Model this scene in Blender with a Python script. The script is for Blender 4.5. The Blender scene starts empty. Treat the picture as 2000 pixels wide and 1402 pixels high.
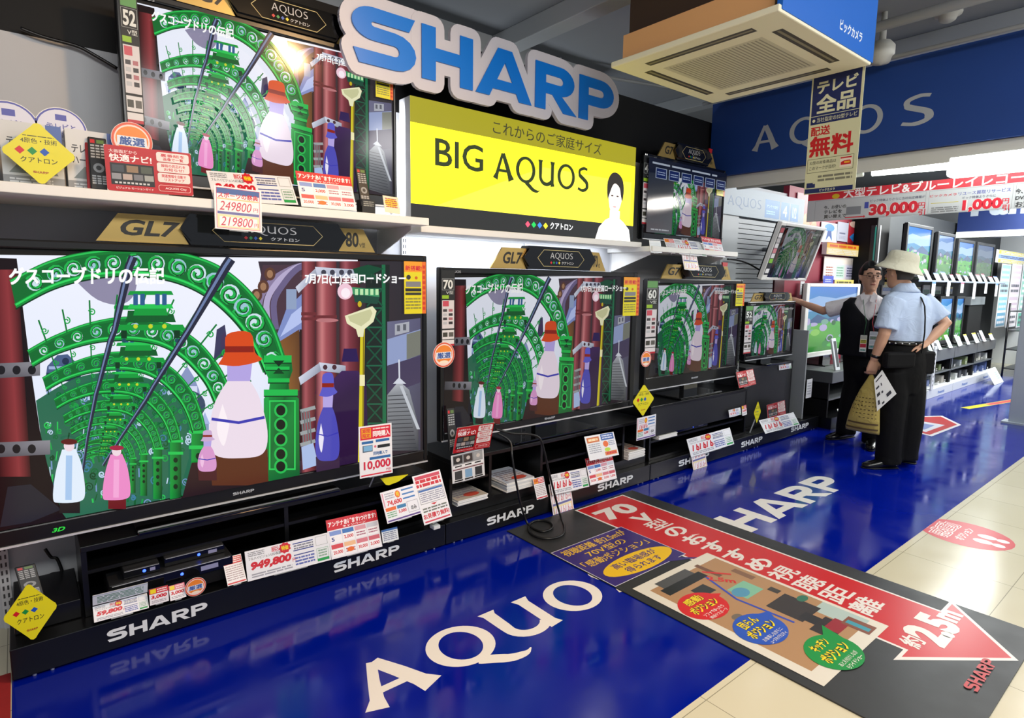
# Electronics shop: a wall of big televisions on black plinths, ceiling cassette, signs, two people.
# World axes: X runs along the television wall, Y runs towards it, Z is up; metres.
import bpy, bmesh, math, random
from mathutils import Vector, Matrix
random.seed(7)
C = bpy.context.scene
COL = bpy.context.scene.collection

# ------------------------------------------------------------------ camera
EYE = Vector((0, 0, 1.4))
YAW, PITCH, ROLL, FPX = math.radians(39.43), math.radians(7.476), math.radians(.802), 1175.4
FW = Vector((math.sin(YAW)*math.cos(PITCH), math.cos(YAW)*math.cos(PITCH), -math.sin(PITCH)))
_r = FW.cross(Vector((0, 0, 1))).normalized(); _u = _r.cross(FW)
RT = math.cos(ROLL)*_r + math.sin(ROLL)*_u
UP = -math.sin(ROLL)*_r + math.cos(ROLL)*_u
cam = bpy.data.objects.new('camera', bpy.data.cameras.new('camera'))
cam.data.sensor_width = 36; cam.data.lens = 36*FPX/2000; cam.data.clip_start = .02
cam.matrix_world = Matrix(((RT.x, UP.x, -FW.x, EYE.x), (RT.y, UP.y, -FW.y, EYE.y), (RT.z, UP.z, -FW.z, EYE.z), (0, 0, 0, 1)))
COL.objects.link(cam); C.camera = cam

# ------------------------------------------------------------------ world, lights, exposure
C.view_settings.view_transform = 'Standard'; C.view_settings.look = 'None'
C.view_settings.exposure = 0.0; C.view_settings.gamma = 1; C.view_settings.use_curve_mapping = False
W = bpy.data.worlds.new('world'); C.world = W; W.use_nodes = True
W.node_tree.nodes['Background'].inputs[0].default_value = (.55, .6, .68, 1)
W.node_tree.nodes['Background'].inputs[1].default_value = .55
def area(name, loc, sx, sy, power, col=(1, 1, 1), rot=(0, 0, 0)):
    l = bpy.data.lights.new(name, 'AREA'); l.shape = 'RECTANGLE'; l.size = sx; l.size_y = sy; l.energy = power; l.color = col
    o = bpy.data.objects.new(name, l); o.location = loc; o.rotation_euler = rot; COL.objects.link(o); return o
RAD = math.radians
area('ceiling_lamp_front', (.6, -1.0, 2.95), 3.4, .5, 96, (1, .985, .95), (RAD(38), 0, 0))
area('ceiling_lamp_aisle', (4.6, -.9, 2.95), 2.8, .5, 92, (1, .99, .96), (RAD(30), 0, 0))
area('ceiling_lamp_far', (8.8, .6, 2.95), 3.4, .6, 150, (1, 1, .98), (RAD(25), 0, 0))
area('added_fill_aisle_end', (12.2, .6, 2.9), 1.6, 1.6, 190, (.97, 1, 1))  # added fill light, brightens the banners and goods rack at the aisle end
area('shelf_lamp_under_sign', (2.45, 2.86, 1.625), 1.6, .06, 10, (.86, .9, 1), (RAD(25), 0, 0))
area('shelf_lamp_beside_sign', (1.55, 2.80, 2.0), .03, .5, 5.0, (.95, .96, 1), (RAD(90), 0, 0))
area('shelf_lamp_right', (5.4, 2.5, 2.3), 1.3, .1, 2.5, (.95, .97, 1), (RAD(25), 0, 0))
area('warm_ceiling_lamp', (1.66, 1.0, 2.98), .16, .16, 46, (1, .60, .27), (0, RAD(35), 0))
area('added_ceiling_uplight', (3.0, 4.6, 1.6), 2.5, .6, 22, (.9, .95, 1), (RAD(180), 0, 0))  # added unseen uplight behind the partition, brightens the ceiling there
area('panasonic_shelf_lamp', (9.6, 1.9, 2.6), 3.6, .2, 125, (.95, 1, .98), (RAD(28), 0, 0))

# ------------------------------------------------------------------ measuring helpers (photo pixel -> point on a plane of the room)
def ray(x, y): return FW + RT*((x-1000)/FPX) + UP*((701-y)/FPX)
def onY(x, y, Y): d = ray(x, y); return EYE + d*(Y/d.y)
def onX(x, y, X): d = ray(x, y); return EYE + d*(X/d.x)
def onZ(x, y, Z=0.0): d = ray(x, y); return EYE + d*((Z-1.4)/d.z)

# ------------------------------------------------------------------ materials
def lin(h):
    h = h.lstrip('#'); out = []
    for i in (0, 2, 4):
        c = int(h[i:i+2], 16)/255; out.append(c/12.92 if c <= .04045 else ((c+.055)/1.055)**2.4)
    return tuple(out)+(1.0,)
MATS = {}
def mat(name, col='#808080', rough=.5, metal=0.0, emit=None, es=1.0, coat=0.0, trans=0.0, spec=None, alpha=None, noise=None):
    if name in MATS: return MATS[name]
    m = bpy.data.materials.new(name); m.use_nodes = True; nt = m.node_tree; b = nt.nodes['Principled BSDF']
    b.inputs['Base Color'].default_value = lin(col); b.inputs['Roughness'].default_value = rough; b.inputs['Metallic'].default_value = metal
    if emit: b.inputs['Emission Color'].default_value = lin(emit); b.inputs['Emission Strength'].default_value = es
    if coat: b.inputs['Coat Weight'].default_value = coat; b.inputs['Coat Roughness'].default_value = .05
    if trans: b.inputs['Transmission Weight'].default_value = trans
    if spec is not None: b.inputs['Specular IOR Level'].default_value = spec
    if alpha is not None: b.inputs['Alpha'].default_value = alpha
    if noise:                                   # (scale, amount): gentle wear in colour and gloss
        t = nt.nodes.new('ShaderNodeTexNoise'); t.inputs['Scale'].default_value = noise[0]; t.inputs['Detail'].default_value = 4
        g = nt.nodes.new('ShaderNodeNewGeometry'); nt.links.new(g.outputs['Position'], t.inputs['Vector'])
        mx = nt.nodes.new('ShaderNodeMix'); mx.data_type = 'RGBA'
        c = lin(col); k = 1-noise[1]
        mx.inputs[6].default_value = (c[0]*k, c[1]*k, c[2]*k, 1); mx.inputs[7].default_value = (min(1, c[0]*(2-k)), min(1, c[1]*(2-k)), min(1, c[2]*(2-k)), 1)
        nt.links.new(t.outputs['Fac'], mx.inputs[0]); nt.links.new(mx.outputs[2], b.inputs['Base Color'])
    MATS[name] = m; return m
def attr_mat(name, rough, emit=0.0, coat=0.0):
    if name in MATS: return MATS[name]
    m = bpy.data.materials.new(name); m.use_nodes = True; nt = m.node_tree; b = nt.nodes['Principled BSDF']
    a = nt.nodes.new('ShaderNodeAttribute'); a.attribute_name = 'Ink'
    b.inputs['Roughness'].default_value = rough
    if emit:
        b.inputs['Base Color'].default_value = (.004, .004, .005, 1)
        nt.links.new(a.outputs['Color'], b.inputs['Emission Color']); b.inputs['Emission Strength'].default_value = emit; b.inputs['Specular IOR Level'].default_value = .3
    else: nt.links.new(a.outputs['Color'], b.inputs['Base Color'])
    if coat: b.inputs['Coat Weight'].default_value = coat; b.inputs['Coat Roughness'].default_value = .04
    MATS[name] = m; return m
PRINT = attr_mat('printed_card', .42)
GLOSSP = attr_mat('printed_film', .3)
def screen_mat(s, rough=.12): return attr_mat('lit_screen_%03d_%02d' % (int(s*100), int(rough*100)), rough, s)
BLACK = mat('black_lacquer', '#0b0c0e', .28)
GLOSSB = mat('piano_black', '#050506', .08, coat=.6)
MATTEB = mat('matte_black', '#0a0a0b', .6, spec=.25)
DARK = mat('charcoal_plastic', '#1c1d20', .45)
WHITE = mat('white_board', '#e6e6e2', .5)
ACR = mat('clear_acrylic', '#d8dde0', .15, alpha=.35)
GREY = mat('grey_metal', '#8a8d92', .4, metal=.3)
SILVER = mat('silver_trim', '#d8dbe0', .35, metal=.35)
PAPER = mat('white_paper', '#e8e8e6', .6)

# ------------------------------------------------------------------ flat artwork (lettering, prints, screen pictures) as coloured polygons
_tx = {}
def glyphs(s, bold=0.0, shear=0.0):
    k = (s, bold, shear)
    if k not in _tx:
        c = bpy.data.curves.new('t', 'FONT'); c.body = s; c.size = 1; c.offset = bold; c.resolution_u = 3; c.shear = shear
        o = bpy.data.objects.new('t', c); m = bpy.data.meshes.new_from_object(o)
        v = [(p.co.x, p.co.y) for p in m.vertices]; f = [tuple(p.vertices) for p in m.polygons]
        bpy.data.objects.remove(o); bpy.data.curves.remove(c); bpy.data.meshes.remove(m)
        if v:
            x0 = min(p[0] for p in v); x1 = max(p[0] for p in v); y0 = min(p[1] for p in v); y1 = max(p[1] for p in v)
            v = [((x-x0)/(x1-x0), (y-y0)/(y1-y0)) for x, y in v]
        _tx[k] = (v, f)
    return _tx[k]
def spl(pts, n=6):
    """smooth curve through points"""
    if len(pts) < 3: return list(pts)
    out = []
    for i in range(len(pts)-1):
        p0 = pts[max(i-1, 0)]; p1 = pts[i]; p2 = pts[i+1]; p3 = pts[min(i+2, len(pts)-1)]
        for k in range(n):
            t = k/n
            out.append(tuple(.5*((2*b)+(-a+c)*t+(2*a-5*b+4*c-d)*t*t+(-a+3*b-3*c+d)*t**3) for a, b, c, d in zip(p0, p1, p2, p3)))
    out.append(tuple(pts[-1])); return out
class Art:
    def __init__(s, tf=None): s.it = []; s.k = 0; s.hold = False; s.tf = tf or (lambda x, y: (x, y))
    def _add(s, v, f, cols):
        s.k += .02 if s.hold else 1
        v = [s.tf(*p) for p in v]
        if isinstance(cols, str): cols = [lin(cols)]*len(v)
        else: cols = [lin(c) if isinstance(c, str) else c for c in cols]
        g = []
        for q in f:
            a = sum(v[q[i]][0]*v[q[(i+1) % len(q)]][1]-v[q[(i+1) % len(q)]][0]*v[q[i]][1] for i in range(len(q)))
            g.append(tuple(q) if a >= 0 else tuple(reversed(q)))
        s.it.append((v, g, cols, s.k))
    def poly(s, p, c): s._add(list(p), [tuple(range(len(p)))], c)
    def rect(s, x0, y0, x1, y1, c): s.poly([(x0, y0), (x1, y0), (x1, y1), (x0, y1)], c)
    def frame(s, x0, y0, x1, y1, w, c):
        h = s.hold; s.rect(x0, y0, x1, y0+w, c); s.hold = True
        s.rect(x0, y1-w, x1, y1, c); s.rect(x0, y0+w, x0+w, y1-w, c); s.rect(x1-w, y0+w, x1, y1-w, c); s.hold = h
    def rrect(s, x0, y0, x1, y1, r, c, n=5):
        p = []
        for cx, cy, a in ((x1-r, y1-r, 0), (x0+r, y1-r, 90), (x0+r, y0+r, 180), (x1-r, y0+r, 270)):
            for i in range(n+1): t = math.radians(a+90*i/n); p.append((cx+r*math.cos(t), cy+r*math.sin(t)))
        s.poly(p, c)
    def ell(s, cx, cy, rx, ry, c, n=28, rot=0.0):
        cr, sr = math.cos(rot), math.sin(rot); p = []
        for i in range(n):
            t = 2*math.pi*i/n; a, b = rx*math.cos(t), ry*math.sin(t); p.append((cx+a*cr-b*sr, cy+a*sr+b*cr))
        s.poly(p, c)
    def ring(s, o, i, c):
        n = len(o); s._add(list(o)+list(i), [(k, (k+1) % n, n+(k+1) % n, n+k) for k in range(n)], c)
    def band(s, a, b, c):
        n = len(a); s._add(list(a)+list(b), [(k, k+1, n+k+1, n+k) for k in range(n-1)], c)
    def line(s, p, w, c):
        n = len(p); ws = w if isinstance(w, (list, tuple)) else [w]*n; A = []; B = []
        for i in range(n):
            x0, y0 = p[max(i-1, 0)]; x1, y1 = p[min(i+1, n-1)]; dx, dy = x1-x0, y1-y0; L = math.hypot(dx, dy) or 1
            A.append((p[i][0]-dy/L*ws[i]/2, p[i][1]+dx/L*ws[i]/2)); B.append((p[i][0]+dy/L*ws[i]/2, p[i][1]-dx/L*ws[i]/2))
        s.band(A, B, c)
    def text(s, t, x0, y0, x1, y1, c, bold=.0, shear=0.0, rot=None):
        kj = any('\u4e00' <= ch <= '\u9fff' for ch in t); st = bold if kj and bold > .008 else 0
        v, f = glyphs(t, 0.0 if st else bold, shear)
        if not v: return
        q = [(x0+(x1-x0)*a, y0+(y1-y0)*b) for a, b in v]
        if st:                                   # heavy strokes for dense characters: several strikes, each a hair apart
            s.k += .02 if s.hold else 1
            h = s.hold; s.hold = True; k0 = s.k
            for j, (dx, dy) in enumerate(((-1, -1), (1, 1), (-1, 1), (1, -1), (0, 0)) if st > .02 else ((-1, 0), (1, 0))):
                s.k = k0+j*.16; d = st*(y1-y0)*.62; dd = [(x+dx*d, y+dy*d) for x, y in q]
                if rot:
                    cx, cy = (x0+x1)/2, (y0+y1)/2; cr, sr = math.cos(rot), math.sin(rot); dd = [(cx+(x-cx)*cr-(y-cy)*sr, cy+(x-cx)*sr+(y-cy)*cr) for x, y in dd]
                s._add(dd, f, c)
            s.k = k0+1; s.hold = h; return
        if rot:
            cx, cy = (x0+x1)/2, (y0+y1)/2; cr, sr = math.cos(rot), math.sin(rot)
            q = [(cx+(x-cx)*cr-(y-cy)*sr, cy+(x-cx)*sr+(y-cy)*cr) for x, y in q]
        s._add(q, f, c)
    def micro(s, x0, y0, x1, y1, rows, c='#777777', fill=.55, seed=1):
        """rows of unreadably small print"""
        rd = random.Random(seed); h = s.hold; s.k += 1; s.hold = True; dy = (y1-y0)/rows
        for r in range(rows):
            x = x0
            while x < x1:
                w = min((x1-x0)*rd.uniform(.08, .35), x1-x); s.rect(x, y1-dy*(r+.5*(1+fill)), x+w, y1-dy*(r+.5*(1-fill)), c); x += w+(x1-x0)*.03
        s.hold = h
    def loop(s, x, y, r, w, c, turns=1.4, ph=0.0, sgn=1, n=16):
        p = [(x+r*(1-.78*i/n)*math.cos(ph+sgn*2*math.pi*turns*i/n), y+r*(1-.78*i/n)*math.sin(ph+sgn*2*math.pi*turns*i/n)) for i in range(n+1)]
        s.line(p, w, c)
# wide block capitals of the shop's main sign, drawn in a unit-high box
def arcp(cx, cy, rx, ry, a0, a1, n=12): return [(cx+rx*math.cos(math.radians(a0+(a1-a0)*i/n)), cy+ry*math.sin(math.radians(a0+(a1-a0)*i/n))) for i in range(n+1)]
def sharp_shapes():
    out = []                                    # (kind, data) kinds: poly / band / ring
    t = .25                                     # S
    o = [(1.22, 1.0), (.40, 1.0)]+arcp(.40, .715, .40, .285, 90, 270, 14)[1:]+[(.80, .43)]+arcp(.80, .335, .1, .095, 90, -90, 8)+[(.02, .24)]
    i = [(1.10, .755), (.42, .755)]+arcp(.42, .715, .06, .045, 90, 270, 14)[1:]+[(.82, .66)]+arcp(.82, .33, .42, .33, 90, -90, 8)+[(.12, .0)]
    out.append(('band', (o, i)))
    x = 1.36                                    # H
    out += [('poly', [(x, 0), (x+.30, 0), (x+.30, 1), (x, 1)]), ('poly', [(x+.85, 0), (x+1.15, 0), (x+1.15, 1), (x+.85, 1)]), ('poly', [(x+.30, .38), (x+.85, .38), (x+.85, .62), (x+.30, .62)])]
    x = 2.58                                    # A
    out += [('poly', [(x, 0), (x+.34, 0), (x+.73, .74), (x+.73, 1.0), (x+.55, 1.0)]), ('poly', [(x+.73, .74), (x+1.12, 0), (x+1.46, 0), (x+.91, 1.0), (x+.73, 1.0)]), ('poly', [(x+.42, .16), (x+1.04, .16), (x+.94, .36), (x+.52, .36)])]
    for x, leg in ((4.14, True), (5.46, False)):  # R, P
        out.append(('poly', [(x, 0), (x+.30, 0), (x+.30, 1), (x, 1)]))
        out.append(('band', ([(x+.30, 1.0), (x+.72, 1.0)]+arcp(x+.72, .68, .44, .32, 90, -90, 12)[1:]+[(x+.30, .36)], [(x+.30, .77), (x+.70, .77)]+arcp(x+.70, .68, .12, .09, 90, -90, 12)[1:]+[(x+.30, .59)])))
        if leg: out.append(('poly', [(x+.44, .42), (x+.78, .36), (x+1.25, 0), (x+.84, 0)]))
    return out, 6.62
def sharp(a, x0, y0, x1, y1, c):
    sh, w = sharp_shapes(); h = a.hold; a.k += 1; a.hold = True
    f = lambda p: (x0+p[0]/w*(x1-x0), y0+p[1]*(y1-y0))
    for k, d in sh:
        if k == 'poly': a.poly([f(p) for p in d], c)
        else: a.band([f(p) for p in d[0]], [f(p) for p in d[1]], c)
    a.hold = h
# flared humanist capitals, unit-high: A Q U O S
def flared(a, word, x0, y0, x1, y1, c, wt=1.0):
    adv = {'A': .88, 'Q': .98, 'U': .86, 'O': .98, 'S': .62}; gap = .16
    W = sum(adv[ch] for ch in word)+gap*(len(word)-1); h = a.hold; a.k += 1; a.hold = True; x = 0
    def F(ps): return [(x0+(x+p[0])/W*(x1-x0), y0+p[1]*(y1-y0)) for p in ps]
    def st(p, w): # variable-width stroke in letter space, then mapped
        n = len(p); A = []; B = []
        for i in range(n):
            ax, ay = p[max(i-1, 0)]; bx, by = p[min(i+1, n-1)]; dx, dy = bx-ax, by-ay; L = math.hypot(dx, dy); k = w[i]*wt/2
            A.append((p[i][0]-dy/L*k, p[i][1]+dx/L*k)); B.append((p[i][0]+dy/L*k, p[i][1]-dx/L*k))
        a.band(F(A), F(B), c)
    for ch in word:
        if ch == 'A':
            st([(.06, 0), (.14, .2), (.25, .55), (.40, .98)], [.19, .115, .1, .09]); st([(.82, 0), (.73, .2), (.6, .55), (.42, .98)], [.23, .16, .15, .13]); st([(.2, .33), (.66, .33)], [.085, .085])
        elif ch in 'QO':
            n = 40; o = [(.49+.49*math.cos(2*math.pi*i/n), .5+.52*math.sin(2*math.pi*i/n)) for i in range(n)]
            r = [(.49+(.49-.13*wt)*math.cos(2*math.pi*i/n), .5+(.52-.095*wt)*math.sin(2*math.pi*i/n)) for i in range(n)]
            a.ring(F(o), F(r), c)
            if ch == 'Q': st(spl([(.5, .03), (.68, -.1), (.88, -.24), (1.1, -.28), (1.22, -.22)], 4), [.12, .13, .13, .13, .13, .13, .13, .12, .12, .11, .1, .09, .07, .05, .03, .02, .01])
        elif ch == 'U':
            st([(.1, 1), (.1, .9), (.105, .5)]+arcp(.42, .36, .315, .3, 180, 330, 12), [.2, .14, .13]+[.12]*13)
            st([(.74, 1), (.74, .85), (.74, .15), (.76, 0)], [.2, .13, .13, .17])
        else:
            st(spl([(.56, .93), (.36, .97), (.12, .86), (.13, .66), (.34, .52), (.54, .37), (.54, .14), (.3, .03), (.03, .1)], 4), [.09]*4+[.1]*8+[.14]*12+[.11]*5+[.09]*4)
        x += adv[ch]+gap
    a.hold = h
def dots4(a, x, y, s, cols=('#c8141e', '#0a9040', '#1450b4', '#e6d21e'), step=1.25, outline=None):
    for i, c in enumerate(cols):
        cx = x+i*s*step
        if outline: a.poly([(cx, y-s*.62), (cx+s*.62, y), (cx, y+s*.62), (cx-s*.62, y)], outline)
        a.poly([(cx, y-s*.5), (cx+s*.5, y), (cx, y+s*.5), (cx-s*.5, y)], c)

# ------------------------------------------------------------------ mesh building
def F3(o, u, v):
    """frame: origin, right vector, up vector -> matrix whose local z is the outward normal"""
    u = Vector(u).normalized(); v = Vector(v).normalized(); n = u.cross(v)
    return Matrix(((u.x, v.x, n.x, o[0]), (u.y, v.y, n.y, o[1]), (u.z, v.z, n.z, o[2]), (0, 0, 0, 1)))
class MB:
    def __init__(s): s.v = []; s.f = []; s.m = []; s.c = []; s.sm = []; s.mats = []
    def _mi(s, m):
        if m not in s.mats: s.mats.append(m)
        return s.mats.index(m)
    def add(s, v, f, m, M=None, smooth=False, cols=None):
        b = len(s.v); i = s._mi(m)
        s.v += [(M @ Vector(p)) if M else Vector(p) for p in v]
        for q in f:
            s.f.append([b+k for k in q]); s.m.append(i); s.sm.append(smooth); s.c.append([cols[k] for k in q] if cols else None)
        return s
    def box(s, x0, x1, y0, y1, z0, z1, m, M=None, bev=0.0):
        if bev:
            bm = bmesh.new(); bmesh.ops.create_cube(bm, size=1, matrix=Matrix.Translation(((x0+x1)/2, (y0+y1)/2, (z0+z1)/2)) @ Matrix.Diagonal((abs(x1-x0), abs(y1-y0), abs(z1-z0), 1)))
            bmesh.ops.bevel(bm, geom=bm.edges[:], offset=bev, segments=2, affect='EDGES', profile=.5)
            s.bm(bm, m, M); return s
        v = [(x, y, z) for x in (x0, x1) for y in (y0, y1) for z in (z0, z1)]
        return s.add(v, [(0, 1, 3, 2), (4, 6, 7, 5), (0, 4, 5, 1), (2, 3, 7, 6), (0, 2, 6, 4), (1, 5, 7, 3)], m, M)
    def bm(s, bm, m, M=None, smooth=False):
        bm.verts.index_update(); s.add([v.co[:] for v in bm.verts], [[v.index for v in f.verts] for f in bm.faces], m, M, smooth); bm.free(); return s
    def prism(s, pts, d0, d1, m, M=None, m2=None):
        """2-D outline (counter-clockwise, local x y) extruded along local z from d0 to d1"""
        n = len(pts); v = [(x, y, d0) for x, y in pts]+[(x, y, d1) for x, y in pts]
        s.add(v, [tuple(range(n, 2*n))], m2 or m, M); s.add(v, [tuple(reversed(range(n)))]+[(i, (i+1) % n, n+(i+1) % n, n+i) for i in range(n)], m, M); return s
    def tube(s, pts, r, m, n=10, M=None, caps=True, smooth=True):
        pts = [Vector(p) for p in pts]; rs = r if isinstance(r, (list, tuple)) else [r]*len(pts); v = []; f = []; prev = None
        for i, p in enumerate(pts):
            t = (pts[min(i+1, len(pts)-1)]-pts[max(i-1, 0)]).normalized()
            a = prev if prev else (Vector((0, 0, 1)) if abs(t.z) < .9 else Vector((1, 0, 0)))
            a = (a-t*a.dot(t)).normalized(); prev = a; b = t.cross(a); rr = rs[i]; rx, ry = rr if isinstance(rr, tuple) else (rr, rr)
            v += [p+a*(rx*math.cos(2*math.pi*k/n))+b*(ry*math.sin(2*math.pi*k/n)) for k in range(n)]
        for i in range(len(pts)-1): f += [(i*n+k, i*n+(k+1) % n, (i+1)*n+(k+1) % n, (i+1)*n+k) for k in range(n)]
        if caps: f += [tuple(reversed(range(n))), tuple(range((len(pts)-1)*n, len(pts)*n))]
        return s.add(v, f, m, M, smooth)
    def loft(s, secs, m, n=16, M=None, smooth=True, caps=True):
        """secs: (centre, half-width vector, half-depth vector)"""
        v = []; f = []
        for c, a, b in secs:
            c, a, b = Vector(c), Vector(a), Vector(b); v += [c+a*math.cos(2*math.pi*k/n)+b*math.sin(2*math.pi*k/n) for k in range(n)]
        for i in range(len(secs)-1): f += [(i*n+k, i*n+(k+1) % n, (i+1)*n+(k+1) % n, (i+1)*n+k) for k in range(n)]
        if caps: f += [tuple(reversed(range(n))), tuple(range((len(secs)-1)*n, len(secs)*n))]
        return s.add(v, f, m, M, smooth)
    def lathe(s, prof, m, M=None, n=20, smooth=True):
        v = [(r*math.cos(2*math.pi*k/n), r*math.sin(2*math.pi*k/n), z) for r, z in prof for k in range(n)]
        f = [(i*n+k, i*n+(k+1) % n, (i+1)*n+(k+1) % n, (i+1)*n+k) for i in range(len(prof)-1) for k in range(n)]
        return s.add(v, f, m, M, smooth)
    def ball(s, c, rx, ry, rz, m, n=14, M=None):
        prof = [(math.sin(math.pi*i/n), -math.cos(math.pi*i/n)) for i in range(n+1)]
        T = Matrix.Translation(c) @ Matrix.Diagonal((rx, ry, rz, 1))
        return s.lathe(prof, m, (M @ T) if M else T, n*2)
    def art(s, a, M, m=None, eps=.00004, z=0.0):
        m = m or PRINT
        for v, f, c, k in a.it: s.add([(x, y, z+eps*(k+1)) for x, y in v], f, m, M, False, c)
        return s
    def mesh(s, name, inv=None):
        me = bpy.data.meshes.new(name); me.from_pydata([tuple(inv @ p) if inv else tuple(p) for p in s.v], [], s.f)
        for m in s.mats: me.materials.append(m)
        me.polygons.foreach_set('material_index', s.m); me.polygons.foreach_set('use_smooth', s.sm)
        if any(c is not None for c in s.c):
            at = me.color_attributes.new('Ink', 'FLOAT_COLOR', 'CORNER'); buf = []
            for q, c in zip(s.f, s.c):
                for i in range(len(q)): buf += list(c[i]) if c else (1, 1, 1, 1)
            at.data.foreach_set('color', buf)
        me.validate(); me.update(); return me
    def obj(s, name, parent=None, at=None, label=None, cat=None, group=None, kind=None, local=False):
        """link as ONE object; vertices are given in world metres unless local"""
        o = None
        if parent is not None and not local:
            inv = full(parent).inverted()
            o = bpy.data.objects.new(name, s.mesh(name, inv))
        elif at is not None and not local:
            o = bpy.data.objects.new(name, s.mesh(name, Matrix.Translation(at).inverted())); o.location = at
        else:
            o = bpy.data.objects.new(name, s.mesh(name)); o.location = at or (0, 0, 0)
        o.parent = parent; COL.objects.link(o); tag(o, label, cat, group, kind); return o
def full(o):
    M = o.matrix_basis.copy()
    return full(o.parent) @ M if o.parent else M
def tag(o, label=None, cat=None, group=None, kind=None):
    for k, v in (('label', label), ('category', cat), ('group', group), ('kind', kind)):
        if v: o[k] = v
    return o
def thing(name, label, cat, loc=(0, 0, 0), group=None, rz=0.0):
    o = bpy.data.objects.new(name, None); o.location = loc; o.rotation_euler = (0, 0, rz); o.empty_display_size = .1
    COL.objects.link(o); return tag(o, label, cat, group)
def copy_thing(o, loc=None, rz=None, label=None, parent=None):
    c = o.copy(); COL.objects.link(c)
    if parent: c.parent = parent
    if loc is not None: c.location = loc
    if rz is not None: c.rotation_euler = (0, 0, rz)
    if label: c['label'] = label
    for ch in list(o.children): copy_thing(ch, parent=c)
    return c
# ------------------------------------------------------------------ the room
def tiled_floor():
    m = bpy.data.materials.new('vinyl_tiles'); m.use_nodes = True; nt = m.node_tree; b = nt.nodes['Principled BSDF']
    g = nt.nodes.new('ShaderNodeNewGeometry'); br = nt.nodes.new('ShaderNodeTexBrick'); br.offset = 0
    br.inputs['Color1'].default_value = lin('#cdc7ae'); br.inputs['Color2'].default_value = lin('#c8c2a8'); br.inputs['Mortar'].default_value = lin('#8d8874')
    br.inputs['Scale'].default_value = 1; br.inputs['Mortar Size'].default_value = .0016; br.inputs['Brick Width'].default_value = .457; br.inputs['Row Height'].default_value = .457
    mp = nt.nodes.new('ShaderNodeMapping'); mp.inputs['Location'].default_value = (.12, -.103, 0)
    n = nt.nodes.new('ShaderNodeTexNoise'); n.inputs['Scale'].default_value = 3.5; n.inputs['Detail'].default_value = 5
    r = nt.nodes.new('ShaderNodeMapRange'); r.inputs[3].default_value = .10; r.inputs[4].default_value = .26
    bp = nt.nodes.new('ShaderNodeBump'); bp.inputs['Strength'].default_value = .05; bp.inputs['Distance'].default_value = .01
    L = nt.links.new
    L(g.outputs['Position'], mp.inputs[0]); L(mp.outputs[0], br.inputs['Vector']); L(br.outputs['Color'], b.inputs['Base Color'])
    L(g.outputs['Position'], n.inputs['Vector']); L(n.outputs['Fac'], r.inputs[0]); L(r.outputs[0], b.inputs['Roughness']); L(n.outputs['Fac'], bp.inputs['Height']); L(bp.outputs[0], b.inputs['Normal'])
    return m
def film_mat(name, col, r0, r1, bump=.04):
    m = mat(name, col, .12); nt = m.node_tree; b = nt.nodes['Principled BSDF']; L = nt.links.new
    g = nt.nodes.new('ShaderNodeNewGeometry'); n = nt.nodes.new('ShaderNodeTexNoise'); n.inputs['Scale'].default_value = 4; n.inputs['Detail'].default_value = 6
    r = nt.nodes.new('ShaderNodeMapRange'); r.inputs[1].default_value = .35; r.inputs[2].default_value = .7; r.inputs[3].default_value = r0; r.inputs[4].default_value = r1
    bp = nt.nodes.new('ShaderNodeBump'); bp.inputs['Strength'].default_value = bump; bp.inputs['Distance'].default_value = .01
    L(g.outputs['Position'], n.inputs['Vector']); L(n.outputs['Fac'], r.inputs[0]); L(r.outputs[0], b.inputs['Roughness']); L(n.outputs['Fac'], bp.inputs['Height']); L(bp.outputs[0], b.inputs['Normal'])
    return m
BLUEFILM = film_mat('blue_floor_film', '#001588', .06, .2)
MATB = film_mat('dark_mat_surface', '#26282a', .35, .5, .08)
WALLM = mat('pegboard_grey', '#b4b6ba', .6, noise=(2.0, .04))
MB().box(-3, 14, -3, 7, -.1, 0, tiled_floor()).obj('floor', kind='structure')
MB().box(-3, 6.25, 3.0, 3.04, 0, 2.28, WALLM).obj('wall_back', kind='structure')
MB().box(-3, 4.72, 3.0, 3.06, 2.28, 2.72, MATTEB).obj('wall_upper', kind='structure')
MB().box(-3, 14, 6.9, 7, 0, 3.2, mat('rear_wall_dark', '#17181a', .8)).obj('wall_rear', kind='structure')
MB().box(14, 14.1, -3, 7, 0, 3.2, mat('far_wall_grey', '#d4d8d8', .7)).obj('wall_far', kind='structure')
CEIL = mat('painted_concrete', '#84888e', .8, noise=(1.2, .12))
MB().box(-3, 14, -3, 7, 3.12, 3.2, CEIL).obj('ceiling', kind='structure')
for i, (x, w) in enumerate(((.55, .12), (2.75, .14), (4.95, .14), (7.2, .14))):
    MB().box(x, x+w, -2.5, 6.8, 3.0, 3.12, mat('ceiling_joist_paint', '#9fa3a6', .6), bev=.006).obj('trim_%d' % (i+1), kind='structure')
MB().box(1.2, 3.9, 3.62, 3.78, 2.92, 3.12, mat('ceiling_beam_paint', '#b7babc', .6)).obj('trim_5', kind='structure')

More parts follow.
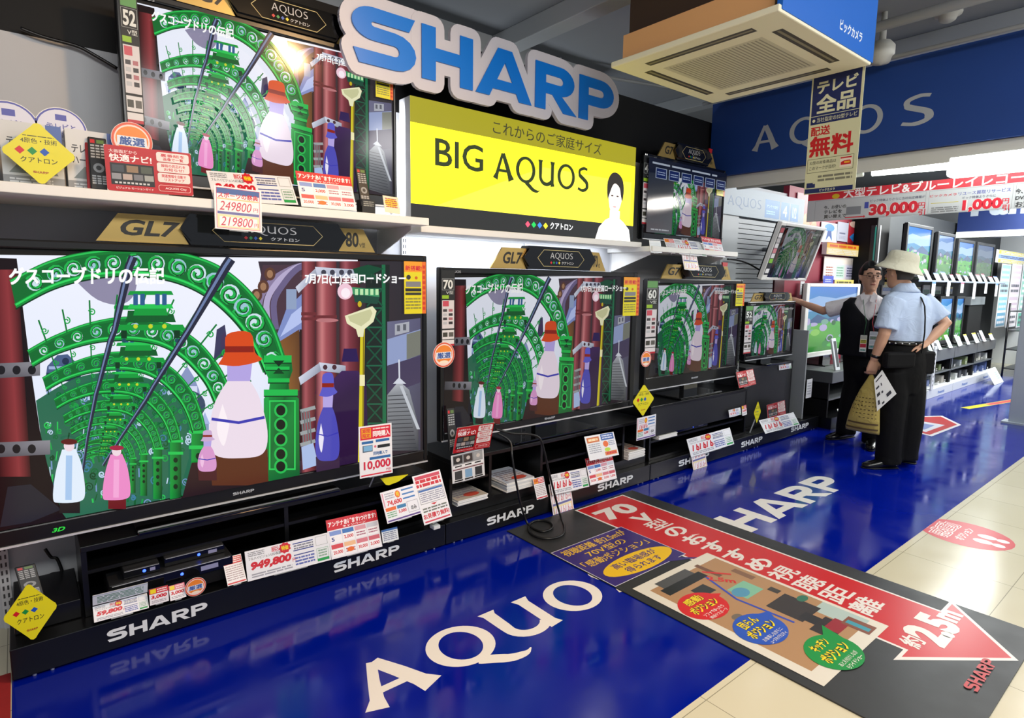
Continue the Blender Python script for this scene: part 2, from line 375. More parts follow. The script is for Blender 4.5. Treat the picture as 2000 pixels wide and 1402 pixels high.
# floor graphics
a = Art(); flared(a, 'AQUOS', .80, 1.66, 2.194, 1.905, '#e4dfd8', 1.5)
m = MB(); m.box(-.107, 2.58, 1.04, 2.60, 0, .0008, BLUEFILM); m.art(a, Matrix.Translation((0, 0, .0008)), GLOSSP)
m.obj('floor_film', at=(.5, 1.8, 0), label='glossy blue floor film with white AQUOS lettering in the foreground', cat='floor graphic')
a = Art(); sharp(a, 2.77, 1.645, 4.50, 1.89, '#dcdad6')
m = MB(); m.box(2.584, 7.6, 1.05, 2.60, 0, .0008, BLUEFILM); m.art(a, Matrix.Translation((0, 0, .0008)), GLOSSP)
m.obj('floor_film', at=(4.5, 1.8, 0), label='glossy blue floor film with white HARP letters, two men standing on it', cat='floor graphic')
m = MB(); m.box(7.604, 13.6, .2, 2.45, 0, .0008, film_mat('far_blue_film', '#1c2a7c', .06, .16))
a = Art(); a.line([(8.4, 1.95), (10.9, 1.45)], .09, '#c8be28'); a.line([(8.9, 1.85), (9.8, 1.67)], .07, '#c83c3c')
m.art(a, Matrix.Translation((0, 0, .0008)), GLOSSP)
m.obj('floor_film', at=(9, 1.5, 0), label='distant blue floor film crossed by a yellow stripe, before white plinths', cat='floor graphic')
MB().box(-2.9, -.11, -1, 2.62, 0, .006, mat('red_carpet_pile', '#8c0f10', .85, noise=(60, .12))).obj('floor_carpet', at=(-1, 1, 0), label='plain red carpet at the left end of the plinths', cat='carpet')

# the long guide mat with arrow and floor plan
def guide_mat():
    m = MB(); m.box(2.035, 3.12, .39, 2.50, .001, .006, MATB, bev=.002)
    a = Art(); R_ = '#c0161c'; Wt = '#dcd9d4'
    def arrow(g): return [(2.553+g, 2.48-g), (2.553+g, .69), (2.46+g*2.0, .69), (2.80, .405+g*1.4), (3.14-g*2.0, .69), (3.0-g, .69), (3.0-g, 2.48-g)]
    a.poly([(2.553, 2.48), (2.553, .70), (2.45, .70), (2.82, .402), (3.14, .70), (3.0, .70), (3.0, 2.48)], Wt)
    a.poly([(2.566, 2.47), (2.566, .687), (2.495, .687), (2.82, .423), (3.105, .687), (2.987, .687), (2.987, 2.47)], R_)
    a.text('70', 2.60, 2.235, 2.90, 2.39, Wt, .05); a.text('V', 2.72, 2.09, 2.87, 2.20, Wt, .05)
    for i, ch in enumerate('型のおすすめ視聴距離'):
        y = 2.035-i*.124; a.text(ch, 2.705, y-.052, 2.865, y+.052, Wt, .035)
    a.text('約', 2.60, .66, 2.68, .735, Wt, .04); a.text('2.5', 2.685, .60, 2.925, .755, Wt, .06); a.text('m', 2.93, .625, 3.03, .70, Wt, .05)
    # purple note with yellow oval
    P = '#33236e'; Y = '#e2b71a'
    a.rect(2.037, 1.705, 2.588, 2.142, '#cfccd8'); a.rect(2.041, 1.709, 2.584, 2.138, P)
    a.poly([(2.44, 1.71), (2.52, 1.71), (2.62, 1.63)], P)
    a.text('視聴距離 約2.5mが', 2.075, 2.055, 2.545, 2.12, Y, .02); a.text('70V型の', 2.17, 1.985, 2.46, 2.04, Y, .02); a.text('「感動ポジション」', 2.07, 1.905, 2.55, 1.968, Y, .02)
    a.ell(2.33, 1.805, .25, .082, Y); a.text('高い臨場感が', 2.17, 1.81, 2.49, 1.86, P, .025); a.text('得られます', 2.20, 1.748, 2.46, 1.797, P, .025)
    # floor plan picture
    a.rect(2.085, .795, 2.685, 1.645, '#d6d2c6'); a.rect(2.135, .86, 2.665, 1.585, '#a8825c'); a.rect(2.56, .86, 2.665, 1.05, '#a9bdb8')
    a.rect(2.17, 1.50, 2.47, 1.555, '#1b1b1c'); a.rect(2.20, 1.555, 2.44, 1.61, '#4b4c4e'); a.rect(2.50, 1.46, 2.53, 1.60, '#6e4c38'); a.rect(2.60, 1.35, 2.64, 1.46, '#7c5a44')
    a.rect(2.28, 1.40, 2.38, 1.47, '#2a2c2e'); a.rect(2.42, 1.27, 2.56, 1.37, '#7ab59a'); a.ell(2.45, 1.32, .05, .035, '#4d8fb0'); a.ell(2.25, 1.22, .03, .02, '#6d6254')
    a.rect(2.43, 1.03, 2.60, 1.19, '#332f2e'); a.rect(2.45, .97, 2.52, 1.06, '#262628'); a.rect(2.40, .90, 2.55, .99, '#2e2a2a'); a.rect(2.46, .90, 2.57, .96, '#8e2630')
    a.rect(2.57, 1.21, 2.61, 1.26, '#3d3a36'); a.ell(2.62, 1.12, .035, .02, '#2f6e58'); a.rect(2.55, .82, 2.63, .93, '#7d4b3a'); a.rect(2.57, .83, 2.60, .92, '#3d93a4')
    a.line([(2.45, 1.50), (2.38, 1.30), (2.40, 1.05)], .012, '#2846b4'); a.line([(2.48, 1.54), (2.57, 1.44)], .014, '#c8262c'); a.text('2.5m', 2.42, 1.42, 2.55, 1.46, '#c8262c', .03, rot=-.9)
    for cx, cy, c, tip, t1, t2, s1 in ((2.215, 1.36, '#c8161c', (2.37, 1.37), '感動', 'ポジション', 'ソファでゆったり映画やスポーツ'), (2.245, 1.115, '#2350b4', (2.40, 1.16), '団らん', 'ポジション', 'お食事しながらニュースやバラエティ'), (2.32, .86, '#0c8a3c', (2.47, .97), 'キッチン', 'ポジション', 'あと片付けしながらワイドショー')):
        a.hold = False; a.ell(cx, cy, .125, .10, c); a.poly([(cx+.07, cy+.07), (cx+.12, cy+.0), tip], c)
        for g, k, cc in ((.09, 0, '#1c1a10'), (.03, 1, '#ecd21c')):
            a.text(t1, cx-.055, cy+.03, cx+.055, cy+.075, cc, g); a.text(t2, cx-.09, cy-.03, cx+.09, cy+.022, cc, g)
        a.text(s1[:8], cx-.07, cy-.062, cx+.07, cy-.042, Wt, .02); a.text(s1[8:], cx-.06, cy-.086, cx+.06, cy-.067, Wt, .02)
    sharp(a, 2.47, .448, 2.735, .49, '#b4161c')
    m.art(a, Matrix.Translation((0, 0, .006)), GLOSSP)
    m.obj('guide_mat', at=(2.57, 1.45, 0), label='long black floor mat with red viewing-distance arrow and floor plan print', cat='mat')
guide_mat()
a = Art(); a.ell(4.09, .885, .205, .225, '#c41824'); a.text('AQUOS', 3.99, 1.045, 4.10, 1.065, '#e8d6d4', .02); a.hold = True
for g, c in ((.09, '#e6dcd8'), (.01, '#c41824')): a.k += 1; a.text('感動', 3.95, .93, 4.21, 1.03, c, g)
a.k += 1; a.text('ポジション', 3.97, .86, 4.20, .91, '#e6dcd8', .03)
for dx in (-.045, .045): a.ell(4.09+dx, .79, .033, .045, '#ece6e2'); a.ell(4.09+dx, .72, .026, .03, '#ece6e2')
MB().art(a, Matrix.Translation((0, 0, .0003)), GLOSSP).obj('floor_sticker', at=(4.09, .885, 0), label='red oval floor sticker with two white footprints', cat='floor sticker')
a = Art(); P0 = [(6.55, 1.75), (7.35, 1.72), (7.7, 1.98), (7.3, 2.22), (6.7, 2.2)]
a.poly(P0, '#d8d6d6'); a.poly([(6.6, 1.78), (7.33, 1.75), (7.64, 1.98), (7.28, 2.19), (6.73, 2.17)], '#b82c2c'); a.poly([(6.7, 1.84), (7.2, 1.82), (7.2, 2.12), (6.75, 2.1)], '#cfd2da'); a.rect(6.8, 1.88, 7.1, 2.02, '#7c8cc0')
MB().art(a, Matrix.Translation((0, 0, .0012)), GLOSSP).obj('floor_sticker', at=(7.1, 2, 0), label='red and white floor sticker beyond the man in the bucket hat', cat='floor sticker')

# ------------------------------------------------------------------ signs above the television wall
def big_sign():
    BL = mat('sign_blue', '#0a78dc', .35); BK = mat('sign_backing', '#cfcdd6', .5)
    t = thing('shop_sign', 'large blue SHARP letters on a white cut-out board', 'sign', (2.2, 2.74, 2.33))
    x0, x1, z0, z1 = 1.27, 3.055, 2.39, 2.645; sh, w = sharp_shapes(); k = (x1-x0)/w; h = z1-z0
    f = lambda p: (p[0]*k, p[1]*h)
    M = F3((x0, 2.735, z0), (1, 0, 0), (0, 0, 1)); r = .056
    b = MB(); fr = MB(); nz = [0]
    def top(): nz[0] += 1; return nz[0]*1.2e-5
    for kd, d in sh:
        polys = [[f(p) for p in d]] if kd == 'poly' else [[f(d[0][i]), f(d[1][i]), f(d[1][i+1]), f(d[0][i+1])] for i in range(len(d[0])-1)]
        for P in polys:
            ar = sum(P[i][0]*P[(i+1) % len(P)][1]-P[(i+1) % len(P)][0]*P[i][1] for i in range(len(P)))
            if ar < 0: P = P[::-1]
            fr.prism(P, .006, .011+nz[0]*1e-6, BL, M); b.prism(P, -.02, top(), BK, M)
            for i in range(len(P)):
                (ax, ay), (bx, by) = P[i], P[(i+1) % len(P)]; L = math.hypot(bx-ax, by-ay)
                if L < 1e-5: continue
                nx, ny = (by-ay)/L*r, -(bx-ax)/L*r
                b.prism([(ax, ay), (ax+nx, ay+ny), (bx+nx, by+ny), (bx, by)], -.02, top(), BK, M)
                b.prism([(ax+r*math.cos(2*math.pi*q/14), ay+r*math.sin(2*math.pi*q/14)) for q in range(14)], -.02, top(), BK, M)
    b.obj('backing_board', t); fr.obj('lettering', t)
    for x in (1.7, 2.75): MB().box(x-.02, x+.02, 2.756, 3.0, 2.45, 2.49, GREY).obj('bracket', t)
big_sign()
def yellow_sign():
    t = thing('light_box_sign', 'backlit yellow BIG AQUOS sign with a portrait at its right', 'sign', (2.455, 2.75, 1.67))
    x0, x1, z0, z1 = 1.583, 3.326, 1.668, 2.302
    MB().box(x0, x1, 2.752, 2.86, z0, z1, mat('sign_case', '#b9bbbe', .5)).obj('case', t)
    w, h = x1-x0, z1-z0; M = F3((x0, 2.752, z0), (1, 0, 0), (0, 0, 1))
    a = Art()
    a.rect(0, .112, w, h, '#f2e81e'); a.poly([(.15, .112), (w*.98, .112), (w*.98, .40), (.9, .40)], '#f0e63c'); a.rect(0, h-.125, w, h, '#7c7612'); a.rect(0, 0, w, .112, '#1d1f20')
    a.text('これからのご家庭サイズ', .52, h-.100, 1.40, h-.028, '#2c2c18', .012)
    a.text('BIG', .145, .315, .455, .455, '#1f2a10', .01)
    flared(a, 'AQUOS', .53, .295, 1.285, .44, '#1f2a10', 1.25)
    a.hold = False; dots4(a, .785, .06, .038, ('#e04a64', '#18b04c', '#3a78d8', '#ecdc28')); a.text('クアトロン', .965, .045, 1.16, .085, '#e8e8e8', .02)
    # portrait: a short-haired person in a white shirt
    a.poly([(1.365, 0), (1.40, .085), (1.46, .135), (1.50, .15), (1.50, .2), (1.60, .2), (1.60, .15), (1.64, .13), (1.70, .085), (1.722, 0)], '#f7f4f2')
    a.poly(spl([(1.495, .22), (1.48, .30), (1.485, .36), (1.52, .40), (1.575, .40), (1.61, .36), (1.615, .28), (1.59, .21), (1.545, .17), (1.505, .20)], 4), '#f1dfd6')
    a.poly(spl([(1.468, .31), (1.470, .38), (1.505, .435), (1.56, .445), (1.615, .41), (1.632, .34), (1.622, .27), (1.605, .30), (1.59, .35), (1.55, .375), (1.52, .36), (1.49, .30), (1.475, .265)], 4), '#26221f')
    for x in (1.518, 1.572): a.ell(x, .295, .013, .005, '#3a2c28', 10)
    a.ell(1.545, .225, .018, .005, '#c08a86', 10); a.line([(1.545, .285), (1.541, .255)], .004, '#d8bcb0')
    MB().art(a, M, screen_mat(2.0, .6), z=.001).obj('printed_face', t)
yellow_sign()

# ------------------------------------------------------------------ ceiling cassette with advertising box
def cassette():
    t = thing('air_conditioner', 'ceiling air-conditioner cassette in a blue and tan advertising box', 'air conditioner', (2.95, 1.78, 3.12))
    IV = mat('ivory_plastic', '#efe9cc', .5); SL = mat('slot_dark', '#2e2a1e', .6); TAN = mat('tan_board', '#e0a870', .6); BRN = mat('brown_board', '#3c2a1c', .7)
    x0, x1, y0, y1 = 2.48, 3.42, 1.34, 2.24; z = 2.5
    p = MB(); p.box(x0, x1, y0, y1, z, z+.03, IV, bev=.006)
    a = Art()      # drawn on the underside: u = x, v = -y seen from below
    def und(x, y): return (x-x0, y1-y)
    def ub(xa, xb, ya, yb, c): a.rect(xa-x0, y1-yb, xb-x0, y1-ya, c)
    cx, cy = (x0+x1)/2, (y0+y1)/2
    ub(cx-.27, cx+.27, cy-.27, cy+.27, '#d2ccb0'); a.hold = True; a.k += 1
    for i in range(26): ub(cx-.25, cx+.25, cy-.25+i*.0195, cy-.25+i*.0195+.008, '#98927a')
    a.hold = False
    for s in (-1, 1):
        xa, xb = (x0+.075, x0+.125) if s < 0 else (x1-.125, x1-.075); ya, yb = (y0+.075, y0+.125) if s < 0 else (y1-.125, y1-.075)
        ub(xa, xb, cy-.29, cy+.29, '#40392a'); ub(xa+.018, xa+.032, cy-.28, cy+.28, '#8c8468'); ub(cx-.29, cx+.29, ya, yb, '#40392a'); ub(cx-.28, cx+.28, ya+.018, ya+.032, '#8c8468')
    p.art(a, F3((x0, y1, z), (1, 0, 0), (0, -1, 0)), PRINT); p.obj('grille_panel', t)
    MB().box(x0+.045, x1-.04, y0+.045, y1-.04, z+.03, z+.16, TAN).box(x0+.09, x1-.04, y0+.07, y1-.04, z+.16, 3.12, BRN).obj('casing', t)
    b = MB(); b.box(x0+.02, x1+.01, y0-.004, y0+.02, z+.012, 3.12, mat('poster_blue', '#0b62c4', .5))
    a = Art(); a.text('ビックカメラ', .53, .055, .78, .105, '#e6ecf2', .03, .1); a.text('ビックカメラ', .55, .34, 1.0, .50, '#e6ecf2', .03, .1)
    b.art(a, F3((x0+.02, y0-.004, z+.012), (1, 0, 0), (0, 0, 1))); b.obj('advert_board', t)
cassette()
def hanging_banner():
    m = MB(); y0, z0, z1 = 1.645, 1.895, 2.52; w = .267; h = z1-z0; M = F3((3.45, y0, z0), (0, -1, 0), (0, 0, 1))
    m.prism([(0, 0), (w, 0), (w, h), (0, h)], -.004, 0, mat('banner_cream', '#cfcdaa', .6), M)
    N = '#10205c'; R_ = '#c01420'; c = '#d3d1b2'; a = Art(); a.rect(.008, h-.255, w-.012, h-.005, N)
    a.text('テレビ', .03, h-.098, w-.028, h-.03, c, .04); a.text('全品', .035, h-.20, w-.035, h-.108, c, .05); a.rect(.008, h-.214, w-.012, h-.211, c)
    a.ell(.025, h-.235, .008, .008, c, 12); a.text('当社指定の32型テレビ', .042, h-.246, w-.02, h-.222, c, .02)
    a.text('配送', .015, h-.315, .115, h-.268, R_, .04); a.text('無料', .015, h-.425, w-.03, h-.322, R_, .05)
    a.frame(.008, h-.512, w-.018, h-.438, .002, '#5a584c'); a.text('32型の対象商品は', .02, h-.468, .16, h-.450, '#4c4a40', .01); a.text('このマークが目印!', .02, h-.498, .16, h-.478, '#4c4a40', .01)
    a.rect(.18, h-.50, .24, h-.447, '#ead6c8'); a.rect(.182, h-.455, .238, h-.448, R_); a.poly([(.185, h-.488), (.185, h-.474), (.20, h-.466), (.232, h-.466), (.236, h-.476), (.236, h-.488)], R_); a.rect(.202, h-.48, .23, h-.471, '#e8a62c')
    a.micro(.07, h-.565, w-.02, h-.525, 2, '#7a786a'); a.rect(.012, h-.592, .045, h-.565, N); a.rect(.045, h-.592, .058, h-.572, N)
    a.rect(.004, .004, w-.012, .028, N); a.text('ビックカメラ', .085, .009, .165, .024, c, .03)
    m.art(a, M); m.obj('hanging_banner', at=(3.45, 1.52, 1.9), label='cream and navy free-delivery banner hanging below the air conditioner', cat='banner')
hanging_banner()

# ------------------------------------------------------------------ blue AQUOS fascia, its lamp, and the campaign board behind
def fascia():
    m = MB(); NV = mat('fascia_blue', '#123c86', .55, noise=(5, .1)); m.box(4.55, 4.75, -1.6, 2.975, 2.27, 2.855, NV)
    a = Art(); M = F3((4.55, 2.975, 2.27), (0, -1, 0), (0, 0, 1)) @ Matrix.Scale(1.07, 4)
    adv = 0
    for ch, p0, p1 in (('A', .355, .535), ('Q', .62, .82), ('U', .86, 1.0), ('O', 1.02, 1.21), ('S', 1.31, 1.475)): flared(a, ch, p0, .145, p1, .315, '#a9adb2', 1.25)
    m.art(a, M); m.obj('fascia_board', at=(4.55, 1.0, 2.27), label='navy blue overhead fascia board with grey AQUOS lettering', cat='sign')
    t = thing('light_fixture', 'white fluorescent batten fixed below the navy fascia', 'light', (4.66, 1, 2.27))
    MB().box(4.59, 4.74, -1.55, 2.90, 2.21, 2.268, mat('batten_white', '#d2d2cc', .5)).box(4.582, 4.59, -1.5, 2.85, 2.17, 2.25, mat('batten_white', '#d2d2cc', .5)).obj('housing', t)
    LT = mat('lit_tube', '#ffffff', .4, emit='#f4fff6', es=7.0)
    MB().tube([(4.62, 1.25, 2.15), (4.62, 1.74, 2.165)], .022, LT, 12).obj('lit_tube', t)
    MB().box(4.58, 4.70, -1.5, 1.30, 2.08, 2.21, LT, bev=.02).obj('lit_cover', t)
    MB().tube([(4.62, 1.80, 2.165), (4.62, 2.75, 2.175)], .018, mat('dim_tube', '#c9cdc4', .4), 12).obj('dark_tube', t)
fascia()
def campaign():
    X = 4.9; m = MB(); y0, w = 2.30, 2.6; z0 = 1.889; h = .225; M = F3((X, y0, z0), (0, -1, 0), (0, 0, 1))
    m.prism([(0, 0), (w, 0), (w, h), (0, h)], -.01, 0, mat('campaign_board', '#b9bac0', .5), M)
    R_ = '#cc1c34'; a = Art(); K = '#26242a'
    def at_(x, y): p = onX(x, y, X); return (y0-p.y, p.z-z0)
    def T(s, x0, yt, yb, x1, c, b=.03, g=None):      # left edge x0 between yt and yb, reaching to x1
        (u0, va), (_, vb) = at_(x0, yb), at_(x0, yt); u1 = at_(x1, yb)[0]
        if g: a.text(s, u0, va, u1, vb, g, b+.04)
        a.text(s, u0, va, u1, vb, c, b)
    a.rect(0, h-.064, w, h, R_); a.ell(.21, h-.045, .028, .018, '#d8b420', 14)
    T('大型テレビ&ブルーレイレコーダー', 1647, 369, 387, 2060, '#f0e6ea', .035)
    for u0, u1 in ((.06, at_(1806, 410)[0]), (at_(1812, 410)[0], at_(1976, 400)[0]), (at_(1981, 400)[0], 1.9)): a.frame(u0, .004, u1, h-.07, .002, '#8c8e94')
    for i, s in enumerate(('今、お使いの', 'テレビを', '買い替えで')): T(s, 1609, 402+i*9, 409+i*9, 1652-(i == 1)*8, K, .03)
    p, r = at_(1652, 420), at_(1682, 402); a.rect(p[0], p[1], r[0], r[1], '#7c7e88'); p, r = at_(1650, 427), at_(1690, 421); d = (r[1]-p[1])
    a.poly([(p[0], p[1]+d*.3), (r[0]-d, p[1]+d*.3), (r[0]-d, p[1]-d*.3), (r[0], p[1]+d*.6), (r[0]-d, p[1]+d*1.5), (r[0]-d, p[1]+d*.9), (p[0], p[1]+d*.9)], R_)
    T('ビック特価よりさらに当社指定機種が', 1700, 390, 395, 1806, '#3a3a5a', .02); p, r = at_(1688, 407), at_(1697, 394); a.rect(p[0], p[1], r[0], r[1], '#3c46a0')
    T('30,000', 1696, 399, 425, 1791, R_, .05, '#ecd8d8'); T('円', 1793, 396, 407, 1806, R_, .03); T('引', 1793, 409, 420, 1806, R_, .03)
    T('ビックカメラ', 1816, 381, 386, 1868, '#c83c4c', .02); T('リユース買取リサービス', 1872, 375, 382, 1973, '#3c46a0', .02); T('ビック特価よりさらに', 1880, 384, 389, 1944, '#3a3a5a', .02)
    p, r = at_(1818, 398), at_(1872, 393); a.rect(p[0], p[1], r[0], r[1], '#c8b83c'); p, r = at_(1818, 416), at_(1872, 401); a.micro(p[0], p[1], r[0], r[1], 3, '#77777c')
    T('1,000', 1878, 391, 415, 1955, R_, .05, '#ecd8d8'); T('円', 1957, 388, 398, 1970, R_, .03); T('引', 1957, 400, 411, 1970, R_, .03)
    T('今、お使いの', 1983, 369, 379, 2050, K, .03); T('DVDレコーダー', 1983, 382, 391, 2070, K, .03); T('お買い替え', 1983, 394, 405, 2060, K, .04)
    m.art(a, M); m.obj('campaign_board', at=(X, 1.2, 1.9), label='red and white trade-in campaign board hanging behind the lit tube', cat='sign')
campaign()

# white side wall with slatted panel, header and blue squares
def side_wall():
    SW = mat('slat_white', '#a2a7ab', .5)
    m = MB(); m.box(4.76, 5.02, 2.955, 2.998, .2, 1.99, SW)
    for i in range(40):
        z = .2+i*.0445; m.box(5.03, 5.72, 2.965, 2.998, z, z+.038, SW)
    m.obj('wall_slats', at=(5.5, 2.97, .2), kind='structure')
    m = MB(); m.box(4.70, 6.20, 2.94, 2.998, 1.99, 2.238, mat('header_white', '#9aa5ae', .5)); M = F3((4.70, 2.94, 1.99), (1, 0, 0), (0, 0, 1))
    a = Art(); flared(a, 'AQUOS', .10, .085, .66, .165, '#1c4c78', 1.1)
    for x0, x1, s in ((.73, 1.0, 'アンテナ取付'), (1.03, 1.19, '4'), (1.22, 1.38, '1/2')):
        a.rect(x0, .02, x1, .185, '#2a6ca4')
        if len(s) > 3: a.text(s, x0+.03, .11, x1-.03, .14, '#b4d4ea', .02); a.micro(x0+.03, .05, x1-.08, .09, 2, '#8cbcdc')
        else: a.text(s, x0+.04, .05, x1-.04, .155, '#c4dff0', .02)
    m.art(a, M); m.obj('wall_header_sign', at=(5.45, 2.95, 1.99), label='white AQUOS header panel with three blue squares above slats', cat='sign')
side_wall()
# ------------------------------------------------------------------ the picture all the big screens show: a green iron arcade, red pipes, a stair tower
PX0, PZ0, PW, PH = -.156, .50, 1.771, .996
class ScreenArt(Art):
    """artwork in a unit square, cut off at the edges of the picture"""
    def _add(s, v, f, cols):
        n0 = len(s.it); Art._add(s, v, f, cols)
        v, g, cols, k = s.it.pop(); V = []; F = []; K = []
        for q in g:
            P = [(v[i][0], v[i][1], cols[i]) for i in q]
            if all(0 <= p[0] <= 1 and 0 <= p[1] <= 1 for p in P): pass
            else:
                for ax, lim, sg in ((0, 0, 1), (0, 1, -1), (1, 0, 1), (1, 1, -1)):
                    out = []
                    for i in range(len(P)):
                        a, b = P[i-1], P[i]; da, db = (a[ax]-lim)*sg, (b[ax]-lim)*sg
                        if (da >= 0) != (db >= 0):
                            t = da/(da-db); out.append((a[0]+(b[0]-a[0])*t, a[1]+(b[1]-a[1])*t, tuple(x+(y-x)*t for x, y in zip(a[2], b[2]))))
                        if db >= 0: out.append(b)
                    P = out
                    if not P: break
            if len(P) < 3: continue
            F.append(tuple(range(len(V), len(V)+len(P)))); V += [(p[0], p[1]) for p in P]; K += [p[2] for p in P]
        if F: s.it.append((V, F, K, k))
def s80(x, y):
    p = onY(x, y, 2.692); return ((p.x-PX0)/PW, (p.z-PZ0)/PH)
def arcade():
    a = ScreenArt(s80); G0, G1, G2, G3 = '#0a5a26', '#109a3a', '#24c452', '#06361a'
    a.poly([(-40, 490), (700, 500), (700, 1000), (-40, 1030)], ['#eef2fe', '#f6f6ff', '#ccd8f4', '#dfe6fb'])
    a.poly(spl([(150, 545), (190, 580), (235, 590), (262, 570), (262, 530), (200, 520)], 4), '#8f8aa6')
    # hazy city beyond the arches
    a.hold = True; a.k += 1; rd = random.Random(3)
    for i in range(60):
        x = rd.uniform(75, 430); y = 720+240*((x-70)/400*.2+rd.random()*.75); w = rd.uniform(8, 24); h = rd.uniform(14, 55)
        a.rect(x, y, x+w, y+h, rd.choice(['#7a92c8', '#9aaede', '#b4c4ec', '#5f76ae', '#c8d2f2', '#8698bc']))
        a.poly([(x-2, y), (x+w/2, y-rd.uniform(8, 26)), (x+w+2, y)], rd.choice(['#5a70a6', '#7488ba', '#a4b4e0']))
    a.hold = False
    a.poly([(88, 742), (92, 712), (112, 690), (132, 688), (152, 708), (160, 742)], '#4a5e86'); a.rect(95, 712, 150, 718, '#9cb2da'); a.ell(128, 702, 7, 7, '#22304e', 14); a.rect(90, 725, 158, 742, '#2a3a58')
    a.poly([(338, 800), (342, 760), (352, 735), (366, 712), (380, 735), (390, 760), (396, 800)], '#8a96c2'); a.rect(348, 752, 386, 770, '#d4daf4'); a.ell(368, 790, 34, 30, '#3c4a66', 20)
    for x in range(350, 388, 8): a.rect(x, 770, x+4, 790, '#e4e8fa')
    a.poly([(418, 700), (424, 640), (440, 630), (448, 690)], '#3c3a5c'); a.poly([(470, 690), (476, 625), (500, 640), (505, 700)], '#4a3a60')
    a.poly(spl([(70, 780), (150, 735), (230, 725), (310, 745), (365, 800), (392, 870), (398, 960), (250, 1000), (110, 1005), (84, 880)], 5), '#2a6a50')
    a.hold = True; a.k += 1
    for i in range(230):
        x = rd.uniform(84, 385); y = rd.uniform(748, 985); c = rd.choice(['#16a044', '#0c5a2c', '#0a4424', '#28c456', '#3c7c9c', '#0e6a36', '#bcd4ec', '#12823a', '#7494c4'])
        if rd.random() < .5: a.loop(x, y, rd.uniform(5, 10), rd.uniform(1.8, 3), c, 1.4, rd.random()*6)
        else: a.line([(x, y), (x+rd.uniform(-4, 4), y+rd.uniform(8, 22))], rd.uniform(2, 4), c)
    a.hold = False
    # buildings on the right half
    a.poly([(505, 505), (840, 505), (840, 930), (560, 930), (560, 760)], ['#3b2f3a', '#2c2a2e', '#2b272c', '#3a2430', '#4a3234'])
    a.poly([(514, 512), (590, 512), (600, 640), (545, 640), (500, 590)], '#4a3440')
    for k, c in enumerate(('#8a7ca0', '#b4a8cc', '#6a5f86')):
        o = 14*k; a.line(spl([(512+o, 640), (508+o, 585), (530+o, 545), (570+o*.4, 520), (600, 512)], 6), 12, c)
    a.poly([(540, 655), (560, 600), (590, 570), (592, 640), (548, 668)], '#7e8ec6'); a.poly([(548, 655), (570, 610), (592, 592), (592, 625)], '#b4c2ee'); a.rect(560, 560, 580, 600, '#8fa0c0')
    for x, y in ((528, 530), (515, 555), (502, 572)): a.ell(x, y, 11, 13, '#5c3a2c', 18); a.ell(x, y, 6, 8, '#a07858', 18)
    a.poly([(540, 668), (585, 640), (588, 760), (545, 770)], ['#8a5a2c', '#5c3a20', '#6c4424', '#a06c34'])
    a.rect(586, 640, 600, 900, '#2a1814')
    def pipe(x0, x1, y0, y1, c0, c1, c2):
        xs = [x0, x0+(x1-x0)*.3, x0+(x1-x0)*.5, x1]; cs = [c0, c1, c2, c0]
        for i in range(3): a.poly([(xs[i], y0), (xs[i+1], y0), (xs[i+1], y1), (xs[i], y1)], [cs[i], cs[i+1], cs[i+1], cs[i]]); a.hold = True
        a.hold = False
    pipe(590, 617, 505, 930, '#501e22', '#a8565c', '#8c4046'); pipe(618, 658, 505, 930, '#5a2228', '#c87a7c', '#a04e54'); pipe(664, 704, 505, 930, '#46141c', '#a0525c', '#7c343e')
    for x0, x1, y in ((589, 618, 606), (617, 659, 612), (589, 618, 616)): a.rect(x0, y, x1, y+6, '#6c2c30')
    a.ell(640, 622, 22, 4, '#b87478', 20); a.ell(675, 565, 15, 16, '#f0c8d8', 20); a.ell(676, 568, 9, 10, '#fbeef6', 18)
    def girder(p, q, r, t):
        a.poly([p, q, r, t], ['#d4d8e8', '#aab0c0', '#8c92a4', '#c0c6d8'])
    girder((578, 556), (618, 518), (622, 530), (584, 568)); girder((616, 516), (702, 522), (702, 540), (620, 532))
    for x in (633, 650, 668, 684): a.ell(x, 527, 5, 5.5, '#3c3c4a', 12)
    girder((584, 735), (625, 706), (628, 722), (588, 750)); girder((624, 705), (676, 712), (676, 728), (628, 722))
    for x in (636, 654): a.ell(x, 715, 4.5, 5, '#4a2c34', 12)
    # green lattice tower and the grey stair tower
    a.poly([(716, 512), (762, 512), (758, 890), (712, 890)], '#1a2420'); a.line([(750, 512), (752, 885)], 7, '#1c6a44')
    for i in range(9):
        y = 560+i*38; a.line([(718, y), (748, y+34)], 3, '#175038'); a.line([(748, y), (718, y+34)], 3, '#175038'); a.line([(716, y), (750, y)], 3, '#1f6044')
    a.poly([(690, 520), (720, 512), (750, 520), (730, 530), (752, 545), (722, 540), (700, 552)], '#0f4a30')
    a.poly([(688, 556), (740, 562), (742, 576), (690, 572)], '#3c9060'); a.poly([(690, 570), (742, 576), (738, 590), (694, 586)], '#1e4a3a')
    for i in range(5): a.rect(694+i*10, 560, 700+i*10, 572, '#bfe8b0')
    a.poly([(757, 625), (822, 618), (822, 880), (757, 880)], ['#6a6a86', '#585672', '#42404e', '#4c4a56'])
    a.poly([(757, 660), (822, 640), (822, 690), (757, 715)], '#8f9cc4'); a.poly([(772, 630), (800, 625), (800, 645), (772, 652)], '#a8aab4'); a.rect(776, 632, 782, 644, '#5c5e68'); a.rect(788, 630, 794, 642, '#5c5e68')
    a.poly([(795, 650), (822, 642), (822, 690), (795, 700)], '#76786e'); a.poly([(757, 712), (822, 692), (822, 745), (757, 770)], '#453c58')
    a.poly([(757, 770), (780, 742), (800, 760), (818, 830), (818, 880), (757, 880)], ['#8a8e94', '#b8bcc2', '#8c9098', '#54565c', '#3c3e42', '#5c5e62'])
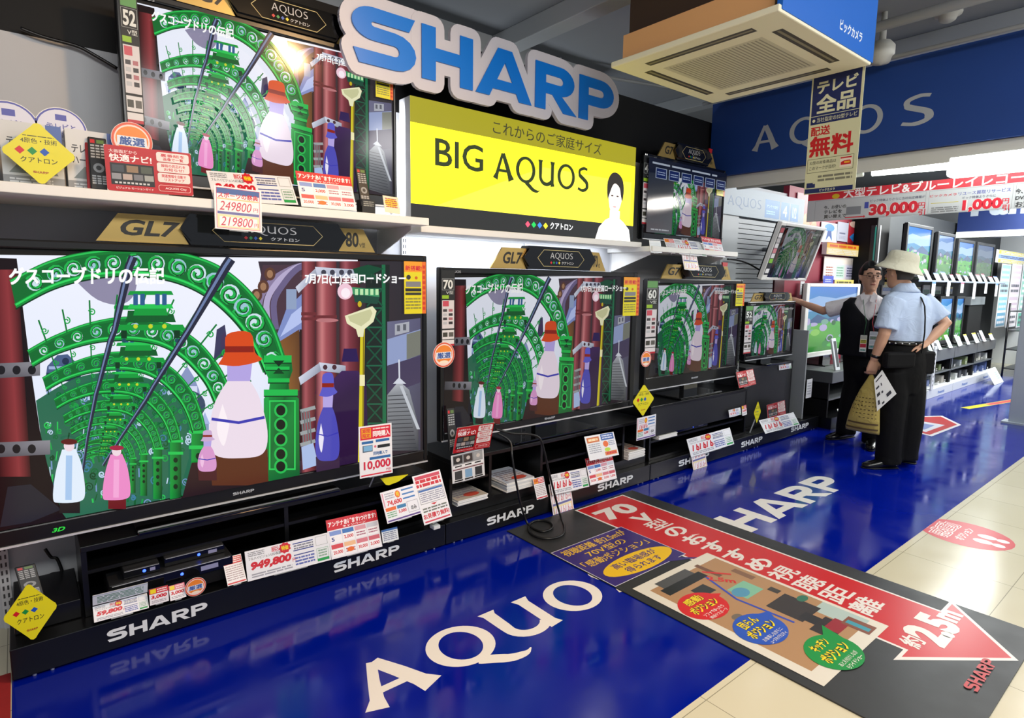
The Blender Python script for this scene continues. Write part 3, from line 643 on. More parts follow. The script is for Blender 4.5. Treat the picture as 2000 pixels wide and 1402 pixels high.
    a.line([(781, 745), (780, 700)], 3, '#d4d8e4'); a.poly([(768, 748), (780, 735), (794, 748)], '#cfd3de')
    a.hold = True; a.k += 1
    for i in range(14): a.line([(758, 772+i*8), (796+i*1.4, 770+i*8)], 1.6, '#3a3c42')
    a.hold = False
    for i in range(3): a.line([(782+i*2, 752), (816+i*2, 838)], 2, '#bfc4cc'); a.hold = True
    a.hold = False
    # dark draped bulk and the yellow lamp post
    a.poly([(632, 940), (636, 800), (645, 745), (668, 722), (700, 722), (716, 745), (722, 940)], ['#2a1038', '#2c1240', '#3a1a4e', '#3e2056', '#3c1e54', '#2e1442', '#260e34'])
    a.poly([(668, 704), (672, 678), (697, 678), (701, 704)], '#2a1650')
    a.line([(709, 630), (707, 760), (704, 910)], 9, '#d6c81e'); a.line([(711, 640), (709, 905)], 3, '#8a7a10'); a.rect(703, 730, 713, 752, '#efe8b4')
    a.poly([(674, 613), (728, 594), (736, 604), (730, 625), (712, 640), (710, 655), (700, 655), (696, 640), (678, 628)], '#e8e6be'); a.poly([(680, 614), (724, 600), (728, 608), (722, 622), (706, 634), (684, 624)], '#c8c89a')
    a.ell(703, 590, 4, 6, '#c8b020', 12)
    # left-hand dark edge with a red pipe
    a.poly([(-60, 495), (32, 498), (56, 690), (78, 840), (92, 905), (120, 1000), (150, 1040), (-60, 1060)], '#17090c')
    xs = [(-30, '#2a0a0c'), (-6, '#6e2428'), (12, '#8c3438'), (34, '#3a1214')]
    for i in range(3):
        (x, c), (X, D) = xs[i], xs[i+1]; a.poly([(x, 520), (X, 520), (X+26, 930), (x+26, 930)], [c, D, D, c])
    for y, x1 in ((706, 78), (862, 98)):
        a.poly([(-50, y+2), (x1, y-4), (x1, y+24), (-50, y+32)], ['#4c4a50', '#8e8c94', '#6c6a72', '#3c3a40'])
        for x in (2, 32, 62): a.ell(x, y+13, 8, 9, '#18161a', 14)
    a.poly([(15, 950), (60, 945), (120, 995), (60, 1020), (0, 1030)], '#25232c')
    # receding arches
    VP = (185, 925)
    i1 = [(30, 592), (100, 555), (170, 535), (250, 528), (330, 538), (395, 566), (450, 612), (490, 665), (516, 722)]
    o1 = [(20, 545), (95, 508), (170, 490), (250, 484), (340, 490), (420, 516), (482, 566), (526, 632), (556, 716)]
    i2 = [(62, 708), (110, 682), (180, 661), (250, 656), (310, 666), (355, 692), (395, 735), (416, 775), (428, 815)]
    o2 = [(54, 682), (105, 654), (175, 628), (250, 617), (325, 630), (382, 664), (424, 715), (446, 765), (458, 812)]
    sets = [(i1, o1)]
    for k in range(9):
        s = .78**k; sets.append(([(VP[0]+(x-VP[0])*s, VP[1]+(y-VP[1])*s) for x, y in i2], [(VP[0]+(x-VP[0])*s, VP[1]+(y-VP[1])*s) for x, y in o2]))
    for k in range(len(sets)-1, -1, -1):
        I, O = spl(sets[k][0], 8), spl(sets[k][1], 8); n = len(I); sc = 1.3*.8**k; z0 = (VP[0], VP[1])
        # pillar of this arch on the right, crown block over its top
        xr0, yr = I[-1]; xr1 = O[-1][0]; pw = max(xr1-xr0, 4); yb = min(1000, yr+(VP[1]-yr)*1.55) if k else 960
        if k > 0:
            a.poly([(xr0-pw*.1, yr), (xr1+pw*.1, yr), (xr1+pw*.1, yb+20), (xr0-pw*.1, yb+20)], [G1, G0, G3, G1]); a.rect(xr0-pw*.3, yr-pw*.1, xr1+pw*.3, yr+pw*.2, G2); a.rect(xr0-pw*.3, yr+pw*1.2, xr1+pw*.3, yr+pw*1.5, G2)
            for q in range(4): a.ell((xr0+xr1)/2, yr+pw*(2.1+q*.95), pw*.24, pw*.28, '#062812', 14)
        a.band(O, I, ['#0b6a2c']*n*2)
        for q in range(5, n-3, 4):
            mx, my = (I[q][0]+O[q][0])/2, (I[q][1]+O[q][1])/2; w = math.hypot(I[q][0]-O[q][0], I[q][1]-O[q][1])
            if k < 7:
                a.ell(mx, my, w*.34, w*.34, ('#cfe2ee' if (q//4) % 2 else '#9cc4d4') if k < 2 else '#2f6c58', 14); a.loop(mx, my, w*.36, w*.13, '#1cb04a', 1.5, q*.7, 1 if (q//4) % 2 else -1); a.loop(mx+w*.05, my+w*.04, w*.36, w*.04, '#063c18', 1.5, q*.7, 1 if (q//4) % 2 else -1)
        a.line(I, 9*sc, '#0f9038'); a.line([(x, y-2*sc) for x, y in I], 3*sc, '#2fd85e'); a.line(O, 8*sc, '#0c7c30'); a.line([(x, y-1.5*sc) for x, y in O], 2.5*sc, '#28c454'); a.line([(x, y+4.5*sc) for x, y in I], 2.2*sc, '#05341a')
        if 0 < k < 8:
            for q in range(6, n-4, 5):
                x0, y0 = O[q]; v = ((x0-VP[0])*.16, (y0-VP[1])*.16); a.line([(x0, y0), (x0+v[0], y0+v[1])], 3.2*sc, '#0e7a34'); a.loop(x0+v[0]*.5+4*sc, y0+v[1]*.5, 7*sc, 2.4*sc, '#19a346', 1.3, q)
        # crown tower
        cx = VP[0]+(292-VP[0])*(.78**(k-1) if k else 1.5); cy = VP[1]+(640-VP[1])*(.78**(k-1) if k else 1.55); u = 1.12*(1.0 if k == 1 else (.78**(k-1) if k else 1.5))
        if k:
            a.hold = True; a.k += 1
            for dy, hw, hh, c in ((0, 62, 10, G1), (-14, 44, 14, G0), (-26, 30, 14, G1), (-38, 40, 8, G2), (-62, 40, 7, G1), (-92, 26, 24, G0), (-118, 36, 10, G1)):
                a.poly([(cx-hw*u, cy+dy*u), (cx+hw*u, cy+dy*u), (cx+hw*u*.9, cy+(dy-hh)*u), (cx-hw*u*.9, cy+(dy-hh)*u)], c)
            for dx in (-26, -14, 12, 24): a.rect(cx+(dx-4)*u, cy-64*u, cx+(dx+4)*u, cy-44*u, '#2c5c8c')
            a.k += 1
            for dx in (-26, 0, 24): a.ell(cx+dx*u, cy-7*u, 4*u, 4*u, '#c8d428', 10)
            for dx in (-46, 46): a.rect(cx+(dx-5)*u, cy+0*u, cx+(dx+5)*u, cy+14*u, G3); a.ell(cx+dx*u, cy+18*u, 4*u, 4*u, '#1c4a5c', 10)
            a.hold = False
    # long dark struts running back
    for P, w in (([(258, 495), (250, 515), (222, 640), (214, 660), (192, 745), (186, 765), (170, 850), (160, 920)], [18, 17, 12, 12, 9, 9, 6, 5]), ([(448, 500), (438, 515), (366, 640), (352, 662), (298, 750), (284, 775), (235, 850), (200, 905)], [20, 20, 13, 13, 9, 9, 6, 5])):
        a.line(P, w, '#26283c'); a.line([(x-2, y) for x, y in P], [q*.3 for q in w], '#6c7ea8')
    # near pillar
    a.poly([(516, 700), (566, 700), (568, 720), (560, 742), (562, 760), (580, 775), (582, 930), (512, 945), (512, 775), (522, 760), (524, 742), (514, 720)], ['#16a440', '#0c6c2c', '#0b7030', '#0a5a26', '#0b7030', '#0e8a38', '#0a5c28', '#0c6c30', '#149c40', '#17a844', '#12903a', '#17a844'])
    for y, x0, x1, h in ((690, 512, 566, 14), (712, 516, 562, 6), (735, 520, 562, 8), (757, 512, 578, 12)): a.rect(x0, y, x1, y+h, '#1cb84c'); a.rect(x0, y+h, x1, y+h+2.5, '#06401c')
    a.poly([(530, 700), (552, 700), (541, 712)], '#052c14'); a.poly([(530, 726), (552, 726), (541, 714)], '#05401c'); a.frame(522, 778, 574, 915, 3, '#2ccc58')
    for y in (798, 826, 855, 884, 908): a.ell(545, y, 13, 14, '#22bc50', 20); a.ell(545, y, 9, 10, '#07140c', 20)
    # steps and balustrade behind the pillar
    for i in range(4): a.line([(583, 800+i*22), (612, 792+i*22)], 7, '#9aa0a2'); a.line([(585+i*5, 800), (590+i*5, 870)], 3, '#6c7276')
    a.poly([(585, 870), (608, 862), (618, 905), (588, 915)], '#a8bce4')
    # dark ground
    a.poly([(372, 900), (520, 890), (520, 945), (640, 935), (822, 875), (822, 930), (380, 1040), (345, 1000)], ['#31161a', '#2c1614', '#1c1412', '#22201e', '#2c2a2c', '#1a1a1c', '#181214', '#201014'])
    # plain market urns and bollards stand on the pavement
    def urn(x, y0, y1, w, c, hi, top, base):
        h = y1-y0
        a.poly([(x-w*.46, y1), (x-w*.5, y0+h*.78), (x+w*.5, y0+h*.76), (x+w*.52, y1)], base)
        a.poly(spl([(x-w*.18, y0+h*.30), (x-w*.42, y0+h*.46), (x-w*.52, y0+h*.68), (x-w*.40, y0+h*.80), (x, y0+h*.82), (x+w*.42, y0+h*.79), (x+w*.5, y0+h*.64), (x+w*.36, y0+h*.42), (x+w*.18, y0+h*.30)], 5), c)
        a.poly(spl([(x-w*.28, y0+h*.46), (x-w*.38, y0+h*.62), (x-w*.26, y0+h*.74), (x-w*.16, y0+h*.6)], 4), hi); a.line([(x-w*.47, y0+h*.56), (x, y0+h*.585), (x+w*.45, y0+h*.55)], w*.05, '#3a38b0')
        a.poly([(x-w*.2, y0+h*.17), (x+w*.24, y0+h*.17), (x+w*.2, y0+h*.31), (x-w*.2, y0+h*.31)], '#b4a4e2')
        a.poly(spl([(x-w*.36, y0+h*.20), (x-w*.24, y0+h*.12), (x-w*.2, y0), (x+w*.2, y0-h*.01), (x+w*.28, y0+h*.12), (x+w*.4, y0+h*.17), (x, y0+h*.21), (x-w*.36, y0+h*.20)], 4), top); a.line([(x-w*.24, y0+h*.10), (x+w*.26, y0+h*.10)], h*.04, '#8c1e0c')
    urn(463, 648, 945, 112, '#ecdcea', '#fbf0f6', '#d84a14', '#5a2c14')
    urn(636, 728, 935, 46, '#4c4ab4', '#e8e4f6', '#5a58c4', '#3a2440')
    urn(402, 838, 935, 36, '#d898cc', '#eebfe2', '#c8a8d0', '#4a1c20')
    def bollard(x, y0, y1, w, c0, c1, cap, foot):
        h = y1-y0; a.rect(x-w*.3, y1-h*.2, x+w*.34, y1, foot)
        a.poly(spl([(x-w*.22, y0+h*.14), (x-w*.42, y0+h*.45), (x-w*.5, y0+h*.8), (x-w*.3, y0+h*.86), (x+w*.34, y0+h*.84), (x+w*.5, y0+h*.72), (x+w*.4, y0+h*.36), (x+w*.2, y0+h*.13)], 5), c0); a.line([(x, y0+h*.22), (x-w*.02, y0+h*.82)], w*.2, c1)
        a.ell(x, y0+h*.09, w*.17, h*.075, '#efd8e2', 16); a.ell(x, y0+h*.035, w*.26, h*.04, cap, 16)
    bollard(134, 853, 998, 62, '#e2eefc', '#a8c8ee', '#5c1414', '#1c1416'); bollard(226, 866, 990, 54, '#ec8cc8', '#f4a8d8', '#a41c40', '#6c1218')
    # titles
    a.text('グスコーブドリの伝記', 18, 549, 318, 516, '#ffffff', .05)
    a.text('7月7日(土)全国ロードショー', 592, 552, 787, 529, '#ffffff', .04)
    return a
ARC = arcade()
def landscape(seed, pale=False):
    a = ScreenArt(lambda x, y: (x, y)); rd = random.Random(seed)
    a.poly([(0, 0), (1, 0), (1, 1), (0, 1)], ['#2a8a2c', '#3ca034', '#3c78dc', '#5c98ec'])
    a.poly([(0, .62), (.3, .66), (.6, .6), (1, .64), (1, .9), (.55, .82), (.2, .86), (0, .8)], '#9cc0f0'); a.poly([(0, .45), (.2, .58), (.42, .50), (.65, .62), (1, .48), (1, .40), (0, .40)], '#3a5c8c')
    a.poly([(0, 0), (1, 0), (1, .42), (.5, .46), (0, .42)], ['#187a28', '#2c9430', '#5cb840', '#48ac3c', '#6cc044'])
    for i in range(26): x, y = rd.random(), rd.uniform(.02, .5); a.ell(x, y, rd.uniform(.03, .1), rd.uniform(.02, .06), rd.choice(['#4cc04a', '#2c8a3c', '#8ccc5c', '#b8b0dc', '#1f6a30', '#7cae9c']), 10)
    return a
MENU = ScreenArt(lambda x, y: (x, y)); MENU.it = list(ARC.it); MENU.k = ARC.k      # the 46-inch set shows a settings menu over the picture
MENU.poly([(0, 0), (.30, 0), (.30, .80), (0, .80)], ['#6c6e74', '#787a80', '#38404c', '#2c3444']); MENU.rect(0, .80, 1, 1, '#141c34')
MENU.micro(.04, .91, .86, .96, 1, '#c8d4e8', .5, 5)
for i in range(6):
    x = .08+i*.155; MENU.rect(x, .74, x+.13, .88, '#b8c8e4'); MENU.rect(x+.008, .748, x+.122, .872, '#182c6c'); MENU.micro(x+.02, .78, x+.11, .84, 2, '#b4c8f0', .4, i)
MENU.micro(.05, .03, .26, .06, 1, '#d8dce4', .6, 9)
# ------------------------------------------------------------------ televisions
def television(label, x0, x1, z0, z1, y, pic, art, strength, bez=BLACK, depth=.075, group=None, stand=0.0, trim=True, logo=True, extra=None, M=None, cat='television'):
    """outer size in the plane of the wall, pic = picture rectangle (x0,x1,z0,z1); M overrides the standing place"""
    cx = (x0+x1)/2
    t = thing('television', label, cat, (cx, y, z0), group)
    if M: t.matrix_basis = M
    w, h = x1-x0, z1-z0; px0, px1, pz0, pz1 = pic[0]-cx, pic[1]-cx, pic[2]-z0, pic[3]-z0
    b = MB(); d = .012
    b.box(-w/2, px0, -d, .03, 0, h, bez, bev=.006).box(px1, w/2, -d, .03, 0, h, bez, bev=.006).box(px0-.002, px1+.002, -d, .03, pz1, h, bez, bev=.006).box(px0-.002, px1+.002, -d, .03, 0, pz0, bez, bev=.006)
    b.box(-w/2+.01, w/2-.01, .002, depth*.6, .01, h-.01, MATTEB, bev=.004).box(-w/2+.12, w/2-.12, depth*.6, depth, .08, h-.12, MATTEB, bev=.02)
    a = Art()
    if logo:
        s = max(.02, h*.018); a.text('AQUOS', -w/2+.05, h-s*1.6, -w/2+.05+s*4, h-s*.8, '#9aa0a8', .01); sharp(a, -s*2.2, pz0*.42, s*2.2, pz0*.42+s*.65, '#b8bcc2')
    if extra: extra(a, w, h)
    b.art(a, F3((0, -d, 0), (1, 0, 0), (0, 0, 1))); b.obj('bezel', t, local=True)
    S = MB(); M2 = F3((px0, 0, pz0), (1, 0, 0), (0, 0, 1)) @ Matrix.Diagonal((px1-px0, pz1-pz0, 1, 1))
    S.art(art, M2, screen_mat(strength), eps=.00004); S.obj('screen', t, local=True)
    if trim: MB().box(-w/2+.004, w/2-.004, -d-.006, -d, .002, .009, SILVER).obj('trim_strip', t, local=True)
    if stand:
        MB().box(-.09, .09, .02, .06, -stand, .06, GLOSSB).box(-w*.22, w*.22, -.09, .17, -stand, -stand+.014, GLOSSB, bev=.005).obj('stand', t, local=True)
    return t
def mark3d(a, w, h): a.text('3D', -w/2+.265, .026, -w/2+.305, .042, '#30ff50', .03, .3)
television('80-inch black television, the largest and nearest, at the left', -.226, 1.638, .432, 1.516, 2.70, (-.156, 1.615, .50, 1.484), ARC, 1.0, extra=mark3d, stand=.03)
television('70-inch black television between the largest set and the 60-inch set', 1.718, 3.328, .522, 1.462, 2.70, (1.742, 3.28, .572, 1.430), ARC, .72, stand=.075)
television('60-inch black television right of the 70-inch set', 3.44, 4.692, .615, 1.424, 2.70, (3.457, 4.665, .712, 1.39), ARC, .5, stand=.09)
television('smallest black floor-row television, under the pointing man\'s hand', 4.79, 5.64, .735, 1.243, 2.70, (4.808, 5.618, .772, 1.215), ARC, .45, stand=.05)
television('52-inch black television on the upper left shelf', .362, 1.527, 1.752, 2.468, 2.80, (.385, 1.512, 1.81, 2.44), ARC, .95, stand=.06)
television('46-inch black television on the upper shelf beside the yellow sign', 3.474, 4.50, 1.70, 2.296, 2.80, (3.492, 4.482, 1.752, 2.268), MENU, .48, stand=.058, bez=GLOSSB)
def tilted_set():
    bl = onY(1484, 546, 2.75); br = onY(1572, 549, 2.75); tl = onX(1526, 432, bl.x); v = tl-bl; w = br.x-bl.x; h = v.length
    a = math.atan2(-v.y, v.z); M = Matrix.Translation((bl.x+w/2, bl.y, bl.z)) @ Matrix.Rotation(a, 4, 'X')
    t = television('white-framed television tilted forward on the slatted wall', -w/2, w/2, 0, h, 0, (-w/2+.085, w/2-.03, .025, h-.03), ARC, .2, bez=WHITE, M=M, trim=False, logo=False)
    m = MB(); m.tube([(0, .06, h*.5), (0, .29, h*.40)], .02, GREY).box(-.12, .12, .05, .07, h*.3, h*.7, GREY); m.obj('wall_arm', t, local=True)
    s = MB(); s.box(-w/2+.008, -w/2+.078, -.015, -.0125, .05, h-.03, DARK); q = Art()
    for i, c in enumerate(('#e8e8e6', '#1c1c1c', '#7cbc28', '#d8d4d4', '#c87882', '#d8d6d6', '#b8b4b4', '#e0dede', '#a83c48')): q.rect(.006, .015+i*(h-.11)/9, .064, .01+(i+1)*(h-.11)/9, c)
    s.art(q, F3((-w/2+.008, -.015, .05), (1, 0, 0), (0, 0, 1))); s.obj('size_label', t, local=True)
tilted_set()

# topper signs above the sets
GOLD = mat('brushed_gold', '#b59a5a', .32, metal=.55)
def topper(label, x0, x1, z0, z1, y, left, right, frac=(.27, .84), red=False):
    w, h = x1-x0, z1-z0; t = thing('topper_sign', label, 'sign', ((x0+x1)/2, y, z0), 'quattron signs on top of the sets')
    M = F3((x0, y, z0), (1, 0, 0), (0, 0, 1)); a0, a1 = w*frac[0], w*frac[1]; e = h*.45
    b = MB(); P = [(a0-e*.5, h*.5), (a0+e*.2, h), (a1-e*.2, h), (a1+e*.5, h*.5), (a1-e*.2, 0), (a0+e*.2, 0)]
    b.prism(P[::-1], -.05, .012, GLOSSB, M); b.prism([(p[0], h*.12+p[1]*.76) for p in P][::-1], .012, .022, GLOSSB, M)
    a = Art(); m0, m1 = a0+(a1-a0)*.14, a1-(a1-a0)*.14; Q = [(m0, h*.5), (m0+e*.8, h*.85), (m1-e*.8, h*.85), (m1, h*.5), (m1-e*.8, h*.15), (m0+e*.8, h*.15), (m0, h*.5)]
    a.line(Q, h*.022, '#c8b87c'); c = (m0+m1)/2; k = (m1-m0)
    flared(a, 'AQUOS', c-k*.24, h*.50, c+k*.24, h*.75, '#b8babc'); a.hold = False; dots4(a, c-k*.22, h*.31, h*.13); a.text('クアトロン', c+k*.0, h*.25, c+k*.27, h*.37, '#c2c4c6', .02)
    b.art(a, M, z=.022); b.obj('barrel', t)
    L = [(0, 0), (h*.62, h*.92), (a0+e*.05, h*.92), (a0-e*.45, h*.5), (a0+e*.1, 0)]; l = MB(); l.prism([(p[0], p[1]*.95) for p in L][::-1], -.01, 0, GOLD, M); q = Art(); q.text(left, h*.66, h*.2, a0-e*.35, h*.70, '#171309', .03, .25); l.art(q, M); l.obj('gold_plate', t)
    R = [(a1-e*.1, 0), (a1+e*.45, h*.5), (a1-e*.05, h*.88), (w-h*.5, h*.88), (w, 0)]; r = MB(); r.prism(R[::-1], -.01, 0, GOLD, M); q = Art(); x = a1+e*.55; W = w-h*.42-x
    q.text(right, x, h*.17, x+W*.66, h*.74, '#171309', .03); q.text('V型', x+W*.69, h*.17, x+W*1.0, h*.36, '#171309', .02); r.art(q, M)
    if red: r.prism([(a1+e*.3, h*.9), (w-h*.55, h*.9), (w-h*.5, h*1.16), (a1+e*.2, h*1.16)][::-1], -.01, .001, mat('tag_red', '#b81c24', .5), M)
    r.obj('gold_plate', t)
topper('black and gold GL7 80-inch sign above the largest television', .24, 1.355, 1.522, 1.642, 2.70, 'GL7', '80')
topper('black and gold GL7 70-inch sign on the second television', 2.055, 3.005, 1.464, 1.60, 2.70, 'GL7', '70')
topper('black and gold G7 60-inch sign on the third television', 3.60, 4.52, 1.426, 1.545, 2.70, 'G7', '60', red=True)
topper('black and gold G7 52-inch sign above the upper left television', .57, 1.36, 2.47, 2.59, 2.80, 'G7', '52', red=True)
topper('black and gold G7 46-inch sign above the upper right television', 3.63, 4.37, 2.298, 2.42, 2.80, 'G7', '46', red=True)
topper('black and gold sign on the smallest floor-row television', 4.86, 5.60, 1.245, 1.325, 2.70, 'G7', '52')

# ------------------------------------------------------------------ shelves, plinths, racks
def shelf(label, x0, x1, z, y0=2.55, brackets=()):
    t = thing('wall_shelf', label, 'shelf', ((x0+x1)/2, 2.8, z-.035)); MB().box(x0, x1, y0, 2.983, z-.035, z, WHITE, bev=.003).obj('board', t)
    for x in brackets:
        m = MB(); M = F3((x-.012, 2.998, z-.035), (0, -1, 0), (0, 0, 1)); m.prism([(0, -.13), (.03, -.13), (.36, -.02), (.36, 0), (0, 0)], 0, .006, WHITE, M); m.obj('bracket', t)
shelf('long white shelf over the largest television', -1.3, 1.567, 1.69, brackets=(-.1, .75, 1.535))
shelf('short white shelf under the 46-inch television', 3.33, 4.40, 1.640, 2.58, brackets=(3.40, 4.30))
shelf('white ledge under the yellow sign', 1.60, 3.34, 1.668, 2.68)
for i, x in enumerate((-.13, .74, 1.66, 2.55, 3.38, 4.73)):
    m = MB(); m.box(x, x+.032, 2.985, 3.0, .0, 2.27, mat('upright_white', '#c4c6c8', .4)); q = Art(); q.hold = True
    for k in range(70): q.rect(.006, .03+k*.032, .012, .048+k*.032, '#3c3e40'); q.rect(.02, .03+k*.032, .026, .048+k*.032, '#3c3e40')
    m.art(q, F3((x, 2.985, 0), (1, 0, 0), (0, 0, 1))); m.obj('trim_%d' % (6+i), kind='structure')
for x0, x1, logos, lab in ((-.105, 1.655, ((210, 1255, 405, 1180), (652, 1122, 780, 1070)), 'black SHARP plinth under the largest television'), (1.66, 3.365, ((951, 1032, 1043, 992), (1167, 966, 1236, 936)), 'black SHARP plinth under the 70-inch television'),
                           (3.37, 4.75, ((1325, 916, 1385, 889), (1447, 880, 1489, 857)), 'black SHARP plinth under the 60-inch television'), (4.755, 5.99, ((1544, 851, 1579, 832),), 'black SHARP plinth under the smallest television')):
    m = MB(); m.box(x0, x1, 2.545, 2.98, .012, .125, BLACK, bev=.003); a = Art(); M = F3((x0, 2.545, 0), (1, 0, 0), (0, 0, 1))
    for X0, Y0, X1, Y1 in logos:
        p, q = onY(X0, Y0, 2.545), onY(X1, Y1, 2.545); zc = .068; hh = .023; sharp(a, p.x-x0, zc-hh, q.x-x0, zc+hh, '#dfe3e4')
    m.art(a, M)
    for x in (x0+.06, x1-.06, x0+.11, x1-.11): m.tube([(x, 2.56, 0), (x, 2.56, .02)], .006, SILVER, 8)
    m.obj('display_plinth', at=((x0+x1)/2, 2.76, 0), label=lab, cat='plinth')
def rack(label, x0, x1, z0, z1, y0, y1, divs=(), shelf_z=(), closed=False, m0=BLACK, base=.018):
    t = thing('media_rack', label, 'rack', ((x0+x1)/2, (y0+y1)/2, z0)); d = .018
    MB().box(x0, x1, y0, y1, z1-.022, z1, m0, bev=.002).obj('top_board', t); MB().box(x0, x1, y0, y1, z0, z0+base, m0).obj('base_board', t)
    for x in (x0, x1-d): MB().box(x, x+d, y0+.004, y1, z0+base, z1-.022, m0).obj('side_panel', t)
    MB().box(x0+d, x1-d, y1-.012, y1, z0+base, z1-.022, MATTEB).obj('back_panel', t)
    for x in divs: MB().box(x, x+d, y0+.01, y1-.012, z0+base, z1-.022, m0).obj('divider', t)
    for a, b, z in shelf_z: MB().box(a, b, y0+.015, y1-.012, z, z+.014, m0).obj('shelf_board', t)
    if closed: MB().box(x0+d, x1-d, y0+.006, y0+.02, closed, z1-.022, DARK).obj('front_panel', t)
    return t
rack('wide black rack with a recorder inside, below the largest television', .115, 1.60, .127, .40, 2.63, 2.96, divs=(.86,), shelf_z=((.133, .86, .285), (.878, 1.582, .285)))
rack('open black rack with paper stacks, below the 70-inch television', 1.72, 3.375, .127, .445, 2.60, 2.96, divs=(1.99, 2.38, 2.78, 3.135), shelf_z=((1.738, 1.99, .30), (2.398, 2.78, .29), (2.798, 3.135, .29)), base=.058)
rack('black rack with closed upper front, below the 60-inch television', 3.42, 4.72, .127, .522, 2.60, 2.96, shelf_z=((3.44, 4.70, .25),), closed=.30)
rack('charcoal rack with a plain front, below the smallest television', 4.77, 5.62, .127, .684, 2.66, 2.96, closed=.15, m0=DARK)
MB().box(-.09, .105, 2.64, 2.95, .127, .20, BLACK, bev=.003).obj('storage_box', at=(.0, 2.8, .127), label='low black box behind the yellow diamond card at far left', cat='box')
m = MB(); m.box(5.70, 5.722, 2.58, 2.98, .126, .97, mat('end_panel_grey', '#8f9496', .4), bev=.002).box(5.722, 5.735, 2.60, 2.98, .126, .97, GLOSSB); m.obj('end_panel', at=(5.71, 2.8, .126), label='upright grey end panel beside the smallest television', cat='panel')
m = MB(); m.box(5.735, 5.93, 2.955, 2.998, .2, 1.9, mat('maroon_board', '#4a141e', .4)); m.obj('maroon_panel', at=(5.83, 2.97, .2), label='dark maroon board behind the pointing man\'s forearm', cat='panel')
# ------------------------------------------------------------------ price cards and stickers
RED, INK, NAVY, GRN, ORG, YEL, PKW = '#c8182c', '#2a2a30', '#2a3c8c', '#1f9a4c', '#e0661c', '#e8d21c', '#ecebee'
def scrawl(a, price, x0, y0, x1, y1, c, bold, slant=.15):
    """a readable price, or slanting pen strokes where the photo's figures cannot be read"""
    if price: a.text(price, x0, y0, x1, y1, c, bold, slant); return
    n = 6
    for i in range(n):
        x = x0+(x1-x0)*(i+.3)/n; w = (x1-x0)/n; t = w*(.16 if bold < .02 else .3); a.line([(x, y0), (x+w*.35, y1)], t, c)
        if i % 2: a.line(arcp(x+w*.4, y0+(y1-y0)*.3, w*.26, (y1-y0)*.28, 200, 480, 8), t, c)
def d_wide(a, w, h, price='949,800', seed=1):
    a.rect(0, 0, w, h, '#e4e6ec'); a.micro(w*.03, h*.78, w*.22, h*.95, 3, '#8a8c94', seed=seed); a.text('フルハイビジョンLED液晶', w*.03, h*.66, w*.40, h*.76, INK, .02)
    a.frame(w*.30, h*.78, w*.38, h*.95, h*.015, RED); a.text('BD', w*.31, h*.81, w*.37, h*.92, RED, .03); a.poly([(w*(.455+.075*math.cos(i*math.pi/9)*(1 if i % 2 else .82)), h*(.82+.2*math.sin(i*math.pi/9)*(1 if i % 2 else .82))) for i in range(18)], RED); a.text('特価', w*.415, h*.75, w*.495, h*.9, YEL, .04)
    scrawl(a, price, w*.05, h*.28, w*.52, h*.60, RED, .06); a.text('円', w*.53, h*.28, w*.57, h*.40, RED, .03); a.micro(w*.05, h*.06, w*.52, h*.22, 2, '#9a9ca8', seed=seed+1)
    for y in (.86, .62, .46): a.rect(w*.55, h*y, w*.80, h*(y+.035), NAVY)
    a.micro(w*.56, h*.66, w*.80, h*.84, 2, '#7f8290', seed=seed+2); a.micro(w*.56, h*.10, w*.80, h*.42, 3, '#5a68b0', seed=seed+3)
    a.frame(w*.83, h*.06, w*.98, h*.52, h*.015, '#8ab89a'); a.rect(w*.83, h*.06, w*.98, h*.16, GRN); a.frame(w*.83, h*.62, w*.98, h*.94, h*.012, '#a4a8a8'); a.micro(w*.85, h*.2, w*.96, h*.48, 3, '#8cac98', seed=seed+4)
def d_camp(a, w, h, seed=2):
    a.rect(0, 0, w, h, '#e2e2ea'); a.rect(0, h*.72, w, h, RED); a.text('アンテナあげます!つけます!', w*.03, h*.80, w*.97, h*.94, '#f6eef0', .035); a.text('キャンペーン', w*.3, h*.73, w*.75, h*.79, '#f6eef0', .02)
    cs = ['#7c96d4', '#3c74bc', '#d89aa8', '#c8ccd8', '#d0444e', '#e8b88c', '#d27886', '#c85c6c']; tx = ['5', '2,000', '', '', '20,000', '', '30,000', '3,000']
    for i in range(8):
        x0, y0 = w*(.03+.242*(i % 4)), h*(.38 if i < 4 else .04); a.rect(x0, y0, x0+w*.22, y0+h*.31, '#f0f0f4'); a.rect(x0, y0+h*.2, x0+w*.22, y0+h*.31, cs[i]); a.text(tx[i], x0+w*.02, y0+h*.05, x0+w*(.2 if len(tx[i]) > 1 else .08), y0+h*.15, RED if i else NAVY, .03) if tx[i] else a.micro(x0+w*.02, y0+h*.04, x0+w*.2, y0+h*.17, 2, '#a8647c', .5, i)
    a.ell(w*.38, h*.15, w*.07, h*.06, ORG, 14)
def d_hand(a, w, h, p1='249800', p2='219800'):
    a.rect(0, 0, w, h, '#eeeef0'); a.frame(w*.04, h*.03, w*.96, h*.97, h*.012, '#d8506c'); a.rect(w*.05, h*.83, w*.95, h*.96, '#3c5c9c'); a.text('スポーツの祭典', w*.08, h*.74, w*.92, h*.86, RED, .04)
    a.rect(w*.06, h*.70, w*.94, h*.73, '#e2c88c'); scrawl(a, p1, w*.10, h*.45, w*.78, h*.66, '#c83c54', .0, .25); a.text('円', w*.82, h*.47, w*.92, h*.56, '#c83c54'); a.rect(w*.06, h*.36, w*.94, h*.42, '#6c6ea8'); a.rect(w*.06, h*.05, w*.94, h*.35, '#f0e2b0'); a.rect(w*.1, h*.08, w*.9, h*.3, '#f0eef4')
    scrawl(a, p2, w*.12, h*.09, w*.80, h*.30, '#c83c54', .0, .25); a.text('円', w*.83, h*.10, w*.92, h*.19, '#c83c54')
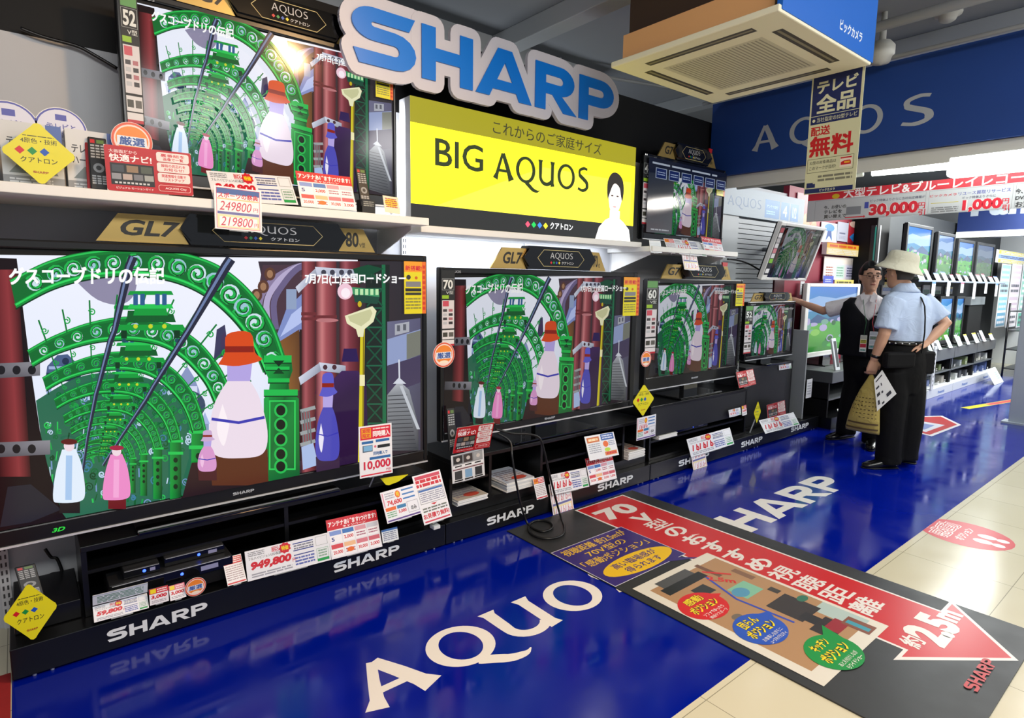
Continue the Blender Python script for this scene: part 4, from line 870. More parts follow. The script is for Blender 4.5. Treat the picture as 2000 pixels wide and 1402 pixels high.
def d_terms(a, w, h, seed=3):
    a.rect(0, 0, w, h, '#e6e6ea'); a.rect(w*.03, h*.72, w*.97, h*.97, RED); a.rect(w*.05, h*.74, w*.42, h*.95, '#e8a01c'); a.text('特典', w*.08, h*.78, w*.38, h*.92, '#c81c1c', .04); a.micro(w*.46, h*.75, w*.94, h*.95, 3, '#f2dede', seed=seed); a.micro(w*.06, h*.14, w*.94, h*.68, 7, '#a08c94', .4, seed+1); a.rect(w*.03, h*.03, w*.97, h*.08, RED)
def d_bundle(a, w, h):
    a.rect(0, 0, w, h, '#eceef2'); a.rect(w*.04, h*.73, w*.96, h*.97, '#d8203c'); a.rect(w*.08, h*.76, w*.36, h*.95, '#e8b01c'); a.text('期間', w*.11, h*.86, w*.33, h*.94, '#d8203c', .04); a.text('限定', w*.11, h*.77, w*.33, h*.85, '#d8203c', .04); a.micro(w*.42, h*.90, w*.92, h*.95, 1, '#f4dcdc'); a.text('同時購入', w*.42, h*.77, w*.93, h*.88, '#f6f0f0', .05)
    a.rect(w*.08, h*.65, w*.42, h*.70, '#2c68a8'); a.rect(w*.50, h*.66, w*.92, h*.71, '#2c68a8'); a.rect(w*.10, h*.49, w*.40, h*.62, '#5c6c80'); a.rect(w*.13, h*.51, w*.39, h*.61, '#7cb4dc'); a.ell(w*.48, h*.58, w*.035, h*.025, '#d86c84', 14); a.rect(w*.55, h*.54, w*.93, h*.60, '#1e2024')
    a.text('同時購入で', w*.42, h*.41, w*.85, h*.48, '#2c68a8', .03); a.rect(w*.30, h*.33, w*.94, h*.38, '#2c68a8'); a.text('10,000', w*.12, h*.12, w*.94, h*.31, '#d02444', .03); a.text('円引', w*.80, h*.075, w*.94, h*.12, '#d02444', .03); a.rect(w*.04, h*.03, w*.96, h*.055, '#d8203c')
def d_set(a, w, h, price='74,600'):
    a.rect(0, 0, w, h, '#e6e8f0'); a.rect(w*.03, h*.5, w*.06, h*.95, '#d890a8'); a.ell(w*.46, h*.82, w*.075, h*.12, ORG, 16); a.text('特', w*.42, h*.75, w*.5, h*.9, YEL, .04); scrawl(a, price, w*.12, h*.50, w*.54, h*.68, RED, .04)
    for y in (.88, .74, .6): a.rect(w*.58, h*y, w*.93, h*(y+.05), '#3c78bc')
    a.micro(w*.1, h*.72, w*.36, h*.94, 3, '#a8aab8', seed=4); a.rect(w*.04, h*.36, w*.33, h*.47, ORG); a.rect(w*.36, h*.36, w*.62, h*.47, '#2c78ac'); a.text('5,000', w*.38, h*.2, w*.6, h*.32, RED, .03); a.micro(w*.05, h*.14, w*.32, h*.34, 3, '#7cb08c', seed=5); a.frame(w*.65, h*.14, w*.97, h*.5, h*.012, '#8c90a0'); a.text('のみ', w*.74, h*.2, w*.9, h*.34, INK, .03); a.rect(w*.03, h*.03, w*.97, h*.08, '#5a3c8c')
def d_quote(a, w, h):
    a.rect(0, 0, w, h, '#e8e9ee'); a.rect(w*.06, h*.90, w*.95, h*.97, '#c83c54'); a.micro(w*.06, h*.73, w*.94, h*.90, 2, RED, .75, 3); a.frame(w*.06, h*.40, w*.95, h*.70, h*.008, '#4c4e58'); a.rect(w*.08, h*.645, w*.93, h*.685, '#3c68ac'); a.micro(w*.1, h*.43, w*.92, h*.63, 5, '#9c9eb0', seed=6); a.poly([(w*.4, h*.38), (w*.62, h*.38), (w*.51, h*.34)], RED)
    a.micro(w*.08, h*.22, w*.94, h*.33, 2, '#6c7068', seed=7); a.text('お見積り無料!', w*.05, h*.10, w*.96, h*.20, RED, .05); a.rect(w*.05, h*.03, w*.95, h*.06, '#c83c54')
def d_guide(a, w, h):
    a.rrect(0, 0, w, h, h*.05, '#b4121e'); a.text('大画面だから', w*.05, h*.84, w*.36, h*.92, '#f0e4e4', .02); a.text('快適ナビ!', w*.05, h*.66, w*.52, h*.82, '#f6f0f0', .045); a.rect(w*.05, h*.14, w*.54, h*.62, '#15171a')
    for i in range(3): a.rect(w*(.07+.16*i), h*.43, w*(.20+.16*i), h*.58, ('#3c444c', '#8c7458', '#4c5448')[i])
    for i in range(4): a.rect(w*(.06+.122*i), h*.26, w*(.165+.122*i), h*.39, ('#8c8e94', '#b4a49c', '#74767c', '#9ca09c')[i])
    for i in range(9): a.rect(w*(.09+.045*i), h*.17, w*(.12+.045*i), h*.21, '#c8cacc')
    a.text('ビジュアル モーションガイド', w*.1, h*.05, w*.52, h*.10, '#f0dede', .02)
    for i, (s, t) in enumerate((('裏番組を', '画像で一覧'), ('録画の見忘れを', 'お知らせ!'), ('関連情報を自動で', 'リストアップ'))):
        y = .74-.235*i; a.rrect(w*.58, h*y, w*.97, h*(y+.215), h*.05, '#e4dcd8'); a.text(s, w*.63, h*(y+.115), w*.92, h*(y+.185), RED, .03); a.text(t, w*.66, h*(y+.03), w*.9, h*(y+.10), RED, .03)
    a.rrect(w*.58, h*.06, w*.97, h*.21, h*.05, '#e8b4b0'); a.rrect(w*.587, h*.072, w*.963, h*.198, h*.045, '#b4121e'); a.text('AQUOS City', w*.66, h*.10, w*.92, h*.16, '#f0dede', .02)
def d_feat(a, w, h):
    a.rect(0, 0, w, h, '#dcdcdc'); a.rect(w*.04, h*.62, w*.96, h*.97, '#8c8e90')
    for i in range(3): a.rect(w*(.06+.31*i), h*.66, w*(.33+.31*i), h*.94, ('#2c2a2a', '#3c3432', '#9c9e9e')[i]); a.ell(w*(.2+.31*i), h*.8, w*.06, h*.07, '#c8c0b8', 14)
    a.rect(w*.04, h*.52, w*.96, h*.6, '#e8e8e8')
    for i in range(3): a.rect(w*(.1+.3*i), h*.54, w*(.3+.3*i), h*.585, '#1a1a1a')
    a.rect(w*.03, h*.44, w*.97, h*.48, '#7c4c50')
    for i in range(3): a.rect(w*(.08+.31*i), h*.1, w*(.30+.31*i), h*.4, ('#3a3c3e', '#7ca4c4', '#2c2e30')[i]); a.rect(w*(.06+.31*i), h*.03, w*(.32+.31*i), h*.08, '#1a1a1a')
def d_offer(a, w, h):
    a.rect(0, 0, w, h, '#e0e4ea'); a.rect(w*.05, h*.70, w*.46, h*.92, '#c86a2c'); a.micro(w*.10, h*.74, w*.42, h*.88, 1, '#f4dcb0', .7, 2); a.rect(w*.52, h*.72, w*.96, h*.98, '#2456a4'); a.micro(w*.56, h*.76, w*.92, h*.95, 2, '#c8d4ec'); a.micro(w*.06, h*.25, w*.46, h*.66, 5, '#a0a8b4', seed=9); a.ell(w*.64, h*.56, w*.09, h*.13, ORG, 16); a.micro(w*.74, h*.46, w*.95, h*.68, 3, '#8c98b4', seed=10); a.ell(w*.66, h*.32, w*.1, h*.08, '#b4d83c', 14); a.rect(w*.55, h*.08, w*.96, h*.24, '#d87c3c'); a.micro(w*.60, h*.1, w*.92, h*.22, 1, RED, .7, 4)
def d_small(a, w, h, price='3,000', c=RED):
    a.rect(0, 0, w, h, '#e8e6ea'); a.rect(0, h*.66, w, h, c); a.rect(w*.06, h*.7, w*.36, h*.96, YEL); a.micro(w*.42, h*.7, w*.95, h*.96, 2, '#f0dcdc'); a.text(price, w*.08, h*.32, w*.92, h*.58, RED, .05, .1); a.micro(w*.1, h*.08, w*.9, h*.26, 2, '#a49ca4')
def d_lines(a, w, h, c='#8088a0', top='#3c6cac'): a.rect(0, 0, w, h, '#dfe5e9'); a.rect(0, h*.85, w, h, top); a.micro(w*.08, h*.1, w*.92, h*.8, 5, c)
def d_notice(a, w, h): a.rect(0, 0, w, h, '#e4e0c4'); a.ell(w*.5, h*.6, w*.42, h*.26, '#e8c83c', 16); a.micro(w*.12, h*.3, w*.88, h*.9, 5, '#b4544c', .5, 12)
def card(label, TL, BL, BR, y0, draw, name='price_card', group=None, anchor=None, thick=.0016, minlean=0.0, clip=True, **kw):
    """a card given by three corners measured in the photo; its foot stands in the plane y = y0"""
    bl, br = onY(*BL, y0), onY(*BR, y0); tl = onX(*TL, bl.x); u = (br-bl); w = u.length; un = u/w; v = tl-bl
    v = v-un*v.dot(un)
    if abs(v.y) > .75*abs(v.z): v.y = math.copysign(.75*abs(v.z), v.y)
    if v.y < 0 and minlean == 0: v.y = v.y*.5
    h = v.length; M = F3(bl, un, v); m = MB(); m.box(0, w, 0, h, -thick, 0, PAPER, M); a = Art(); draw(a, w, h, **kw); m.art(a, M)
    n = M.to_3x3() @ Vector((0, 0, 1)); base = bl+u*.5
    t = thing(name, label, 'card', base, group); m.obj('printed_sheet', t)
    if clip:
        p = base-n*thick; q = Vector(anchor) if anchor else Vector((base.x, y0+.06, base.z-.004))
        c = MB(); c.box(w*.3, w*.7, -.004, h*.14, -thick-.004, -thick, ACR, M); c.tube([p+v*.05-n*.003, p-n*.02-Vector((0, 0, .002)), q], .0035, ACR, 8); c.obj('clear_holder', t)
    return t
YB = 2.52      # fronts of the plinths
card('price card reading 949,800 on the plinth of the largest television', (476, 1078), (484, 1136), (647, 1093), YB, d_wide)
card('small red-topped terms card left of the 949,800 card', (432, 1088), (445, 1145), (482, 1134), YB, d_terms)
card('red antenna campaign card right of the 949,800 card', (634, 1017), (648, 1093), (747, 1067), YB, d_camp)
card('little blue card at the right end of the 949,800 row', (744, 1036), (748, 1061), (779, 1053), YB, d_lines)
card('price card reading 59,800 before the recorder', (180, 1184), (184, 1216), (291, 1187), YB, d_wide, price='59,800', seed=5)
card('narrow pale label strip above the 59,800 card', (181, 1168), (181, 1183), (288, 1156), YB+.02, d_lines, c='#5c8c74', top='#c4ccd8')
card('red-topped 3,000 card right of the 59,800 card', (290, 1152), (293, 1183), (330, 1173), YB, d_small)
card('pink-topped 3,000 card second right of the 59,800 card', (329, 1145), (333, 1174), (364, 1165), YB, d_small, c='#d86c84')
card('upright bundle card reading 10,000 before the largest screen', (698, 834), (703, 935), (767, 923), 2.50, d_bundle, anchor=(onY(735, 958, 2.53).x, 2.60, .40))
card('set-price card reading 74,600 under the yellow ribbon', (744, 962), (757, 1023), (824, 1002), 2.50, d_set, anchor=(onY(790, 1010, 2.5).x, 2.60, .30))
card('white estimate card with red headline at the right plinth end', (808, 930), (829, 1026), (883, 1008), 2.48, d_quote, anchor=(onY(855, 1030, 2.5).x, 2.55, .127))
card('red viewing-guide card at the left foot of the 70-inch set', (892, 836), (884, 886), (956, 873), 2.57, d_guide, minlean=1)
card('black and white feature card under the red guide card', (882, 890), (884, 945), (947, 928), 2.57, d_feat)
card('terms card left of the cable loop', (1040, 935), (1049, 976), (1070, 970), YB, d_terms, seed=13)
card('wide price card behind the cable loop', (1071, 928), (1079, 967), (1151, 950), YB, d_wide, price=None, seed=21)
card('handwritten price card behind the hanging cable', (1073, 946), (1082, 1015), (1122, 1000), YB-.012, d_hand, p1=None, p2=None)
card('antenna campaign card right of the cable loop', (1142, 896), (1153, 948), (1205, 934), YB, d_camp)
card('tall offer card above the 70-inch campaign card', (1140, 853), (1152, 900), (1209, 888), 2.505, d_offer)
card('white card hanging below the middle yellow diamond', (1245, 817), (1243, 861), (1280, 851), 2.53, d_set, price=None)
card('wide price card under the 60-inch television', (1341, 858), (1350, 893), (1434, 867), YB, d_wide, price=None, seed=31)
card('handwritten price card under the 60-inch television', (1347, 868), (1355, 922), (1382, 912), YB-.012, d_hand, p1=None, p2=None)
card('red guide card at the right foot of the 60-inch set', (1438, 727), (1444, 758), (1477, 750), 2.56, d_guide, minlean=1)
card('white device card inside the 60-inch rack', (1423, 801), (1425, 815), (1448, 809), 2.57, d_wide, price=None, seed=41)
card('small red card inside the 60-inch rack', (1449, 793), (1450, 812), (1459, 809), 2.57, d_small)
card('red guide card before the smallest floor-row television', (1498, 791), (1500, 820), (1535, 809), 2.58, d_guide, minlean=1)
card('wide price card before the smallest floor-row television', (1482, 821), (1495, 847), (1562, 829), YB-.02, d_wide, price=None, seed=51)
card('tiny white label on the rack of the smallest television', (1521, 711), (1522, 723), (1546, 719), 2.655, d_wide, price=None, seed=55, clip=False)
# on the upper shelves
US = 2.552
card('wide price card below the 52-inch television', (405, 333), (418, 392), (583, 400), US, d_wide, price='249,800', seed=61, anchor=(onY(500, 398, US).x, 2.60, 1.692))
card('handwritten 249800 and 219800 card hanging off the long shelf', (415, 361), (420, 446), (512, 454), 2.535, d_hand, anchor=(onY(470, 450, 2.53).x, 2.552, 1.675))
card('red antenna campaign card on the long shelf', (577, 333), (589, 403), (697, 412), US, d_camp, anchor=(onY(640, 408, US).x, 2.60, 1.692))
card('red viewing-guide card on the long shelf, beside a remote', (204, 281), (210, 371), (378, 383), US+.02, d_guide, anchor=(onY(300, 380, US).x, 2.64, 1.692))
card('small yellow notice card at the right end of the long shelf', (746, 381), (752, 414), (782, 418), US+.03, d_notice, anchor=(onY(765, 418, US).x, 2.64, 1.692))
SS = 2.585
card('terms card below the 46-inch television', (1296, 465), (1306, 493), (1325, 494), SS, d_terms, seed=71, anchor=(onY(1315, 494, SS).x, 2.63, 1.642))
card('wide price card below the 46-inch television', (1313, 466), (1327, 496), (1381, 501), SS, d_wide, price=None, seed=72, anchor=(onY(1350, 498, SS).x, 2.63, 1.642))
card('handwritten price card hanging off the short shelf', (1328, 481), (1337, 526), (1366, 528), 2.57, d_hand, p1=None, p2=None, anchor=(onY(1350, 500, 2.57).x, 2.582, 1.62))
card('red-topped campaign card below the 46-inch television', (1368, 461), (1379, 498), (1417, 503), SS, d_camp, anchor=(onY(1400, 500, SS).x, 2.63, 1.642))
card('blank white stand card at the left of the short shelf', (1268, 469), (1271, 493), (1293, 494), SS, d_lines, c='#d8dce0', top='#e4e6e8', anchor=(onY(1282, 494, SS).x, 2.63, 1.642))

def diamond(label, T, R_, B, L, y, stand):
    P = [onY(*p, y) for p in (B, R_, T, L)]; c = (P[0]+P[2])/2; sw = (P[1]-P[3]).length/2; sh = (P[2]-P[0]).length/2; r = min(sw, sh)*.22
    m = MB(); M = F3(c, (1, 0, 0), (0, 0, 1)); o = []
    for k in range(4):
        an = math.radians(-90+90*k); px, py = sw*math.cos(an), sh*math.sin(an)
        for j in (-2, -1, 0, 1, 2):
            f = .88-.055*abs(j)*abs(j)*.5; an2 = an+math.radians(6.0*j); o.append((sw*math.cos(an2)*(f+.06), sh*math.sin(an2)*(f+.06)))
    m.prism(o, -.003, 0, mat('card_yellow', '#ddd414', .4), M); a = Art()
    a.text('4原色・技術', -sw*.46, sh*.30, sw*.48, sh*.46, '#2a2a16', .02); dots4(a, -sw*.5, sh*.06, sw*.26, ('#c8141e', '#0a8a3c', '#1450b4', '#dcd41c'), 1.22, None); a.text('クアトロン', -sw*.5, -sh*.30, sw*.46, -sh*.13, '#2a2a16', .01); a.micro(-sw*.4, sh*.50, sw*.4, sh*.55, 1, '#5a581c'); sharp(a, -sw*.2, -sh*.62, sw*.2, -sh*.55, '#a03c1c')
    m.art(a, M); t = thing('diamond_card', label, 'card', (P[0].x, y, P[0].z), 'yellow four-colour diamond cards'); m.obj('printed_sheet', t)
    q = MB(); q.tube([c-Vector((0, -.004, sh*.2)), Vector(stand)], .006, ACR, 8); q.obj('clear_holder', t)
diamond('yellow diamond card at the left end of the long shelf', (68, 236), (152, 313), (86, 363), (0, 291), 2.60, (.12, 2.66, 1.692))
diamond('yellow diamond card at the lower left plinth corner', (62, 1137), (111, 1206), (58, 1254), (16, 1184), 2.50, (.02, 2.66, .20))
diamond('yellow diamond card between the 70-inch and 60-inch sets', (1257, 750), (1278, 786), (1257, 813), (1237, 780), 2.56, (3.36, 2.62, .445))
diamond('edge-on yellow diamond card beside the smallest rack', (1479, 784), (1487, 806), (1480, 826), (1474, 804), 2.56, (4.80, 2.6, .127))
def disc_sticker(label, cx, cy, y, r, blue=False, name='round_sticker', hold=None):
    c = onY(cx, cy, y); M = F3(c, (1, 0, 0), (0, 0, 1)); m = MB(); m.prism([(r*math.cos(2*math.pi*i/28), r*math.sin(2*math.pi*i/28)) for i in range(28)], -.002, 0, PAPER, M); a = Art()
    if blue:
        a.ell(0, 0, r*.97, r*.97, '#4c4ea4'); a.ell(0, 0, r*.90, r*.90, '#d4d4e2'); a.rect(-r*.2, r*.42, r*.22, r*.68, '#4c4ea4'); a.text('テレビと', -r*.55, r*.02, r*.55, r*.28, '#3c3e98', .02); a.text('ご一緒に', -r*.6, -r*.34, r*.6, -r*.06, '#3c3e98', .02); a.text('いかがですか', -r*.45, -r*.58, r*.45, -r*.42, '#6a6cb0', .01)
    else:
        a.ell(0, 0, r*.98, r*.98, '#d85a3c'); a.ell(0, 0, r*.86, r*.86, '#f0d8d0'); a.ell(0, r*.05, r*.78, r*.72, '#e8842c'); a.poly([(-r*.7, r*.22), (r*.7, r*.22), (r*.72, -r*.3), (-r*.72, -r*.3)], '#dce4ee'); a.text('厳選', -r*.6, -r*.26, r*.6, r*.18, '#28509c', .05); a.ell(0, -r*.55, r*.4, r*.12, '#f4e4cc', 14)
    m.art(a, M); o = m.obj(name, at=c, label=label, cat='sticker' if name == 'round_sticker' else 'sign')
    return o
disc_sticker('round orange selected-product sticker on the largest set\'s 59,800 row', 382, 1146, YB-.001, .038)
disc_sticker('round orange sticker behind the red guide card on the long shelf', 258, 275, 2.63, .065)
disc_sticker('round orange sticker on the left bezel of the 70-inch set', 867, 693, 2.683, .068)
disc_sticker('round orange sticker on the left bezel of the 60-inch set', 1262, 701, 2.683, .058)
disc_sticker('round white and blue sign at the extreme left of the long shelf', 18, 247, 2.72, .084, True, 'round_sign')
disc_sticker('round white and blue sign behind the upper yellow diamond', 120, 254, 2.72, .076, True, 'round_sign')
def size_card(label, num, TL, BR, y):
    p, q = onY(*TL, y), onY(*BR, y); w, h = q.x-p.x, p.z-q.z; M = F3((p.x, y, q.z), (1, 0, 0), (0, 0, 1)); m = MB(); m.box(0, w, 0, h, -.002, 0, mat('card_black', '#101214', .5), M); a = Art()
    a.rect(w*.06, h*.90, w*.94, h*.99, '#5a9450') if num in ('52', '60') else None
    a.frame(w*.05, h*.74, w*.95, h*.89, w*.03, '#8c9090'); a.text(num, w*.14, h*.755, w*.86, h*.875, '#d8dcd8', .03); a.text('V型', w*.35, h*.69, w*.9, h*.73, '#d0d4d0', .02); a.rect(w*.05, h*.63, w*.55, h*.675, '#8cb81c'); a.rect(w*.05, h*.24, w*.95, h*.61, '#d0ccce'); a.rect(w*.1, h*.53, w*.55, h*.60, '#c04858')
    for i in range(8): a.rect(w*(.12+.42*(i % 2)), h*(.46-.055*(i//2)), w*(.42+.42*(i % 2)), h*(.495-.055*(i//2)), ('#3a3438', '#a8646c', '#b4b6ba', '#2a2628')[i % 4])
    a.rect(w*.05, h*.10, w*.95, h*.22, '#d4d2d2'); a.rect(w*.1, h*.13, w*.45, h*.19, '#3c3a30'); a.rect(w*.55, h*.13, w*.9, h*.19, '#55524c'); a.rect(w*.05, h*.02, w*.95, h*.09, '#d8d4d4'); a.rect(w*.05, h*.01, w*.95, h*.035, '#b81c2c')
    m.art(a, M); m.obj('size_card', at=(p.x+w/2, y, q.z), label=label, cat='card', group='screen-size strips on the left bezels')
size_card('vertical 52-inch size strip on the upper left television', '52', (231, -18), (283, 246), 2.786)
size_card('vertical 70-inch size strip on the 70-inch set', '70', (862, 527), (888, 676), 2.686)
size_card('vertical 60-inch size strip on the 60-inch set', '60', (1264, 547), (1280, 691), 2.686)
size_card('vertical size strip on the smallest floor-row set', '52', (1457, 597), (1466, 690), 2.686)
size_card('vertical 46-inch size strip on the set beside the yellow sign', '46', (1258, 302), (1271, 440), 2.786)
def promo(label, TL, BR, y):
    p, q = onY(*TL, y), onY(*BR, y); w, h = q.x-p.x, p.z-q.z; M = F3((p.x, y, q.z), (1, 0, 0), (0, 0, 1)); m = MB(); m.box(0, w, 0, h, -.0015, 0, mat('card_yellow', '#ddd414', .4), M); a = Art()
    a.rect(0, h*.80, w*.82, h, '#e89c1c'); a.text('新搭載!', w*.06, h*.83, w*.80, h*.92, RED, .05); a.rect(w*.82, 0, w, h, '#e0701c'); a.micro(w*.85, h*.05, w*.97, h*.95, 9, '#c82c1c', .6); a.ell(w*.2, h*.70, w*.1, h*.045, '#2c2c30', 14); a.ell(w*.55, h*.69, w*.07, h*.03, '#c8641c', 12); a.rect(w*.08, h*.52, w*.76, h*.62, '#7c7e84'); a.rect(w*.05, h*.43, w*.78, h*.49, '#1c1c1e'); a.rect(w*.05, h*.36, w*.78, h*.41, '#2a2a24'); a.micro(w*.06, h*.08, w*.77, h*.32, 4, '#8c8a3c', .5)
    m.art(a, M); m.obj('promo_sticker', at=(p.x+w/2, y, q.z), label=label, cat='sticker', group='yellow promotion stickers on the upper right bezels')
promo('yellow promotion sticker on the right corner of the largest set', (789, 510), (832, 612), 2.685)
promo('yellow promotion sticker on the right corner of the 70-inch set', (1219, 541), (1247, 616), 2.685)
promo('yellow promotion sticker on the right corner of the 60-inch set', (1439, 554), (1453, 597), 2.685)
promo('yellow promotion sticker on the right corner of the 52-inch set', (733, 119), (768, 196), 2.785)
promo('yellow promotion sticker on the right corner of the 46-inch set', (1402, 336), (1415, 384), 2.785)

# ------------------------------------------------------------------ loose things on the shelves and racks
def remote(label, p0, p1, wd, y, holder=False):
    """a remote control leaning upright; p0 foot, p1 head in the photo"""
    a0, a1 = onY(*p0, y), onY(*p1, y+.05); v = a1-a0; h = v.length; M = F3(a0-Vector((wd/2, 0, 0)), (1, 0, 0), v)
    t = thing('remote_control', label, 'remote control', a0); m = MB(); m.box(0, wd, 0, h, -.014, 0, DARK, M, bev=.004); m.obj('body', t)
    b = MB(); a = Art(); a.rect(wd*.12, h*.88, wd*.36, h*.95, '#c02028'); a.rect(wd*.45, h*.88, wd*.85, h*.95, '#5a7a3c'); a.hold = True
    for r in range(9):
        for c in range(3): a.rect(wd*(.12+.27*c), h*(.10+.045*r) if r < 4 else h*(.38+.055*r), wd*(.33+.27*c), h*(.13+.045*r) if r < 4 else h*(.41+.055*r), '#a4a8ac')
    a.ell(wd*.5, h*.41, wd*.3, h*.09, '#8c9094', 16); a.k += 1; a.ell(wd*.5, h*.41, wd*.15, h*.045, '#2a2c30', 14)
    b.art(a, M); b.obj('buttons', t)
    if holder: c = MB(); c.box(-.008, wd+.008, -.004, h*1.03, -.022, -.015, mat('holder_red', '#a8141e', .4), M, bev=.002); c.obj('red_holder', t)
remote('remote control in a red holder on the long shelf', (196, 370), (189, 268), .055, 2.60, True)
remote('black remote control leaning right of the shelf campaign card', (716, 402), (704, 328), .05, 2.60)
remote('remote control standing behind the lower left diamond card', (66, 1166), (48, 1104), .06, 2.70)
remote('grey remote control at the left foot of the 70-inch set', (886, 880), (880, 797), .05, 2.60)
remote('small black remote by the right foot of the 60-inch set', (1441, 742), (1440, 704), .045, 2.66)
def carton(label, x0, x1, z0, z1, y0, y1, draw, col='#d4d6d8', name='product_box'):
    m = MB(); m.box(x0, x1, y0, y1, z0, z1, mat('carton_'+col[1:], col, .55)); a = Art(); draw(a, x1-x0, z1-z0); m.art(a, F3((x0, y0, z0), (1, 0, 0), (0, 0, 1))); m.obj(name, at=((x0+x1)/2, (y0+y1)/2, z0), label=label, cat='box')
def d_hdd(a, w, h): a.text('テレビ用', w*.1, h*.62, w*.6, h*.76, INK, .03); a.text('ハードディスク', w*.1, h*.44, w*.92, h*.58, INK, .03); a.rect(0, 0, w, h*.16, '#8c8e90'); a.micro(w*.1, h*.04, w*.8, h*.13, 2, '#d4d6d8'); a.rect(w*.74, h*.7, w, h, '#4c64a8'); a.poly([(w*.1, h*.2), (w*.9, h*.2), (w*.8, h*.4), (w*.3, h*.4)], '#7c8484')
carton('white hard-disk carton right of the upper yellow diamond', .17, .335, 1.692, 1.90, 2.66, 2.78, d_hdd)
carton('white carton behind the upper yellow diamond', -.005, .16, 1.692, 1.90, 2.66, 2.78, d_hdd, '#cfd2d4')
carton('white carton at the extreme left of the long shelf', -.19, -.015, 1.692, 1.90, 2.66, 2.80, d_hdd, '#c8ccd0')
carton('small black demo box at the right end of the long shelf', 1.245, 1.31, 1.692, 1.755, 2.60, 2.66, lambda a, w, h: a.micro(w*.1, h*.5, w*.9, h*.9, 3, '#8c8c84'), '#161718', 'demo_box')
def recorder(label, x0, x1, z0, z1, y0, light='#2c4cff'):
    t = thing('disc_recorder', label, 'recorder', ((x0+x1)/2, y0+.12, z0)); MB().box(x0, x1, y0, y0+.24, z0, z1, DARK, bev=.003).obj('case', t)
    m = MB(); m.box(x0, x1, y0-.004, y0, z0+.002, z1-.002, GLOSSB); a = Art(); w, h = x1-x0, z1-z0; a.rect(w*.72, h*.3, w*.87, h*.7, '#8a8cb0'); a.rect(w*.02, h*.88, w*.98, h*.95, '#a4a8b0'); m.art(a, F3((x0, y0-.004, z0), (1, 0, 0), (0, 0, 1))); fp = m.obj('front_panel', t)
    l = MB(); l.ball((x0+w*.56, y0-.005, z0+h*.5), .006, .003, .006, mat('led_blue', '#1020ff', .4, emit=light, es=6), 6); l.obj('power_light', fp)
recorder('black disc recorder with a blue light in the largest rack', .19, .62, .199, .247, 2.575)
recorder('slim dark recorder on top of the blue-lit recorder', .38, .60, .249, .284, 2.62, '#e8e8c8')
recorder('small player at the left on top of the blue-lit recorder', .24, .36, .249, .281, 2.60)
recorder('dark recorder on the open shelf below the 60-inch set', 3.75, 4.20, .268, .31, 2.64, '#e8f0ff')
MB().box(.19, .62, 2.58, 2.82, .146, .198, MATTEB, bev=.004).obj('player_box', at=(.4, 2.7, .146), label='plain black unit under the blue-lit recorder', cat='recorder')
def paper_stack(label, px, py, w, z0, n, y0, cover='#d8c8c0', seed=0):
    c = onY(px, py, y0); rd = random.Random(seed); m = MB(); z = z0
    for i in range(n): dx, dy = rd.uniform(-.004, .004), rd.uniform(-.004, .004); m.box(c.x+dx, c.x+dx+w, y0+dy, y0+dy+.24, z, z+.0042, PAPER); z += .0046
    a = Art(); a.rect(0, 0, w, .24, cover); a.micro(w*.1, .03, w*.9, .2, 6, '#8c8088'); a.ell(w*.62, .05, w*.25, .03, '#b84a3c', 16); m.art(a, F3((c.x, y0, z-.0004), (1, 0, 0), (0, 1, 0))); m.obj('paper_stack', at=(c.x+w/2, y0+.12, z0), label=label, cat='papers')
paper_stack('printed magazine lying in the left bay of the 70-inch rack', 894, 983, .20, .187, 7, 2.575, '#b4aca0', 1)
paper_stack('stack of white brochures left of the cable in the 70-inch rack', 990, 946, .21, .187, 13, 2.575, '#c4c8d4', 2)
paper_stack('stack of brochures at the right end of the 70-inch rack', 1227, 905, .175, .187, 12, 2.575, '#d4ccc4', 3)
paper_stack('stack of brochures at the left end of the 60-inch rack', 1287, 854, .22, .266, 6, 2.60, '#d0d2cc', 4)
m = MB(); P = [onY(*p, 2.56) for p in ((746, 936), (800, 928), (780, 942), (762, 949), (756, 948))]; M = F3((0, 2.575, 0), (1, 0, 0), (0, 0, 1)); m.prism([(p.x, p.z) for p in P][::-1], -.004, .002, mat('card_yellow', '#ddd414', .4), M)
m.obj('yellow_ribbon', at=(P[0].x, 2.57, P[2].z), label='folded yellow ribbon card beside the 10,000 card', cat='card')
m = MB(); c = onY(850, 1027, 2.52); m.box(c.x-.02, c.x+.02, 2.50, 2.545, c.z-.012, c.z+.008, WHITE, bev=.004); m.obj('card_clip', at=c, label='white clip on the plinth edge under the estimate card', cat='clip')
def cable():
    A = [onY(x, y, Y) for x, y, Y in ((968, 838, 2.60), (1000, 846, 2.57), (1035, 848, 2.53), (1054, 856, 2.51), (1063, 880, 2.50), (1072, 920, 2.49), (1083, 965, 2.48), (1094, 1005, 2.46))]
    B = [onZ(x, y, .014) for x, y in ((1103, 1030), (1096, 1046), (1070, 1052), (1045, 1047), (1033, 1035), (1036, 1022), (1052, 1016), (1074, 1020), (1079, 1030), (1062, 1038), (1042, 1032))]
    D = [onY(x, y, Y) for x, y, Y in ((1028, 1018, 2.48), (1016, 980, 2.49), (1006, 930, 2.50), (1000, 890, 2.52), (996, 862, 2.56), (972, 846, 2.60))]
    MB().tube([Vector(p) for p in spl([tuple(p) for p in A+B+D], 6)], .0065, mat('cable_black', '#0c0c0d', .35), 10).obj('power_cable', at=B[0], label='loose black cable looping from the 70-inch rack onto the mat', cat='cable')
cable()
MB().tube([Vector(p) for p in spl([tuple(onY(x, y, 2.97)) for x, y in ((40, 55), (85, 72), (150, 90), (185, 108), (229, 134))], 6)], .007, mat('cable_black', '#0c0c0d', .35), 8).obj('power_cable', at=onY(85, 72, 2.97), label='black cable sagging across the grey wall left of the 52-inch set', cat='cable')
